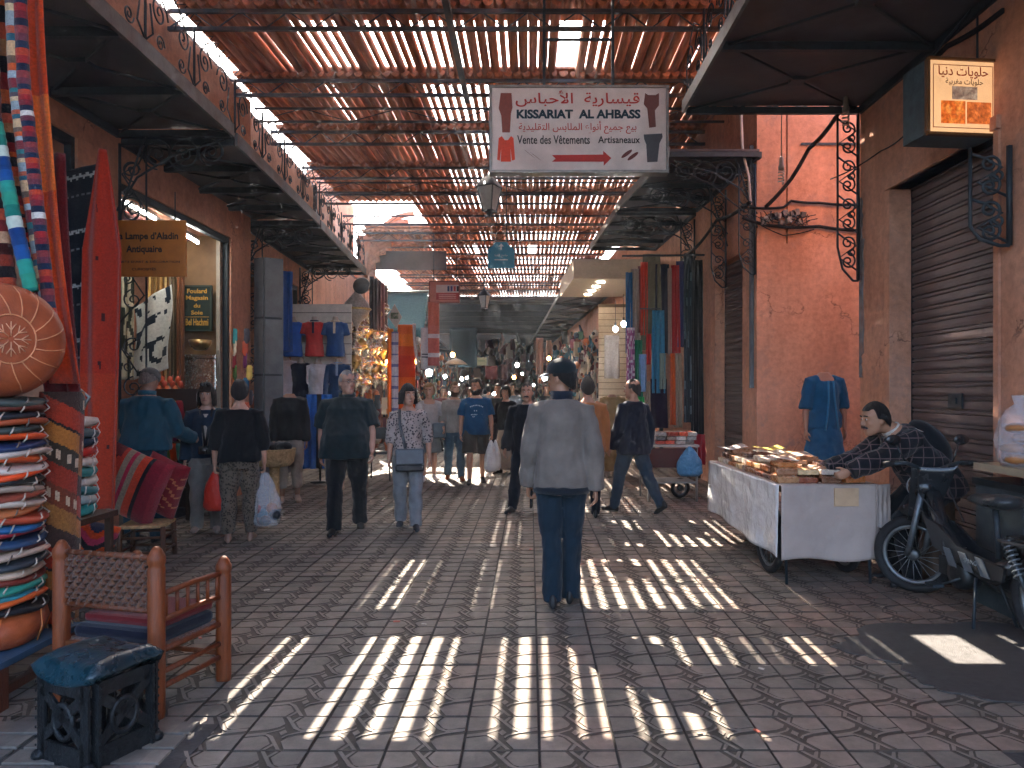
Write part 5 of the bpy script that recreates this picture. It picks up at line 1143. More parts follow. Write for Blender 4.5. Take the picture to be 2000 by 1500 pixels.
b = MB(); b.tube([(-.2, .02, .2), (-.2, .02, 1.1)], .007, 6); b.tube([(.22, .02, .2), (.22, .02, 1.1)], .007, 6); b.build('hanger_rod', iron, t)

# ================================================================== NEAR RIGHT: LIGHT BOX, CABLES, BULBS
k = 5.5 / F; c = px(1881, 190, 5.5); w, h = 148 * k, 146 * k
t = thing('light_box_sign', 'yellow light box sign with pastry pictures on the right wall', 'sign', c, .10)
MB(hx('54666c')).box((0, .16, 0), (w, .28, h)).build('box', metal, t)
MB((.62, .40, .20)).box((0, .008, 0), (w - .02, .016, h - .02)).build('face', mat('lit_acrylic', (.58, .32, .15), .3, var=.12, scale=3, emis=.13, bump=0), t)
fr = mat('brass_trim', hx('6e4a2a'), .5, metal=.3, bump=.2)
for p, s_ in (((0, .0, h / 2), (w, .04, .02)), ((0, .0, -h / 2), (w, .04, .02)), ((w / 2, .0, 0), (.02, .0401, h - .02)), ((-w / 2, .0, 0), (.02, .0401, h - .02))): MB().box(p, s_).build('trim', fr, t)
lettering(arabic('حلويات دنيا'), 104 * k, 24 * k, ink('b03a22'), t, tr(0, -.004, 48 * k) @ FRONT, bold=.012); lettering(arabic('حلويات مغربية'), 78 * k, 15 * k, ink('4a2a20'), t, tr(2 * k, -.004, 29 * k) @ FRONT, bold=.01)
for (x, z, w2, h2, ca, cb) in ((3, 8, 52, 25, '6a5244', '94806c'), (-21, -30, 50, 44, 'b0501c', 'd07a34'), (33, -30, 50, 42, '9a4a20', 'cc6a30')):
    MB().box((x * k, -.002, z * k), (w2 * k, .006, h2 * k)).build('food_picture', mat('food_print', hx(ca), .5, var=.5, scale=45, bump=0, col2=hx(cb), emis=.12), t)
bd = mat('thin_red_line', hx('a05030'), .5, bump=0)
for p, s_ in (((0, -.001, 62 * k), (124 * k, .004, 1.2 * k)), ((0, -.001, -60 * k), (124 * k, .004, 1.2 * k)), ((62 * k, -.001, 0), (1.2 * k, .004, 122 * k)), ((-62 * k, -.001, 0), (1.2 * k, .004, 122 * k))): MB().box(p, s_).build('border_line', bd, t)
b = MB(); b.tube([(.28, .2, .3), (.28, .2, .9)], .02, 8); b.tube([(-.2, .2, .28), (.25, .25, .8)], .01, 6); b.build('mount', iron, t)
def cfl(label, c, L):
    t = thing('energy_bulb', label, 'bulb', c, 0, 'unlit spiral bulbs hanging by the alley')
    b = MB(hx('9a958c')); b.tube([(.032 * math.cos(q * .9), .032 * math.sin(q * .9), -.02 - q * .0052) for q in range(30)], .009, 6); b.build('spiral', gloss, t)
    b = MB(hx('7a756c')); b.lathe([(.034, -.01), (.036, .03), (.026, .05), (.022, .13), (.012, .15)], 14); b.build('socket', paint, t)
    b = MB(hx('4a4640')); b.tube([(0, 0, .14), (.004, 0, .14 + L * .5), (0, 0, .14 + L)], .006, 6); b.build('cord', paint, t)
cfl('spiral bulb hanging lower in front of the pink alley wall', px(1526, 330, 8.6), 1.25); cfl('spiral bulb hanging higher at the alley corner', px(1652, 216, 7.5), 1.0)
def cable(label, pts, r=.012, col='1c1e22', sagn=8, m_=None, nm='cable'):
    P_ = [V(p) for p in pts]; out = []
    for i in range(len(P_) - 1):
        for j in range(sagn): q = j / sagn; out.append(P_[i].lerp(P_[i + 1], q) + V((0, 0, -.05 * math.sin(PI * q) * (P_[i + 1] - P_[i]).length * .6)))
    out.append(P_[-1]); b = MB(hx(col)); b.tube(out, r, 6); return tag(b.build(nm, m_ or rubber), label, 'cable', 'loose cables on the right walls')
WY2 = YA - .04
cable('thick black cable slanting down the pink alley wall', [px(1690, 190, 7.7), px(1640, 218, 8.3), px(1580, 290, 9.6), px(1545, 350, 9.8), px(1495, 405, WY2)], .028)
cable('black cable looping along the pink wall above the junction', [px(1465, 405, WY2), px(1530, 405, WY2), px(1545, 392, WY2), px(1600, 396, WY2), px(1700, 398, WY2)], .018)
cable('double black cable below the junction on the pink wall', [px(1450, 425, WY2), px(1500, 440, WY2), px(1600, 442, WY2), px(1710, 450, WY2)], .022)
cable('thin cable sagging under the junction', [px(1470, 430, WY2), px(1530, 460, WY2), px(1590, 448, WY2)], .008)
cable('cable bundle running along the narrow shutter facade', [px(1465, 395, 9.9), px(1400, 430, 11.2), px(1340, 500, 13), px(1290, 540, 15)], .026)
cable('cable dropping from the mid canopy to the facade', [px(1310, 320, 9.8), px(1390, 360, 9.9), px(1450, 410, 9.95)], .010)
cable('black pipe fixed along the near wall above the shutter', [px(1960, 20, 5.4), px(1850, 90, 6.1), px(1790, 140, 6.7), px(1700, 200, 7.6)], .022, nm='conduit')
cable('thin pale cord stretched from the light box to the corner bracket', [px(1790, 240, 5.8), px(1720, 295, 6.8), px(1622, 350, 7.6)], .006, 'a89a90')
cable('thin cord drooping under the near canopy', [px(1520, 85, 6.2), px(1600, 100, 6.4), px(1670, 85, 6.7), px(1740, 10, 7)], .006, '8a8078')
cable('white plastic conduit beside the pink wall corner', [px(1447, 215, 9.95), px(1450, 290, 9.95), px(1462, 345, 9.95), px(1466, 400, 9.95)], .02, 'a89c94', m_=paint, nm='conduit')
t = thing('junction_boxes', 'tangle of grey junction boxes and wires on the pink wall', 'junction box', px(1520, 425, WY2)); k = WY2 / F
for i in range(12): MB(hx(('6a6460', '8a837c', '4a4644')[i % 3])).box(((-30 + i * 7) * k, -.03, rnd.uniform(-12, 12) * k), (rnd.uniform(7, 13) * k, .07, rnd.uniform(7, 13) * k), rot=ry(rnd.uniform(-.5, .5))).build('box', paint, t)
b = MB(hx('2a2420'))
for i in range(26):
    x, z = rnd.uniform(-45, 65), rnd.uniform(-10, 12); b.tube([(x * k, -.05, z * k), ((x + rnd.uniform(-15, 15)) * k, -.08, (z - rnd.uniform(5, 22)) * k), ((x + rnd.uniform(-30, 30)) * k, -.04, (z + rnd.uniform(-10, 10)) * k)], .006, 5)
tag(b.build('wire_tangle', rubber, t), kind='stuff')
b = MB(hx('4a3a34')); b.bar(px(1565, 281, YA - .03), px(1690, 281, YA - .03), .02, .03); tag(b.build('wall_rod', iron), 'short horizontal rod fixed high on the pink wall', 'rod')

# ================================================================== SWEETS CART AND MOTORCYCLE
t = thing('sweets_cart', 'wheeled sweets cart wrapped in white cloth and plastic film', 'cart', (2.30, 6.7, 0), .03)
cw, cl = .74, 1.96; white = mat('cart_cloth', hx('a3938a'), .6, var=.10, scale=3, bump=.35, bscale=9, spec=.3, dist=.03)
MB(hx('6a4a30')).box((0, 0, .74), (cw, cl, .05)).build('deck', wood, t)
def drape(ax0, ax1, m_, nm, z0=.775, z1=.19, wav=3, amp=.010, skew=0):
    a, e = V(ax0), V(ax1); n = (e - a).cross(V((0, 0, 1))).normalized(); b = MB()
    b.grid(lambda u, v: a.lerp(e, u) + V((0, 0, lerp(z0, z1 + skew * u + .015 * math.sin(u * 7), v))) + n * (.014 + amp * v * math.sin(wav * 2 * PI * u + 1) + .006 * noise.noise(V((u * 6, v * 6, 3)))), 30, 24); return b.build(nm, m_, t, solid=.004)
x1, y1 = cw / 2 + .01, cl / 2 + .01
drape((-x1, -y1, 0), (x1, -y1, 0), white, 'front_cloth', wav=1.3); drape((-x1, y1, 0), (-x1, -y1, 0), plasticfilm, 'side_film', wav=3, amp=.016, z1=.26, skew=-.06); drape((x1, -y1, 0), (x1, y1, 0), white, 'side_cloth', z1=.35); drape((x1, y1, 0), (-x1, y1, 0), white, 'back_cloth', z1=.4)
MB(hx('a89a90')).box((0, 0, .772), (cw + .03, cl + .03, .012)).build('top_cloth', white, t)
MB(hx('b89878')).box((.13, -y1 - .022, .68), (.19, .012, .14)).build('paper_pocket', paint, t); drape((x1 - .02, -y1 - .01, 0), (x1 + .12, -y1 + .05, 0), white, 'cloth_flap', z1=.42)
def wheel(parent, c, r, axis_rot, tw=.03, spokes=18, nm='wheel', rimm=None):
    w = bpy.data.objects.new(nm, None); COL.objects.link(w); w.parent = parent; w.location = c; w.rotation_euler = (0, 0, axis_rot)      # wheel plane = local xz
    b = MB(); b.tube([((r - tw) * math.cos(q), 0, (r - tw) * math.sin(q)) for q in [2 * PI * i / 40 for i in range(40)]], tw, 10, closed=True); b.build('tyre', rubber, w)
    b = MB(hx('6a6e70')); b.tube([((r - 2.1 * tw) * math.cos(q), 0, (r - 2.1 * tw) * math.sin(q)) for q in [2 * PI * i / 40 for i in range(40)]], tw * .55, 8, closed=True); b.build('rim', rimm or metal, w)
    b = MB(hx('5a5e60')); b.lathe([(.03, -.04), (.045, -.03), (.045, .03), (.03, .04)], 14, rot=rx(R(90))); b.build('hub', metal, w)
    b = MB(hx('8a8e90'))
    for i in range(spokes): a = 2 * PI * i / spokes; b.tube([(.03 * math.cos(a + .5), .02 * (-1) ** i, .03 * math.sin(a + .5)), ((r - 2.2 * tw) * math.cos(a), 0, (r - 2.2 * tw) * math.sin(a))], .0025, 4)
    tag(b.build('spokes', metal, w), kind='stuff'); return w
wheel(t, (-.33, -.60, .30), .30, PI / 2); wheel(t, (.30, -.60, .30), .30, PI / 2)
for x in (-.33, .33): b = MB(); b.tube([(x, -.93, .74), (x, -.99, .0)], .012, 8); b.build('prop_leg', iron, t)
b = MB(hx('6a6058')); b.tube([(-.3, y1, .66), (-.3, y1 + .22, .72), (.3, y1 + .22, .72), (.3, y1, .66)], .016, 8); b.build('push_handle', metal, t)
# packets of sweets on the deck
PC = ['a07048', '6a4028', 'b8a890', '8a5a38', 'c0b0a0', '7a3a20', 'b06a34', '5a3a2c', 'c8a878']
film = mat('sweet_wrapper', None, .28, var=.3, scale=40, bump=.5, bscale=70, spec=.6)
n = 0
for lay in range(3):
    for i in range(4 - (lay > 1)):
        for j in range(9 - lay):
            if lay == 2 and (i + j) % 2: continue
            c_ = PC[(i * 5 + j * 7 + lay * 3) % 9]; wx, ly, hz = rnd.uniform(.15, .175), rnd.uniform(.17, .2), rnd.uniform(.035, .055)
            b = MB(hx(c_)); b.box((0, 0, hz / 2), (wx, ly, hz)); o = b.build('sweet_packet', film, loc=(t.location.x - .27 + i * .18 + lay * .03 + rnd.uniform(-.012, .012), t.location.y - .84 + j * .208 + lay * .1, .779 + lay * .052), bevel=.008)
            o.rotation_euler = (rnd.uniform(-.03, .03), rnd.uniform(-.04, .04), rnd.uniform(-.12, .12)); n += 1
            tag(o, 'wrapped sweet packet on the white cart, %s layer, %s row from the vendor, %s across' % (('bottom', 'middle', 'top')[lay], ordn(j), ordn(i)), 'packet', 'wrapped sweets on the white cart')
for i, (x, y) in enumerate(((2.08, 6.1), (2.2, 6.75), (2.35, 7.2), (2.02, 7.3), (2.3, 6.35))):
    b = MB(hx(('b8aca0', 'c8bca8', 'bfae5a', 'c4b8b0', 'b09c8c')[i])); b.grid(lambda u, v: V(((u - .5) * .26, (v - .5) * .2, .012 * math.sin(u * 5 + i) + .02 * u * v)), 8, 8); tag(b.build('paper_sheet', gloss, loc=(x, y, .945), solid=.003), 'sheet of %s paper lying on the sweets, %s' % (('pale', 'cream', 'yellow', 'white', 'brown')[i], ('nearest the vendor', 'mid cart', 'far half', 'far street corner', 'beside the hand')[i]), 'paper', 'papers on the sweets')
# motorcycle
mc = thing('motorcycle', 'black light motorcycle with grey flash leaning by the shutter', 'motorcycle', (2.93, 4.84, 0), R(95))
bk = mat('bike_black', (.014, .016, .018), .25, var=.3, bump=.05, spec=.5); gy = mat('bike_grey', hx('50565a'), .4, var=.25, scale=6, bump=.05)
wheel(mc, (-.64, 0, .285), .285, 0, .038, 20); wheel(mc, (.64, 0, .285), .285, R(42), .036, 20)
b = MB(); b.tube([(.42, 0, .78), (.34, 0, .55), (.1, 0, .36), (-.2, 0, .34), (-.4, 0, .45)], [.05, .06, .07, .07, .05], 10); b.build('frame_tube', bk, mc)
b = MB()
for s_ in (-1, 1): b.prism([(.36, .60), (.44, .66), (.30, .42), (.05, .36), (-.36, .33), (-.38, .42), (.05, .47), (.26, .58)], .02, M(((1, 0, 0, 0), (0, 0, s_, s_ * .062), (0, 1, 0, 0), (0, 0, 0, 1))))
b.build('side_cover', bk, mc)
for i, (x0, x1) in enumerate(((.18, .06), (.03, -.10), (-.13, -.25))):
    for s_ in (-1, 1): b = MB(); b.prism([(x0, .44), (x0 - .07, .44), (x1 - .02, .33), (x1 + .06, .33)], .006, M(((1, 0, 0, 0), (0, 0, s_, s_ * .084), (0, 1, 0, 0), (0, 0, 0, 1)))); b.build('grey_flash', gy, mc)
lettering('SPANG', .12, .03, ink('8a9296'), mc, tr(-.10, .0955, .40) @ rz(PI) @ rx(R(90)))
for s_ in (-1, 1): b = MB(hx('5a6064')); b.tube([(.46, s_ * .06, .76), (.60, s_ * .065, .34), (.64, s_ * .06, .285)], [.024, .022, .018], 10); b.build('fork_leg', metal, mc)
b = MB(); b.lathe([(.02, 0), (.09, .02), (.10, .06), (.08, .12), (.03, .16)], 18, (.60, 0, .80), ry(R(-90))); b.build('headlamp_shell', bk, mc); b = MB(hx('8a9294')); b.lathe([(.085, 0), (.08, .012), (.02, .02)], 18, (.60, 0, .80), ry(R(90))); b.build('headlamp_glass', gloss, mc)
b = MB(); b.tube([(.46, -.33, .98), (.42, -.2, .99), (.46, 0, .92), (.42, .2, .99), (.46, .33, .98)], .014, 8); b.build('handlebar', iron, mc)
for s_ in (-1, 1):
    b = MB(); b.tube([(.46, s_ * .24, .985), (.44, s_ * .35, .98)], .021, 10); b.build('grip', rubber, mc)
    b = MB(); b.tube([(.46, s_ * .18, .99), (.48, s_ * .24, 1.12)], .006, 6); b.ball((.48, s_ * .26, 1.15), (.012, .06, .04), 12, 8); b.build('mirror', bk, mc)
    b = MB(); b.tube([(.50, s_ * .20, .98), (.58, s_ * .14, .92), (.56, 0, .86)], .005, 5); b.tube([(.44, s_ * .1, .96), (.40, s_ * .12, .78), (.2, s_ * .08, .6)], .006, 5); b.build('control_cable', rubber, mc)
b = MB(); b.grid(lambda u, v: V((.40 + .16 * v + .05 * math.cos(u * PI), .14 * math.cos(u * PI) * (1 - .5 * v), .98 - .42 * v - .02 * math.sin(u * PI))), 14, 8); b.build('leg_shield', bk, mc, solid=.012)
b = MB(); pts = [(.64 + .325 * math.cos(a), 0, .285 + .325 * math.sin(a)) for a in [R(20 + i * 15) for i in range(10)]]; b.tube(pts, .05, 8, fl=(1, .25), up=(0, 1, 0)); b.build('front_mudguard', bk, mc)
b = MB(); pts = [(-.64 + .335 * math.cos(a), 0, .285 + .335 * math.sin(a)) for a in [R(40 + i * 14) for i in range(11)]]; b.tube(pts, .055, 8, fl=(1, .25), up=(0, 1, 0)); b.build('rear_mudguard', bk, mc)
b = MB(); b.loft([[V((x, w * math.cos(2 * PI * j / 14), z + h * math.sin(2 * PI * j / 14))) for j in range(14)] for x, w, z, h in ((.02, .03, .79, .02), (-.04, .05, .80, .035), (-.14, .08, .80, .045), (-.26, .115, .81, .05), (-.34, .10, .815, .045), (-.38, .04, .82, .02))]); b.build('saddle', mat('saddle_vinyl', (.03, .034, .036), .3, bump=.1), mc)
b = MB(); b.tube([(-.2, 0, .78), (-.24, 0, .45)], .02, 8); b.build('seat_post', iron, mc)
b = MB(hx('5a6064'))
for s_ in (-1, 1): b.tube([(-.40, s_ * .13, .60), (-.98, s_ * .13, .62)], .010, 6)
for x in (-.42, -.6, -.78, -.96): b.tube([(x, -.13, .605), (x, .13, .605)], .009, 6)
for s_ in (-1, 1): b.tube([(-.9, s_ * .13, .615), (-.84, s_ * .12, .44), (-.64, s_ * .09, .30)], .010, 6)
b.build('rack', metal, mc); MB().box((-.68, 0, .625), (.5, .22, .02)).build('rack_pad', bk, mc, bevel=.006)
for s_ in (-1, 1):
    b = MB(hx('4a5054')); b.tube([(-.42, s_ * .10, .62), (-.60, s_ * .10, .30)], .014, 8); b.build('damper', metal, mc); b = MB(hx('7a8084')); p0, p1 = V((-.43, s_ * .10, .60)), V((-.545, s_ * .10, .40)); ax = (p1 - p0).normalized(); u = ax.orthogonal().normalized(); v = ax.cross(u)
    b.tube([p0.lerp(p1, i / 72) + (u * math.cos(i * .7) + v * math.sin(i * .7)) * .03 for i in range(73)], .006, 5); b.build('coil_spring', metal, mc)
b = MB(hx('3a3e40')); b.lathe([(.05, -.07), (.10, -.06), (.11, 0), (.10, .06), (.05, .07)], 18, (.08, 0, .28), rx(R(90))); b.box((.2, 0, .30), (.16, .1, .12)); b.build('engine', metal, mc)
for s_ in (-1, 1): b = MB(); b.tube([(.02, s_ * .08, .26), (.02 + .10 * s_, s_ * .13, .20)], .010, 6); b.box((.02 + .13 * s_, s_ * .17, .19), (.09, .08, .02)); b.build('pedal', iron, mc)
b = MB(hx('5a5a58')); b.tube([(.1, -.1, .24), (-.2, -.12, .2), (-.55, -.12, .22), (-.8, -.12, .26)], [.018, .02, .035, .03], 10); b.build('exhaust', metal, mc)
b = MB(); b.tube([(-.12, .07, .30), (-.22, .16, .0)], .010, 6); b.tube([(-.12, -.07, .30), (-.22, -.14, .0)], .010, 6); b.build('kickstand', iron, mc)
b = MB(hx('8a2018')); b.box((-.99, 0, .52), (.04, .12, .06)); b.build('tail_light', gloss, mc, bevel=.008)
# plastic-wrapped goods on the grey cabinet at the right edge
t = thing('metal_cabinet', 'grey metal cabinet at the right edge beside the shutter', 'cabinet', (3.33, 4.98, 0)); MB(hx('5a6468')).box((0, 0, .42), (.29, .5, .84)).build('body', mat('cabinet_steel', hx('4a5356'), .4, metal=.4, var=.3, scale=6, bump=.2, col2=hx('30383a')), t); MB(hx('3a3f42')).box((-.0, 0, .865), (.31, .56, .045)).build('shelf_edge', metal, t); MB(hx('9a8a72')).box((0, 0, .97), (.30, .54, .05)).build('top', paint, t)
for i in range(4): b = MB(hx('2a2a2e')); b.lathe([(.05, 0), (.05, .03)], 14, (-.11 + .07 * i, -.26, .915), rx(R(90))); b.build('knob', metal, t)
t = thing('wrapped_bread', 'clear plastic sack of round loaves on the grey cabinet', 'sack', (3.33, 4.98, .995))
for i in range(7): b = MB(hx(('a06a3c', '8a5428', 'b07c4c')[i % 3])); b.ball((-.05 + .05 * (i % 3), -.05 + .05 * (i % 2), .05 + .07 * (i // 2)), (.08, .08, .036), 14, 7); b.build('loaf', paint, t)
b = MB(); b.loft([[V((r * math.cos(2 * PI * j / 18) * (1 + .1 * noise.noise(V((j, z * 9, 1)))), r * math.sin(2 * PI * j / 18) * (1 + .1 * noise.noise(V((j, z * 9, 5)))), z)) for j in range(18)] for r, z in ((.11, 0), (.14, .06), (.15, .18), (.13, .30), (.08, .38), (.03, .42), (.05, .48))]); b.build('plastic_sack', clearbag, t)
# blue dress mannequin in the alley
f = Fig(1.82, .98, .95, female=True, arms=((.0, .20, .10), (.0, .20, .10)), legs=((0, 0, .02), (0, 0, .02)))
def ex(t, s):
    for sd in (-1, 1):
        b = MB(hx('2a6a8c')); b.tube([s.T(V((sd * .03, -.14, 1.40))), s.T(V((sd * .035, -.16, 1.2))), s.T(V((sd * .06, -.17, .98))), s.T(V((sd * .08, -.165, .84)))], .012, 6, fl=(1, .3)); b.build('cardigan_edge', cloth, t)
    MB(hx('3a3836')).box((0, 0, -.085), (.5, .5, .16)).build('plinth', paint, t)
figure('mannequin', 'headless mannequin in long teal dress and open cardigan in the alley', 'mannequin', (3.52, 8.75, .17), .12, f, top=[(fab(hx('1f5f86')), dict(hem=1.0, g=.014, sleeve=.6, neck=1.44), 'dress_top'), (fab(hx('1a5478')), dict(hem=.86, g=.026, loose=.012, sleeve=1.05, neck=1.44), 'cardigan')], bottom=(fab(hx('1d587c')), dict(skirt=(1.02, .25, .15, .27))), headless=True, group='full-length mannequins', bodym=mat('mannequin_skin', hx('9a6a54'), .45, var=.05, bump=0), voxel=.010, extra=ex)

# ================================================================== BOOKS CART, SCARVES, LIT SHOP
t = thing('books_cart', 'small wheeled table stacked with packets in front of the scarves', 'cart', (1.93, 10.25, 0), .05)
MB(hx('a8a098')).box((0, 0, .76), (.72, .62, .03)).build('top', paint, t); MB(hx('4a1e18')).box((0, -.29, .60), (.66, .015, .26)).build('front_panel', paint, t); MB(hx('8a8680')).box((0, 0, .26), (.66, .56, .02)).build('lower_shelf', paint, t)
for sx in (-1, 1):
    for sy in (-1, 1): b = MB(hx('8a8680')); b.tube([(sx * .33, sy * .28, 0), (sx * .33, sy * .28, .75)], .016, 8); b.build('leg', paint, t)
wheel(t, (.2, .1, .14), .14, .1, .022, 10)
for i in range(30):
    lay = i // 10; j = i % 10; b = MB(hx(('8a8078', '6a5a4c', 'a09488', '9a3a28', 'b0a498', '54463c', 'c04a2c')[(i * 3) % 7])); b.box((0, 0, .0), (.13, .17, .05)); o = b.build('paper_packet', film, loc=(1.64 + (j % 5) * .14 + .02 * lay, 10.12 + (j // 5) * .22, .805 + lay * .056), bevel=.006); o.rotation_euler = (0, 0, rnd.uniform(-.2, .2))
    tag(o, 'packet on the books cart, %s layer, %s row, %s across' % (('bottom', 'middle', 'top')[lay], ('front', 'back')[j // 5], ordn(j % 5)), 'packet', 'packets on the books cart')
b = MB(); bag_mesh(b, (0, 0, 0), .40, .34, .2, seed=12); tag(b.build('blue_bag', mat('blue_bag', hx('4a7ea0'), .3, var=.15, bump=1, bscale=24, dist=.03), loc=(2.16, 9.90, .76)), 'blue plastic bag hanging from the books cart', 'bag')
hang('red_cloth', 'red cloth draped over the corner of the books cart', 'cloth', (2.22, 10.1, .93), (2.44, 10.2, .90), .42, col=hx('7c1820'), folds=2, amp=.03)
SCF = [('blue', 1222, 1235, 532, 690, '24608c'), ('white', 1232, 1247, 525, 668, 'a09488'), ('wine', 1246, 1253, 520, 650, '6a1c1c'), ('vermilion', 1251, 1265, 512, 655, 'cc3c1a'), ('olive grey', 1256, 1289, 496, 684, '66644e'), ('navy black', 1280, 1307, 516, 690, '10182a'), ('pale pink', 1304, 1312, 524, 692, 'a5887a'), ('scarlet', 1311, 1326, 518, 690, 'b01a1a'), ('indigo', 1321, 1341, 510, 678, '2c2c5c'), ('long dark teal', 1336, 1354, 500, 825, '122430'), ('long black', 1352, 1372, 508, 850, '0c1016'),
       ('green', 1238, 1254, 664, 785, '1d7452'), ('sky blue', 1248, 1263, 692, 765, '7a9cc4'), ('small red', 1263, 1271, 652, 712, 'b8281c'), ('turquoise', 1274, 1297, 606, 768, '2a7492'), ('sage', 1288, 1300, 690, 760, '77887c'), ('orange', 1309, 1319, 690, 830, 'c0541a'), ('beige', 1317, 1331, 690, 835, '94826e'), ('flowered pink', 1224, 1239, 640, 745, '9a5a86'), ('tan', 1258, 1272, 745, 830, '9a8672'), ('plum', 1270, 1302, 740, 836, '241a2c'), ('grass green', 1246, 1258, 775, 830, '2a9a4c')]
for i, (nm, xa, xb, ya, yb, cc) in enumerate(SCF):
    Y = 12.3 + (.12 if i < 11 else -.05) + .02 * (i % 3); a, e = px(xa, ya, Y), px(xb, ya, Y)
    fl = (lambda u, v, c_=cc: hx('cfc0c8') if noise.noise(V((u * 6, v * 14, 2))) > .1 else hx(c_)) if 'flower' in nm else ((lambda u, v: hx('5a6a74') if noise.noise(V((u * 5, v * 40, 7))) > .35 else hx('122430')) if 'long dark' in nm else None)
    hang('hanging_scarf', nm + ' scarf in the %s of the scarf display' % ('upper row' if i < 11 else 'lower tier'), 'scarf', a, e, (yb - ya) * Y / F, fl, hx(cc), folds=1.3 + (i % 4) * .55, amp=.042, nu=22, nv=20, taper=1.0 + .15 * ((i * 5) % 3), group='scarves on the right display', seed=i * 1.3)
b = MB(); b.bar(px(1215, 500, 12.42), px(1376, 498, 12.42), .03); b.bar(px(1250, 603, 12.2), px(1290, 603, 12.2), .02); tag(b.build('scarf_rail', iron), 'iron rail carrying the right scarf display', 'rail')
# boxed soffit with spotlights and slatted walls
t = thing('lit_soffit', 'cream boxed soffit with four round spotlights', 'soffit', (0, 0, 0)); xa = lambda y: .97 - .05 * (y - 16.3)
MB((.6, .5, .38)).add([V((xa(16.3), 16.3, 4.02)), V((2.6, 16.3, 4.02)), V((2.5, 19.5, 4.02)), V((xa(19.5), 19.5, 4.02)), V((xa(16.3), 16.3, 4.45)), V((2.6, 16.3, 4.45)), V((2.5, 19.5, 4.45)), V((xa(19.5), 19.5, 4.45))], [(0, 1, 2, 3), (7, 6, 5, 4), (0, 4, 5, 1), (1, 5, 6, 2), (2, 6, 7, 3), (3, 7, 4, 0)]).build('box', cream, t)
for i in range(4): b = MB(); b.lathe([(.09, 0), (.09, .02)], 18, (1.62 - .04 * i, 16.75 + .72 * i, 3.995)); b.build('spotlight', spot_disc, t)
t = thing('slat_wall', 'cream slatted display wall under the spotlights', 'wall', (2.35, 19.2, 0))
for i in range(20): MB().box((0, 0, .5 + i * .165), (1.1, .03, .15)).build('slat', cream, t)
MB(hx('5a4a38')).box((0, .03, 2.1), (1.1, .03, 3.4)).build('backing', paint, t)
hang('white_blouse', 'white blouse hanging on the cream slatted wall', 'blouse', px(1181, 655, 14.6), px(1209, 655, 14.6), .86, col=hx('a89a90'), folds=1, amp=.03, solid=.05)
dressed('headless mannequin in long cream kaftan behind the navy jacket man', px(1196, 765, 12.9) * V((1, 1, 0)) if False else V((px(1196, 765, 12.9).x, 12.9, 0)), .1, '9a7a50', '9a7a50', 1.70, topk=dict(hem=.7, g=.03, loose=.03), botk=dict(skirt=(1.0, .12, .16, .25)))
def bulb(label, c, m_, r=.05, cord=.5):
    t = thing('bare_bulb', label, 'bulb', c, 0, 'lit bulbs along the street'); b = MB(); b.ball((0, 0, 0), (r, r, r * 1.15), 12, 8); b.build('globe', m_, t); b = MB((.03, .03, .03)); b.tube([(0, 0, r), (0, 0, r + .08)], r * .4, 8); b.tube([(0, 0, r + .06), (0, 0, r + cord)], .006, 5); b.build('holder', paint, t)
bulb('lower white bulb before the cream slatted wall', px(1202, 643, 13.6), white_bulb, .045); bulb('upper white bulb beside the blue scarf', px(1218, 633, 13.4), white_bulb, .045)
# ================================================================== PEOPLE
def at(t, s, p): return V(t.location) + rz(t.rotation_euler.z).to_3x3() @ (V(p) * s.sc)
navy = hx('141c2e'); black = hx('16181c')
blackshoe = (mat('black_leather', (.012, .012, .013), .4, var=.3, bump=.1),)
# man in the grey jacket, back to the camera
f = Fig(1.72, 1.0, 1.04, .02, legs=((.12, .06, -.05), (-.04, .07, -.05)), arms=((-.12, .20, .22), (.06, .22, .24)), head=(1.05, .02), curl=(.5, 1.0))
def ex(t, s):
    b = MB((.012, .016, .018)); b.m = s.hm; b.lathe([(.089, .025), (.092, .05), (.086, .085), (.06, .118), (.02, .132), (.004, .133)], 24, sy=1.16); b.build('cap', cloth, t)
    b = MB(hx('9a9c9e')); b.m = s.hm
    def vis(u, v): a = (u - .5) * 1.9; r = 1 + .62 * v; return V((.088 * math.sin(a) * (1 + .12 * v), -.10 * math.cos(a) * r - .01 * v, .032 - .022 * v * v - .01 * abs(u - .5)))
    b.grid(vis, 14, 5); b.build('visor', cloth, t, solid=.006)
    b = MB(hx('1c222c')); b.loft([[s.T(V((.072 * math.cos(2 * PI * j / 16), .066 * math.sin(2 * PI * j / 16) + .008, z))) for j in range(16)] for z in (1.46, 1.50, 1.535)], cap=False); b.build('collar', cloth, t, solid=.012)
    b = MB(black); w = s.wr[1] + s.hn[1] * .11; b.box(w + V((-.02, -.02, 0)), (.016, .075, .14)); b.build('phone', gloss, t, bevel=.006)
    for sd in (-1, 1): b = MB(hx('20262c')); e, w = s.el[sd], s.wr[sd]; b.tube([e.lerp(w, .86), e.lerp(w, 1.0)], [.057, .05], 12); b.build('cuff', cloth, t)
    b = MB(hx('1c2026')); b.loft(s.rings([(.815, .178, .130, .004), (.858, .182, .134, .004)], g=.020), cap=False); b.build('waistband', cloth, t, solid=.008)
figure('person', 'man in grey jacket and black cap walking away in the middle of the street', 'person', gr(1097, 1183), PI - .1, f, (.30, .15, .09), (fab(hx('7a7068'), None), dict(hem=.85, g=.020, loose=.008, neck=1.485, cuff=1.2), 'jacket'), (fab(hx('1c2c38')), dict(g=.004, loose=.012, cuff=.056, top=.94)), blackshoe, ('short', (.01, .009, .008), .006), {}, .008, extra=ex, folds=.019)
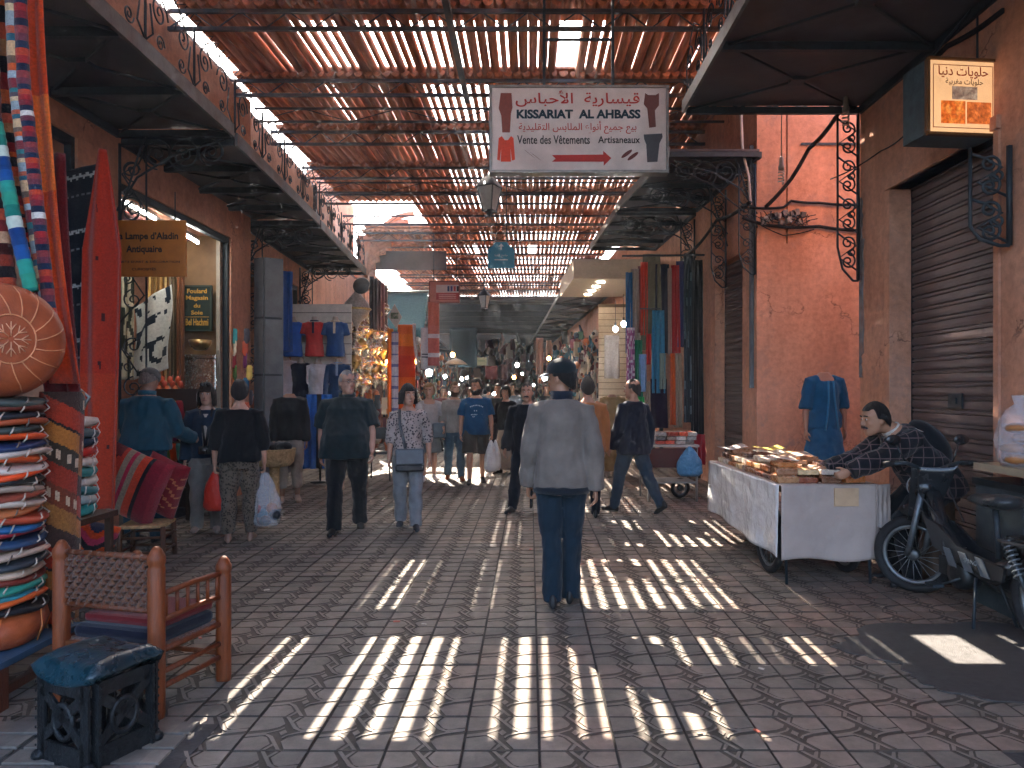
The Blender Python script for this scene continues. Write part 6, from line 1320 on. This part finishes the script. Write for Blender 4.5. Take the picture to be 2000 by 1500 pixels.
# heavy man in dark polo
f = Fig(1.74, 1.22, 1.36, .12, legs=((.30, .14, .03), (-.20, .22, .03)), arms=((-.22, .22, .18), (.22, .20, .34)), head=(.62, .02))
def ex(t, s):
    b = MB(hx('0f2428')); b.loft([[s.T(V(((.085 + .012 * (1.52 - z) * 30 * .1) * math.cos(2 * PI * j / 16), .078 * math.sin(2 * PI * j / 16), z - .02 * (1 if math.sin(2 * PI * j / 16) < -.5 else 0)))) for j in range(16)] for z in (1.47, 1.50, 1.525)], cap=False); b.build('collar', cloth, t, solid=.01)
figure('person', 'heavy man in dark teal polo shirt and black trousers walking toward the camera', 'person', gr(678, 1037), .15, f, (.40, .21, .15), (fab(hx('12282e')), dict(hem=.82, g=.022, sleeve=.85, loose=.05, neck=1.485, flare=.02)), (fab(hx('10141c')), dict(g=.016, loose=.014, cuff=.07)), blackshoe, ('short', hx('8b8a88'), .004), dict(glasses=True, brow=hx('55504c')), .008, extra=ex)
# woman with bob and floral blouse
f = Fig(1.58, .98, 1.02, .015, female=True, legs=((-.16, .18, .01), (.24, .10, .01)), arms=((.12, .14, .35), (-.14, .26, .22)), head=(.45, .02))
def ex(t, s):
    b = MB(hx('3c4046')); rg = [s.T(V((.10, -.05, 1.47))), s.T(V((.0, -.17, 1.28))), s.T(V((-.12, -.165, 1.06))), s.T(V((-.2, -.10, .90)))]; rg[0] = s.T(V((-.11, -.055, 1.47))); rg = [s.T(V((-.10, -.07, 1.465))), s.T(V((-.09, -.17, 1.28))), s.T(V((-.045, -.185, 1.10))), s.T(V((-.02, -.19, .97)))]; strap(b, rg, .035); b.build('bag_strap', leather, t)
    c = s.T(V((.03, -.215, .87))); b = MB(); b.box(c + V((0, 0, .03)), (.34, .08, .19), hx('585c62')); b.box(c + V((0, -.001, -.105)), (.342, .083, .08), hx('15171b')); b.build('shoulder_bag', leather, t, bevel=.02)
figure('person', 'woman with black bob in floral blouse carrying a grey cross-body bag', 'person', gr(797, 1030), .12, f, (.42, .22, .15), (fab(hx('b9aaa4'), 'spots', hx('3a3236')), dict(hem=.90, g=.016, sleeve=1.25, loose=.02, neck=1.46)), (fab(hx('8a8c90')), dict(g=.016, loose=.012, cuff=.062)), (mat('dark_trainer', (.02, .024, .03), .6, bump=.2),), ('bob', (.012, .012, .014), .018), {}, .008, extra=ex)
# blue T-shirt man with beard
f6 = Fig(1.70, 1.12, 1.12, .03, legs=((.22, .12, .03), (-.14, .16, .03)), arms=((.0, .2, .22), (.02, .2, .2)), head=(-.55, .0), curl=(.5, 1.1))
def ex(t, s):
    for i, (z, n, wd) in enumerate(((1.33, 9, .2), (1.24, 3, .07), (1.175, 8, .17), (1.14, 6, .12))):
        for j in range(n):
            u = (j - (n - 1) / 2) * wd / max(1, n - 1); zz = z - (.25 * u * u * 10 if i == 0 else 0); b = MB(hx('b9c6cc')); b.m = M.Identity(4)
            b.box(s.T(V((u, -.162 - .004 * i * 0, zz))) + V((0, abs(u) * .12, 0)), (.014, .004, .02)); b.build('shirt_print', cloth, t)
p6 = figure('person', 'bearded man in blue T-shirt and shorts carrying white shopping bags', 'person', gr(930, 944), .12, f6, (.42, .21, .13), (fab(hx('1d5479')), dict(hem=.84, g=.018, sleeve=.8, loose=.02, neck=1.47)), (fab(hx('4d4a44')), dict(g=.022, loose=.03, length=.5)), blackshoe, ('short', (.02, .014, .01), .02), dict(beard=('full', (.02, .013, .01))), .009, extra=ex)
h = at(p6, f6, f6.wr[1] + f6.hn[1] * .1)
for i, (dx, hh, ww) in enumerate(((.0, .52, .22), (.07, .5, .18))):
    b = MB(); bag_mesh(b, (0, 0, 0), hh, ww, .14, seed=i * 3); tag(b.build('shopping_bag', mat('white_bag', (.62, .64, .62), .35, var=.1, bump=.9, bscale=20, dist=.03), loc=h + V((dx - .02, .05 * i, 0))), ('inner' if i == 0 else 'outer') + ' white plastic shopping bag held by the man in blue T-shirt', 'bag', 'white shopping bags')
# man in grey-beige long sleeves behind him
f = Fig(1.66, 1.0, 1.0, 0, legs=((-.16, .2, .02), (.18, .08, .02)), arms=((.05, .16, .3), (0, .14, .3)), head=(.25, .02))
figure('person', 'man in beige long-sleeved shirt and jeans beside the blue T-shirt man', 'person', gr(888, 937), .2, f, (.42, .22, .14), (fab(hx('a39a90')), dict(hem=.86, g=.016, loose=.018, neck=1.47)), (fab(hx('4f6472')), dict(g=.016, loose=.01)), (mat('tan_shoe', hx('8a4a2a'), .5),), ('short', hx('6b4a30'), .012), dict(beard=('full', hx('4a3020'))), .010)
# woman in white T-shirt
f = Fig(1.62, 1.02, 1.0, .01, female=True, legs=((.12, .06, .02), (-.1, .12, .02)), arms=((.45, .12, 1.5), (.15, .18, .8)), head=(-.3, .05))
def ex(t, s): b = MB(hx('5b6468')); c = s.T(V((.16, -.16, .92))); b.box(c, (.24, .12, .28)); b.build('shoulder_bag', leather, t, bevel=.03)
figure('person', 'woman in white T-shirt and grey skirt with fair hair tied up', 'person', gr(838, 938), .25, f, (.45, .24, .16), (fab(hx('bdb4b0')), dict(hem=.90, g=.016, sleeve=.75, loose=.015, neck=1.44)), (fab(hx('7a7e7c')), dict(skirt=(1.02, .52, .15, .23))), (mat('white_shoe', (.6, .58, .55), .6),), ('short', hx('8a6238'), .03), {}, .010, extra=ex)
# dark-dressed man striding left behind the grey jacket
f = Fig(1.66, 1.08, 1.1, .03, lean=.06, legs=((.42, .12, .03), (-.40, .22, .03)), arms=((.1, .22, .4), (-.1, .15, .3)), head=(.25, .05))
figure('person', 'man with moustache in black jacket striding behind the grey jacket man', 'person', gr(1032, 995), -.35, f, (.34, .17, .11), (fab(hx('14171f')), dict(hem=.80, g=.026, loose=.035, neck=1.485), 'jacket'), (fab(hx('161a22')), dict(g=.018, loose=.01)), blackshoe, ('short', (.03, .026, .024), .006), dict(beard=('moustache', (.02, .016, .014))), .009)
# woman in black top and pale long skirt
f = Fig(1.60, 1.0, 1.0, 0, female=True, legs=((.1, .05, .02), (-.1, .1, .02)), arms=((.2, .14, .9), (0, .14, .3)), head=(.5, .05))
figure('person', 'woman in black top and long pale skirt half hidden behind the striding man', 'person', gr(988, 925), -.6, f, (.40, .21, .14), (fab(hx('17191d')), dict(hem=.88, g=.02, loose=.03)), (fab(hx('97897c')), dict(skirt=(1.02, .10, .15, .24))), blackshoe, ('bob', (.012, .011, .01), .016), {}, .011)
# navy jacket man walking away
f = Fig(1.68, 1.08, 1.05, .01, legs=((-.34, .26, .03), (.34, .10, .03)), arms=((-.15, .2, .3), (.15, .2, .35)), head=(.35, .0))
figure('person', 'man in navy jacket and jeans walking away past the books cart', 'person', gr(1237, 1001), -2.45, f, (.33, .17, .11), (fab(hx('101a2c')), dict(hem=.80, g=.028, loose=.035, neck=1.485), 'jacket'), (fab(hx('33404c')), dict(g=.016, loose=.008)), blackshoe, ('short', (.03, .024, .02), .004), {}, .009)
# person hidden behind the grey jacket
f = Fig(1.66, 1.0, 1.0, 0, legs=((.1, .05, .02), (-.1, .1, .02)), head=(0, 0))
figure('person', 'walker in dark trousers and tan coat almost hidden behind the grey jacket man', 'person', gr(1148, 1013), PI, f, (.35, .18, .12), (fab(hx('a8683a')), dict(hem=.84, g=.022, loose=.03)), (fab(hx('141820')), dict(g=.018)), blackshoe, ('short', (.02, .018, .016), .01), {}, .011)
# denim man at the scarf shop
f = Fig(1.73, 1.22, 1.25, .06, lean=.08, legs=((.04, .03, .03), (-.02, .02, .03)), arms=((.35, .2, .9), (.3, .22, .5)), head=(.1, .45))
def ex(t, s):
    b = MB(hx('5b5a58')); b.m = s.hm; b.lathe([(.086, .02), (.09, .05), (.082, .09), (.05, .12), (.005, .13)], 20, sy=1.15); b.build('cap', cloth, t)
    b = MB(hx('22343e')); b.loft(s.rings([(.955, .178, .13, .004), (.99, .176, .13, .004)], g=.016), cap=False); b.build('belt', leather, t, solid=.008)
    b = MB(hx('1d5468')); b.loft([[s.T(V((.08 * math.cos(2 * PI * j / 16), .075 * math.sin(2 * PI * j / 16) + .01, z))) for j in range(16)] for z in (1.46, 1.50, 1.53)], cap=False); b.build('collar', cloth, t, solid=.012)
figure('person', 'man in teal denim shirt and jeans with his back turned at the scarf shop', 'person', V((-3.84, 7.3, 0)), PI - .15, f, (.36, .19, .13), (fab(hx('22566a')), dict(hem=.93, g=.022, loose=.03, neck=1.485)), (fab(hx('284a5c')), dict(g=.02, loose=.016, top=1.06)), blackshoe, ('short', hx('77716c'), .006), {}, .009, extra=ex, folds=.018)
# woman with fringe and camera
f = Fig(1.58, .98, 1.0, .0, female=True, legs=((.03, .03, .03), (.08, .06, .03)), arms=((.05, .16, .3), (.25, .12, .95)), head=(-.12, .05))
def ex(t, s):
    b = MB(hx('b8aca0')); b.loft(s.rings([(.98, .05, .145, -.02), (1.2, .06, .15, -.02), (1.40, .065, .12, -.0)], g=.0)); b.build('undershirt', cloth, t)
    b = MB(black); strap(b, [s.T(V((-.07, -.08, 1.46))), s.T(V((-.02, -.17, 1.2))), s.T(V((0, -.18, 1.02)))], .025); strap(b, [s.T(V((.07, -.08, 1.46))), s.T(V((.03, -.17, 1.2))), s.T(V((.01, -.18, 1.02)))], .025); b.build('camera_strap', leather, t)
    b = MB(black); b.box(s.T(V((.0, -.21, .98))), (.13, .07, .09)); b.lathe([(.034, 0), (.036, .05), (.03, .06)], 12, s.T(V((.0, -.24, .975))), rx(R(90))); b.build('hanging_camera', gloss, t, bevel=.008)
    b = MB(black); b.box(s.T(V((.17, -.13, .88))), (.22, .1, .17)); b.build('shoulder_bag', leather, t, bevel=.03)
    b = MB((.02, .02, .022)); b.m = s.hm
    for sd in (-1, 1): b.ball((sd * .034, -.07, .112), (.026, .01, .02), 8, 6)
    b.build('sunglasses', gloss, t)
figure('person', 'woman with dark fringe in navy jacket and pale trousers facing the camera', 'person', gr(404, 1037), .3, f, (.45, .25, .18), (fab(hx('1d3146')), dict(hem=.88, g=.022, loose=.02), 'jacket'), (fab(hx('8b8680')), dict(g=.018, loose=.012, cuff=.062)), (mat('grey_trainer', hx('8e827c'), .7),), ('fringe', hx('2a1d17'), .014), {}, .008, extra=ex)
# woman with short hair, black top and leopard trousers, back to us
f13 = Fig(1.60, 1.06, 1.05, .02, female=True, legs=((.04, .04, .03), (-.03, .03, .03)), arms=((.0, .2, .16), (.02, .22, .18)), head=(.05, .02), curl=(1.1, 1.1))
p13 = figure('person', 'woman in black top and leopard-print trousers holding two bags, back turned', 'person', gr(468, 1058), PI + .28, f13, (.42, .22, .15), (fab(hx('14161b')), dict(hem=.88, g=.018, sleeve=1.35, loose=.03, neck=1.455)), (fab(hx('6d6053'), 'leopard', hx('2a2420')), dict(g=.016, loose=.012, cuff=.05, length=.97)), (mat('sandal', (.26, .15, .11), .5), 'sandal'), ('short', (.014, .012, .012), .014), {}, .008)
h = at(p13, f13, f13.wr[1] + f13.hn[1] * .1)
b = MB(); bag_mesh(b, (0, 0, 0), .40, .22, .12, seed=5); tag(b.build('carrier_bag', mat('red_bag', hx('c0301f'), .4, var=.15, bump=.8, bscale=25, dist=.02), loc=h + V((0, 0, .03))), 'bright red carrier bag held by the woman in leopard trousers', 'bag')
h = at(p13, f13, f13.wr[-1] + f13.hn[-1] * .1)
cb = thing('clear_bag', 'clear plastic bag of shopping held by the woman in leopard trousers', 'bag', h)
b = MB(); bag_mesh(b, (0, 0, .02), .56, .33, .24, seed=9, n=20); b.build('bag_skin', clearbag, cb)
for i, c in enumerate(('8a2f24', '2b4a5a', '3a2a22', 'a0643c', '22262c', '5a2c2c')): b = MB(hx(c)); b.ball((-.08 + .055 * i * .9 % .2, -.04 + .05 * (i % 2), -.36 - .06 * (i % 3)), (.06, .05, .055), 9, 6); b.build('purchase', cloth, cb)
# cart vendor leaning over
f = Fig(1.74, 1.15, 1.15, .03, lean=.70, legs=((.85, 1.0, .08), (.9, 1.05, .05)), arms=(((-.05, -.8, -.6), (0, -.95, -.3)), ((.06, -.90, -.45), (-.03, -.93, -.40))), head=(.0, .10), curl=(.8, 1.2), neckf=.03)
def ex(t, s):
    b = MB(hx('bdb6ac')); b.loft([[s.T(V((.072 * math.cos(2 * PI * j / 16), .07 * math.sin(2 * PI * j / 16) + .006, z))) for j in range(16)] for z in (1.47, 1.505)], cap=False); b.build('shirt_collar', cloth, t, solid=.008)
    b = MB(black); p = s.T(V((.02, .16, 1.22))); b.ball(p, (.16, .10, .22), 14, 10, rot=rx(s.lean)); b.build('backpack', cloth, t)
    b = MB(hx('a8a49c')); strap(b, [s.T(V((.10, .10, 1.44))), s.T(V((.11, .14, 1.36))), s.T(V((.08, .22, 1.30)))], .035); b.build('pack_strap', cloth, t)
    b = MB(hx('777a7c')); a, c = s.el[1].lerp(s.wr[1], .93), s.el[1].lerp(s.wr[1], .98); b.tube([a, c], .034, 12); b.build('watch', metal, t)
figure('person', 'vendor in dark plaid jacket leaning over the white sweets cart', 'person', V((3.21, 5.80, 0)), -PI / 2 + .06, f, (.34, .17, .10), (fab(hx('1a1c22'), 'plaid', hx('5a4a4a')), dict(hem=.84, g=.026, loose=.03, neck=1.485), 'jacket'), (fab(hx('12161c')), dict(g=.02, loose=.015)), blackshoe, ('short', (.01, .009, .009), .012), dict(beard=('moustache', (.015, .012, .011))), .008, extra=ex)
b = MB(hx('4a3524')); b.lathe([(.15, -.06), (.13, -.03), (.12, .56), (.16, .59), (.16, .62)], 16); tag(b.build('vendor_stool', wood, loc=(3.24, 5.82, .06)), 'round wooden stool the plaid-jacket vendor perches on', 'stool')
# people far up the street
for i, (x_, y_, hh, tc, bc, rt, lab) in enumerate(((972, 905, 1.66, '2c3a3a', '3a4048', .2, 'far walker in dark green top coming past the pale skirt'), (1000, 880, 1.7, '555c62', '2c3440', .0, 'far walker in grey shirt deep in the covered street'), (918, 872, 1.6, '7a4a3a', '33302c', .3, 'far walker in rust top behind the blue T-shirt man'), (955, 862, 1.7, 'a8a49c', '22262c', PI, 'far walker in pale shirt heading away up the street'), (1068, 875, 1.68, '20242a', '2a3038', .2, 'far walker in black coat beyond the cap'), (866, 880, 1.62, '6e2c2c', '2c2c30', .5, 'far walker in dark red top beside the scarf display'))):
    f = Fig(hh, 1.0, 1.0, 0, legs=((.15, .08, .02), (-.15, .15, .02)), arms=((.1, .16, .4), (-.1, .16, .3)), head=(rnd.uniform(-.4, .4), 0))
    figure('person', lab, 'person', gr(x_, y_), rt, f, (.36, .19, .12), (fab(hx(tc)), dict(g=.02, loose=.02)), (fab(hx(bc)), dict(g=.016)), blackshoe, ('short', (.02, .016, .014), .012), {}, .016)
# ================================================================== MIDDLE AND FAR LEFT: LANTERN SHOP, BLANKETS, AWNING
def souk_lamp(label, c, s_=1.0, m_=None):
    t = thing('souk_lantern', label, 'lantern', c, rnd.uniform(0, 3), 'metal lanterns of the lamp shop'); k = s_
    b = MB(); b.lathe([(.01 * k, .22 * k), (.03 * k, .19 * k), (.06 * k, .15 * k), (.13 * k, .07 * k), (.15 * k, 0), (.12 * k, -.08 * k), (.05 * k, -.14 * k), (.02 * k, -.2 * k), (.005 * k, -.24 * k)], 10); b.build('body', m_ or silver, t)
    b = MB(); b.lathe([(.152 * k, -.012 * k), (.165 * k, 0), (.152 * k, .012 * k)], 16); b.build('ring', brass, t); b = MB(); b.tube([(0, 0, .21 * k), (0, 0, .21 * k + .25)], .006, 5); b.build('hook_chain', iron, t)
n = 0
for r_ in range(5):
    for q in range(5):
        x, y = 692 + q * 14 + rnd.uniform(-4, 4), 612 + r_ * 33 + rnd.uniform(-8, 8); souk_lamp('metal lantern in the lamp shop, %s row down, %s along' % (ordn(r_), ordn(q)), px(x, y, 14.2 + .25 * q), rnd.uniform(.75, 1.25), silver if (r_ + q) % 3 else brass)
souk_lamp('big white shell lamp at the top of the lamp shop', px(697, 604, 13.9), 1.7, mat('shell_lamp', hx('a09a94'), .4, var=.3, scale=30))
b = MB(hx('4a4c4c')); b.lathe([(.01, .03), (.14, .02), (.155, 0), (.14, -.015), (.01, -.02)], 26, rot=rx(R(80))); o = b.build('metal_tray', metal, loc=px(706, 558, 13.2)); tag(o, 'round dark metal tray hanging under the left canopy', 'tray')
for i, (x, cc) in enumerate(((726, '3a3c40'), (733, '54565a'), (740, '6a5a5c'), (747, '8a6a6c'), (753, '77706e'))):
    hang('grey_scarf', '%s scarf hanging above the lamp shop, %s from the canopy' % (('charcoal', 'slate', 'mauve', 'dusty pink', 'stone')[i], ordn(i)), 'scarf', px(x - 4, 540 + 4 * i, 14.0 + .3 * i), px(x + 4, 540 + 4 * i, 14.0 + .3 * i), 1.0, col=hx(cc), folds=1.5, amp=.02, nu=10, nv=14, group='grey scarves above the lamp shop')
# trinket wall: countless small hung goods
def clutter(nm, label, n, fx, fy, fz, pal, smin, smax, cat, m_):
    b = MB()
    for i in range(n):
        y = fy(); p = V((fx(y), y, fz(y))); s_ = rnd.uniform(smin, smax); cc = hx(rnd.choice(pal)); k = rnd.random()
        if k < .35: b.ball(p, (s_ * .5, s_ * .5, s_ * .6), 6, 4, cc)
        elif k < .7: b.box(p, (s_ * .9, s_ * .25, s_ * rnd.uniform(1, 2.6)), cc, rz(rnd.uniform(-1, 1)))
        else: b.tube([p + V((0, 0, s_)), p + V((s_ * .3, 0, 0)), p - V((0, 0, s_ * 1.3))], [s_ * .15, s_ * .3, s_ * .1], 5, cc)
    o = b.build(nm, m_); tag(o, label, cat, kind='stuff'); return o
PALM = ['a8a090', '8a8272', '5a5048', 'b8b0a4', '7a3a24', '2a5a4a', 'b06030', '3a4a5a', 'c8bca0', '1c1c20', '6a2a3a']
clutter('trinkets', 'mass of small metal trinkets and beads on the lamp shop wall', 420, lambda y: -3.55 + bx(y) + rnd.uniform(-.35, .30), lambda: rnd.uniform(13.6, 17.2), lambda y: rnd.uniform(.5, 3.0), PALM, .04, .10, 'trinkets', metal)
clutter('market_goods', 'mass of small goods hung along the far left shops', 1100, lambda y: XL(y) + .4 + rnd.uniform(-.1, 1.2), lambda: rnd.uniform(18, 44), lambda y: rnd.uniform(.1, 3.2), PALM + ['963c2c', 'c8742c'], .06, .22, 'goods', paint)
clutter('market_goods', 'mass of small goods hung along the far right shops', 1000, lambda y: XR(y) - .3 - rnd.uniform(-.1, 1.0), lambda: rnd.uniform(20, 44), lambda y: rnd.uniform(.1, 3.3), PALM + ['5a2c2c', '2c6a7c'], .06, .22, 'goods', paint)
clutter('market_goods', 'mass of goods and stall fronts closing the far end of the street', 700, lambda y: -1.6 + rnd.uniform(-3.2, 2.6), lambda: rnd.uniform(42, 51), lambda y: rnd.uniform(.2, 4.6) ** 1.0, ['2a3034', '4a3a34', '6a3a30', '1c2428', '8a7a6a', '3a4a50', '5a2c28'], .15, .5, 'goods', paint)
# awning and hanging blankets
t = thing('teal_awning', 'pale teal shop awning over the orange blanket', 'awning', (0, 0, 0)); AY = 17.0
b = MB(hx('5f98a4')); b.grid(lambda u, v: V((lerp(px(757, 0, AY).x, px(836, 0, AY).x, u), AY - .7 * v, lerp(px(0, 572, AY).z, px(0, 645, AY - .7).z, v) - .05 * math.sin(PI * v))), 16, 10); b.build('canvas', cloth, t, solid=.01)
b = MB(hx('3c6a72')); b.grid(lambda u, v: V((lerp(px(757, 0, AY - .7).x, px(836, 0, AY - .7).x, u), AY - .71, px(0, 645, AY - .7).z - .16 * v - .02 * math.sin(u * 40) * v)), 40, 4); b.build('valance', cloth, t, solid=.008)
b = MB(hx('8a9a9c')); b.tube([px(755, 570, AY), px(838, 570, AY)], .03, 8); b.build('roller', metal, t)
og = bands(['c85a18', 'd06a1c', 'b8400f', 'a82c0c', 'b03410', 'c85618', 'd06c20', 'c04c14', 'a4280c'])
OY = 13.8
hang('orange_blanket', 'broad orange and red banded blanket hanging in the street', 'blanket', px(777, 634, OY), px(811, 634, OY), 1.75, lambda u, v: og(v * .999), folds=.8, amp=.02, m_=wool)
hang('yellow_blanket', 'narrow orange-yellow cloth left of the banded blanket', 'cloth', px(757, 642, OY + .1), px(768, 642, OY + .1), 1.7, col=hx('b8681c'), folds=1, amp=.02)
hang('white_stole', 'white stole with blue lines beside the orange blanket', 'stole', px(765, 648, OY - .05), px(778, 648, OY - .05), 1.65, lambda u, v: hx('5a5c84') if int(v * 40) % 5 == 0 else hx('a8a4b0'), folds=.7, amp=.015, nv=60)
hang('thin_white_scarf', 'thin white scarf on the street side of the orange blanket', 'scarf', px(806, 632, OY - .1), px(812, 632, OY - .1), .9, col=hx('a89c98'), folds=1, amp=.02, sway=.10)
wl_ = lambda u, v: hx('3a3c44') if (.62 < v < .66 or .70 < v < .72) and u > .1 else hx('a8a6aa')
hang('grey_stole', 'pale stole with black end stripes under the pink sign', 'stole', px(822, 640, 13.4), px(842, 640, 13.4), .75, wl_, folds=1.2, amp=.02); hang('grey_stole', 'lower pale stole with black end stripes', 'stole', px(824, 690, 13.45), px(848, 690, 13.45), .30, wl_, folds=1.2, amp=.02)
pk = bands(['b0604e', 'b4665a', 'b8aab0', 'b05a50', 'b8b0b4', '9a5450'], [5, 2, 1.2, 3, 1, 2])
hang('pink_stole', 'salmon pink stole with white bands hanging under the pink sign', 'stole', px(836, 590, 13.35), px(858, 590, 13.35), 1.16, lambda u, v: pk(v * .999), folds=.9, amp=.02)
t = thing('diamond_sign', 'white diamond-shaped sign hanging before the teal awning', 'sign', px(771, 617, 13.7)); k = 13.7 / F; b = MB(hx('a8a29a')); b.prism([(0, 23 * k), (14 * k, -2 * k), (3 * k, -24 * k), (-13 * k, -2 * k)][::-1], .02, FRONT); b.build('board', paint, t); b = MB(hx('4a5a48')); b.box((0, -.024, 0), (15 * k, .004, 12 * k)); b.build('motif', mat('leaf_print', hx('4a5a44'), .6, var=.6, scale=60, bump=0, col2=hx('8a8a7a')), t)
# carved stucco corner lit by the open bay, and the boards that close it
t = thing('stucco_corner', 'carved terracotta stucco corner lit by the open roof bay', 'stucco', (XL(21.3), 21.2, 4.55))
for i in range(8):
    r = .25 + .17 * i; b = MB(); b.tube([(.10 + r * (1 - math.cos(q)), -.03 * i, .25 + 1.25 * r * math.sin(q)) for q in [PI / 2 * k / 10 for k in range(11)]], .085, 8); b.build('rib', plaster, t)
MB().box((.1, .15, .7), (.5, .2, 1.6)).build('pier', plaster, t)
b = MB(); b.box((-3.5, 21.5, 5.35), (2.1, .08, .55)); tag(b.build('fascia_board', canopy_m), 'dark board closing the far side of the open roof bay', 'board')
t = thing('upper_wall', 'tall pale wall rising behind the open roof bay', 'wall'); MB().box((XL(20) - .5, 19.6, 5.6), (.3, 3.6, 2.6)).build('face', plaster, t)
# far signs, banners and bulbs
t = board('far_sign', 'small pale sign hanging far up the street', px(938, 706, 26), .45, .28, '8a8a6a'); MB(hx('5a6a4a')).box((.05, -.006, .02), (.25, .004, .03)).build('print_line', paint, t)
for i, (x, y, Y, ww, hh, cc, lab) in enumerate(((1054, 660, 22, .22, 1.1, '9a7468', 'pale pink pointed cloth hanging on the far right'), (1072, 665, 21, .16, 1.0, '8a6a5c', 'rosy narrow cloth beside the pointed cloth'), (905, 640, 24, .9, 1.3, '223a42', 'dark blue banner across the far left shops'), (960, 715, 30, .5, .55, '8a4a44', 'rust blanket hanging far in the middle'), (985, 712, 30, .3, .6, '6a4a44', 'brown blanket hanging far in the middle'))):
    hang('far_cloth', lab, 'cloth', px(x, y, Y) - V((ww / 2, 0, 0)), px(x, y, Y) + V((ww / 2, 0, 0)), hh, col=hx(cc), folds=1.5, amp=.04, nu=10, nv=10, group='cloths hanging far up the street')
BL = [(812, 704, 14.6, 1, .055), (756, 706, 15, 1, .03), (838, 728, 17, 0, .075), (884, 693, 20, 1, .06), (869, 735, 22, 0, .05), (902, 740, 24, 0, .05), (912, 738, 26, 0, .04), (928, 702, 30, 0, .03), (1010, 713, 24, 0, .06), (1004, 737, 26, 1, .06), (1064, 738, 18, 0, .06), (1072, 700, 19, 1, .05), (965, 770, 32, 0, .08), (983, 771, 34, 1, .09), (878, 768, 26, 0, .04), (1020, 730, 34, 0, .05), (950, 728, 38, 0, .05), (895, 752, 33, 0, .05), (1042, 752, 30, 0, .04), (998, 752, 40, 1, .07)]
for i, (x, y, Y, wm, r) in enumerate(BL):
    bulb('%s bulb glowing up the street, %s counted from the near left' % (('white', 'warm orange')[wm], ordn(i)), px(x, y, Y), warm_bulb if wm else white_bulb, r, .4)
t = thing('market_parasol', 'small pale parasol open far up the street', 'parasol', px(890, 712, 21)); b = MB(hx('8a8a80')); b.lathe([(.34, 0), (.2, .11), (.02, .18)], 10, cap=False); b.build('canopy', cloth, t, solid=.01); b = MB(hx('8a8a80')); b.tube([(0, 0, .25), (.1, 0, -.9)], .02, 6); b.build('pole', metal, t)
# small chair between the heavy man and the woman
t = thing('black_chair', 'thin black metal chair behind the woman in floral blouse', 'chair', gr(743, 936)); 
for sx in (-1, 1):
    for sy in (-1, 1): b = MB(); b.tube([(sx * .2, sy * .2, 0), (sx * .18, sy * .18, .45 if sy < 0 else .9)], .012, 6); b.build('leg', iron, t)
MB().box((0, 0, .46), (.42, .42, .03)).build('seat', iron, t); MB().box((0, .19, .78), (.38, .02, .2)).build('backrest', iron, t)

# litter on the paving
b = MB()
for i in range(70):
    x, y = rnd.uniform(-3.2, 3), rnd.uniform(3, 11); q = rz(rnd.uniform(0, 6)) @ rx(rnd.uniform(-.25, .25)); w = rnd.uniform(.006, .022); c = hx(rnd.choice(('a8a094', '6a5c50', '3a342e', '8a7a66', '9a4a3a')))
    b.box((x, y, .006), (w * 2, w, .003), c, q)
tag(b.build('litter', paint), 'tiny scraps of litter scattered over the paving', 'litter', kind='stuff')
# ================================================================== SUB-PARTS: pieces that belong to a part
stem_ = lambda o: o.name.split('.')[0]
SUB = {'collar': ('jacket', 'shirt'), 'shirt_collar': ('jacket',), 'cuff': ('jacket',), 'waistband': ('jacket',), 'shirt_print': ('shirt',), 'neck_trim': ('tunic',), 'visor': ('cap',), 'belt': ('trousers',), 'cardigan_edge': ('cardigan',), 'pack_strap': ('backpack',), 'camera_strap': ('hanging_camera',), 'bag_strap': ('shoulder_bag',),
       'headlamp_glass': ('headlamp_shell',), 'grip': ('handlebar',), 'mirror': ('handlebar',), 'control_cable': ('handlebar',), 'grey_flash': ('side_cover',), 'rack_pad': ('rack',), 'seam': ('cover',), 'piping': ('cover',), 'star_embroidery': ('cover',), 'lettering': ('sign_box', 'board', 'side_cover'), 'arrow': ('sign_box', 'board'), 'garment_print': ('sign_box', 'board'), 'slipper_print': ('sign_box',), 'print_line': ('board',), 'rule': ('board',), 'picture_strip': ('board',), 'text_block': ('board',), 'motif': ('board',), 'paper_pocket': ('front_cloth',), 'fringe': ('rug',), 'frame_strip': ('sign_box',), 'valance': ('canvas',)}
for t in [o for o in COL.objects if o.type == 'EMPTY' and not o.parent]:
    kids = list(t.children)
    for c in kids:
        for want in SUB.get(stem_(c), ()):
            p = next((k for k in kids if stem_(k) == want and k.type == 'MESH'), None)
            if p is not None:
                if (c.location - p.location).length < 1e-5 and (c.scale - p.scale).length < 1e-5: c.parent = p; c.location = (0, 0, 0); c.scale = (1, 1, 1)
                break
# ================================================================== HAZE
b = MB(); b.box((0, 27, 3.3), (19.5, 62, 9.4)); hz = b.build('haze', None); tag(hz, kind='stuff')
hm = bpy.data.materials.new('haze'); hm.use_nodes = True; hm.node_tree.nodes.clear(); N = hm.node_tree.nodes
vo = N.new('ShaderNodeVolumePrincipled'); vo.inputs['Color'].default_value = (.80, .86, .90, 1); vo.inputs['Density'].default_value = .0022; vo.inputs['Anisotropy'].default_value = .35
ou = N.new('ShaderNodeOutputMaterial'); hm.node_tree.links.new(vo.outputs[0], ou.inputs['Volume']); hz.data.materials.clear(); hz.data.materials.append(hm)
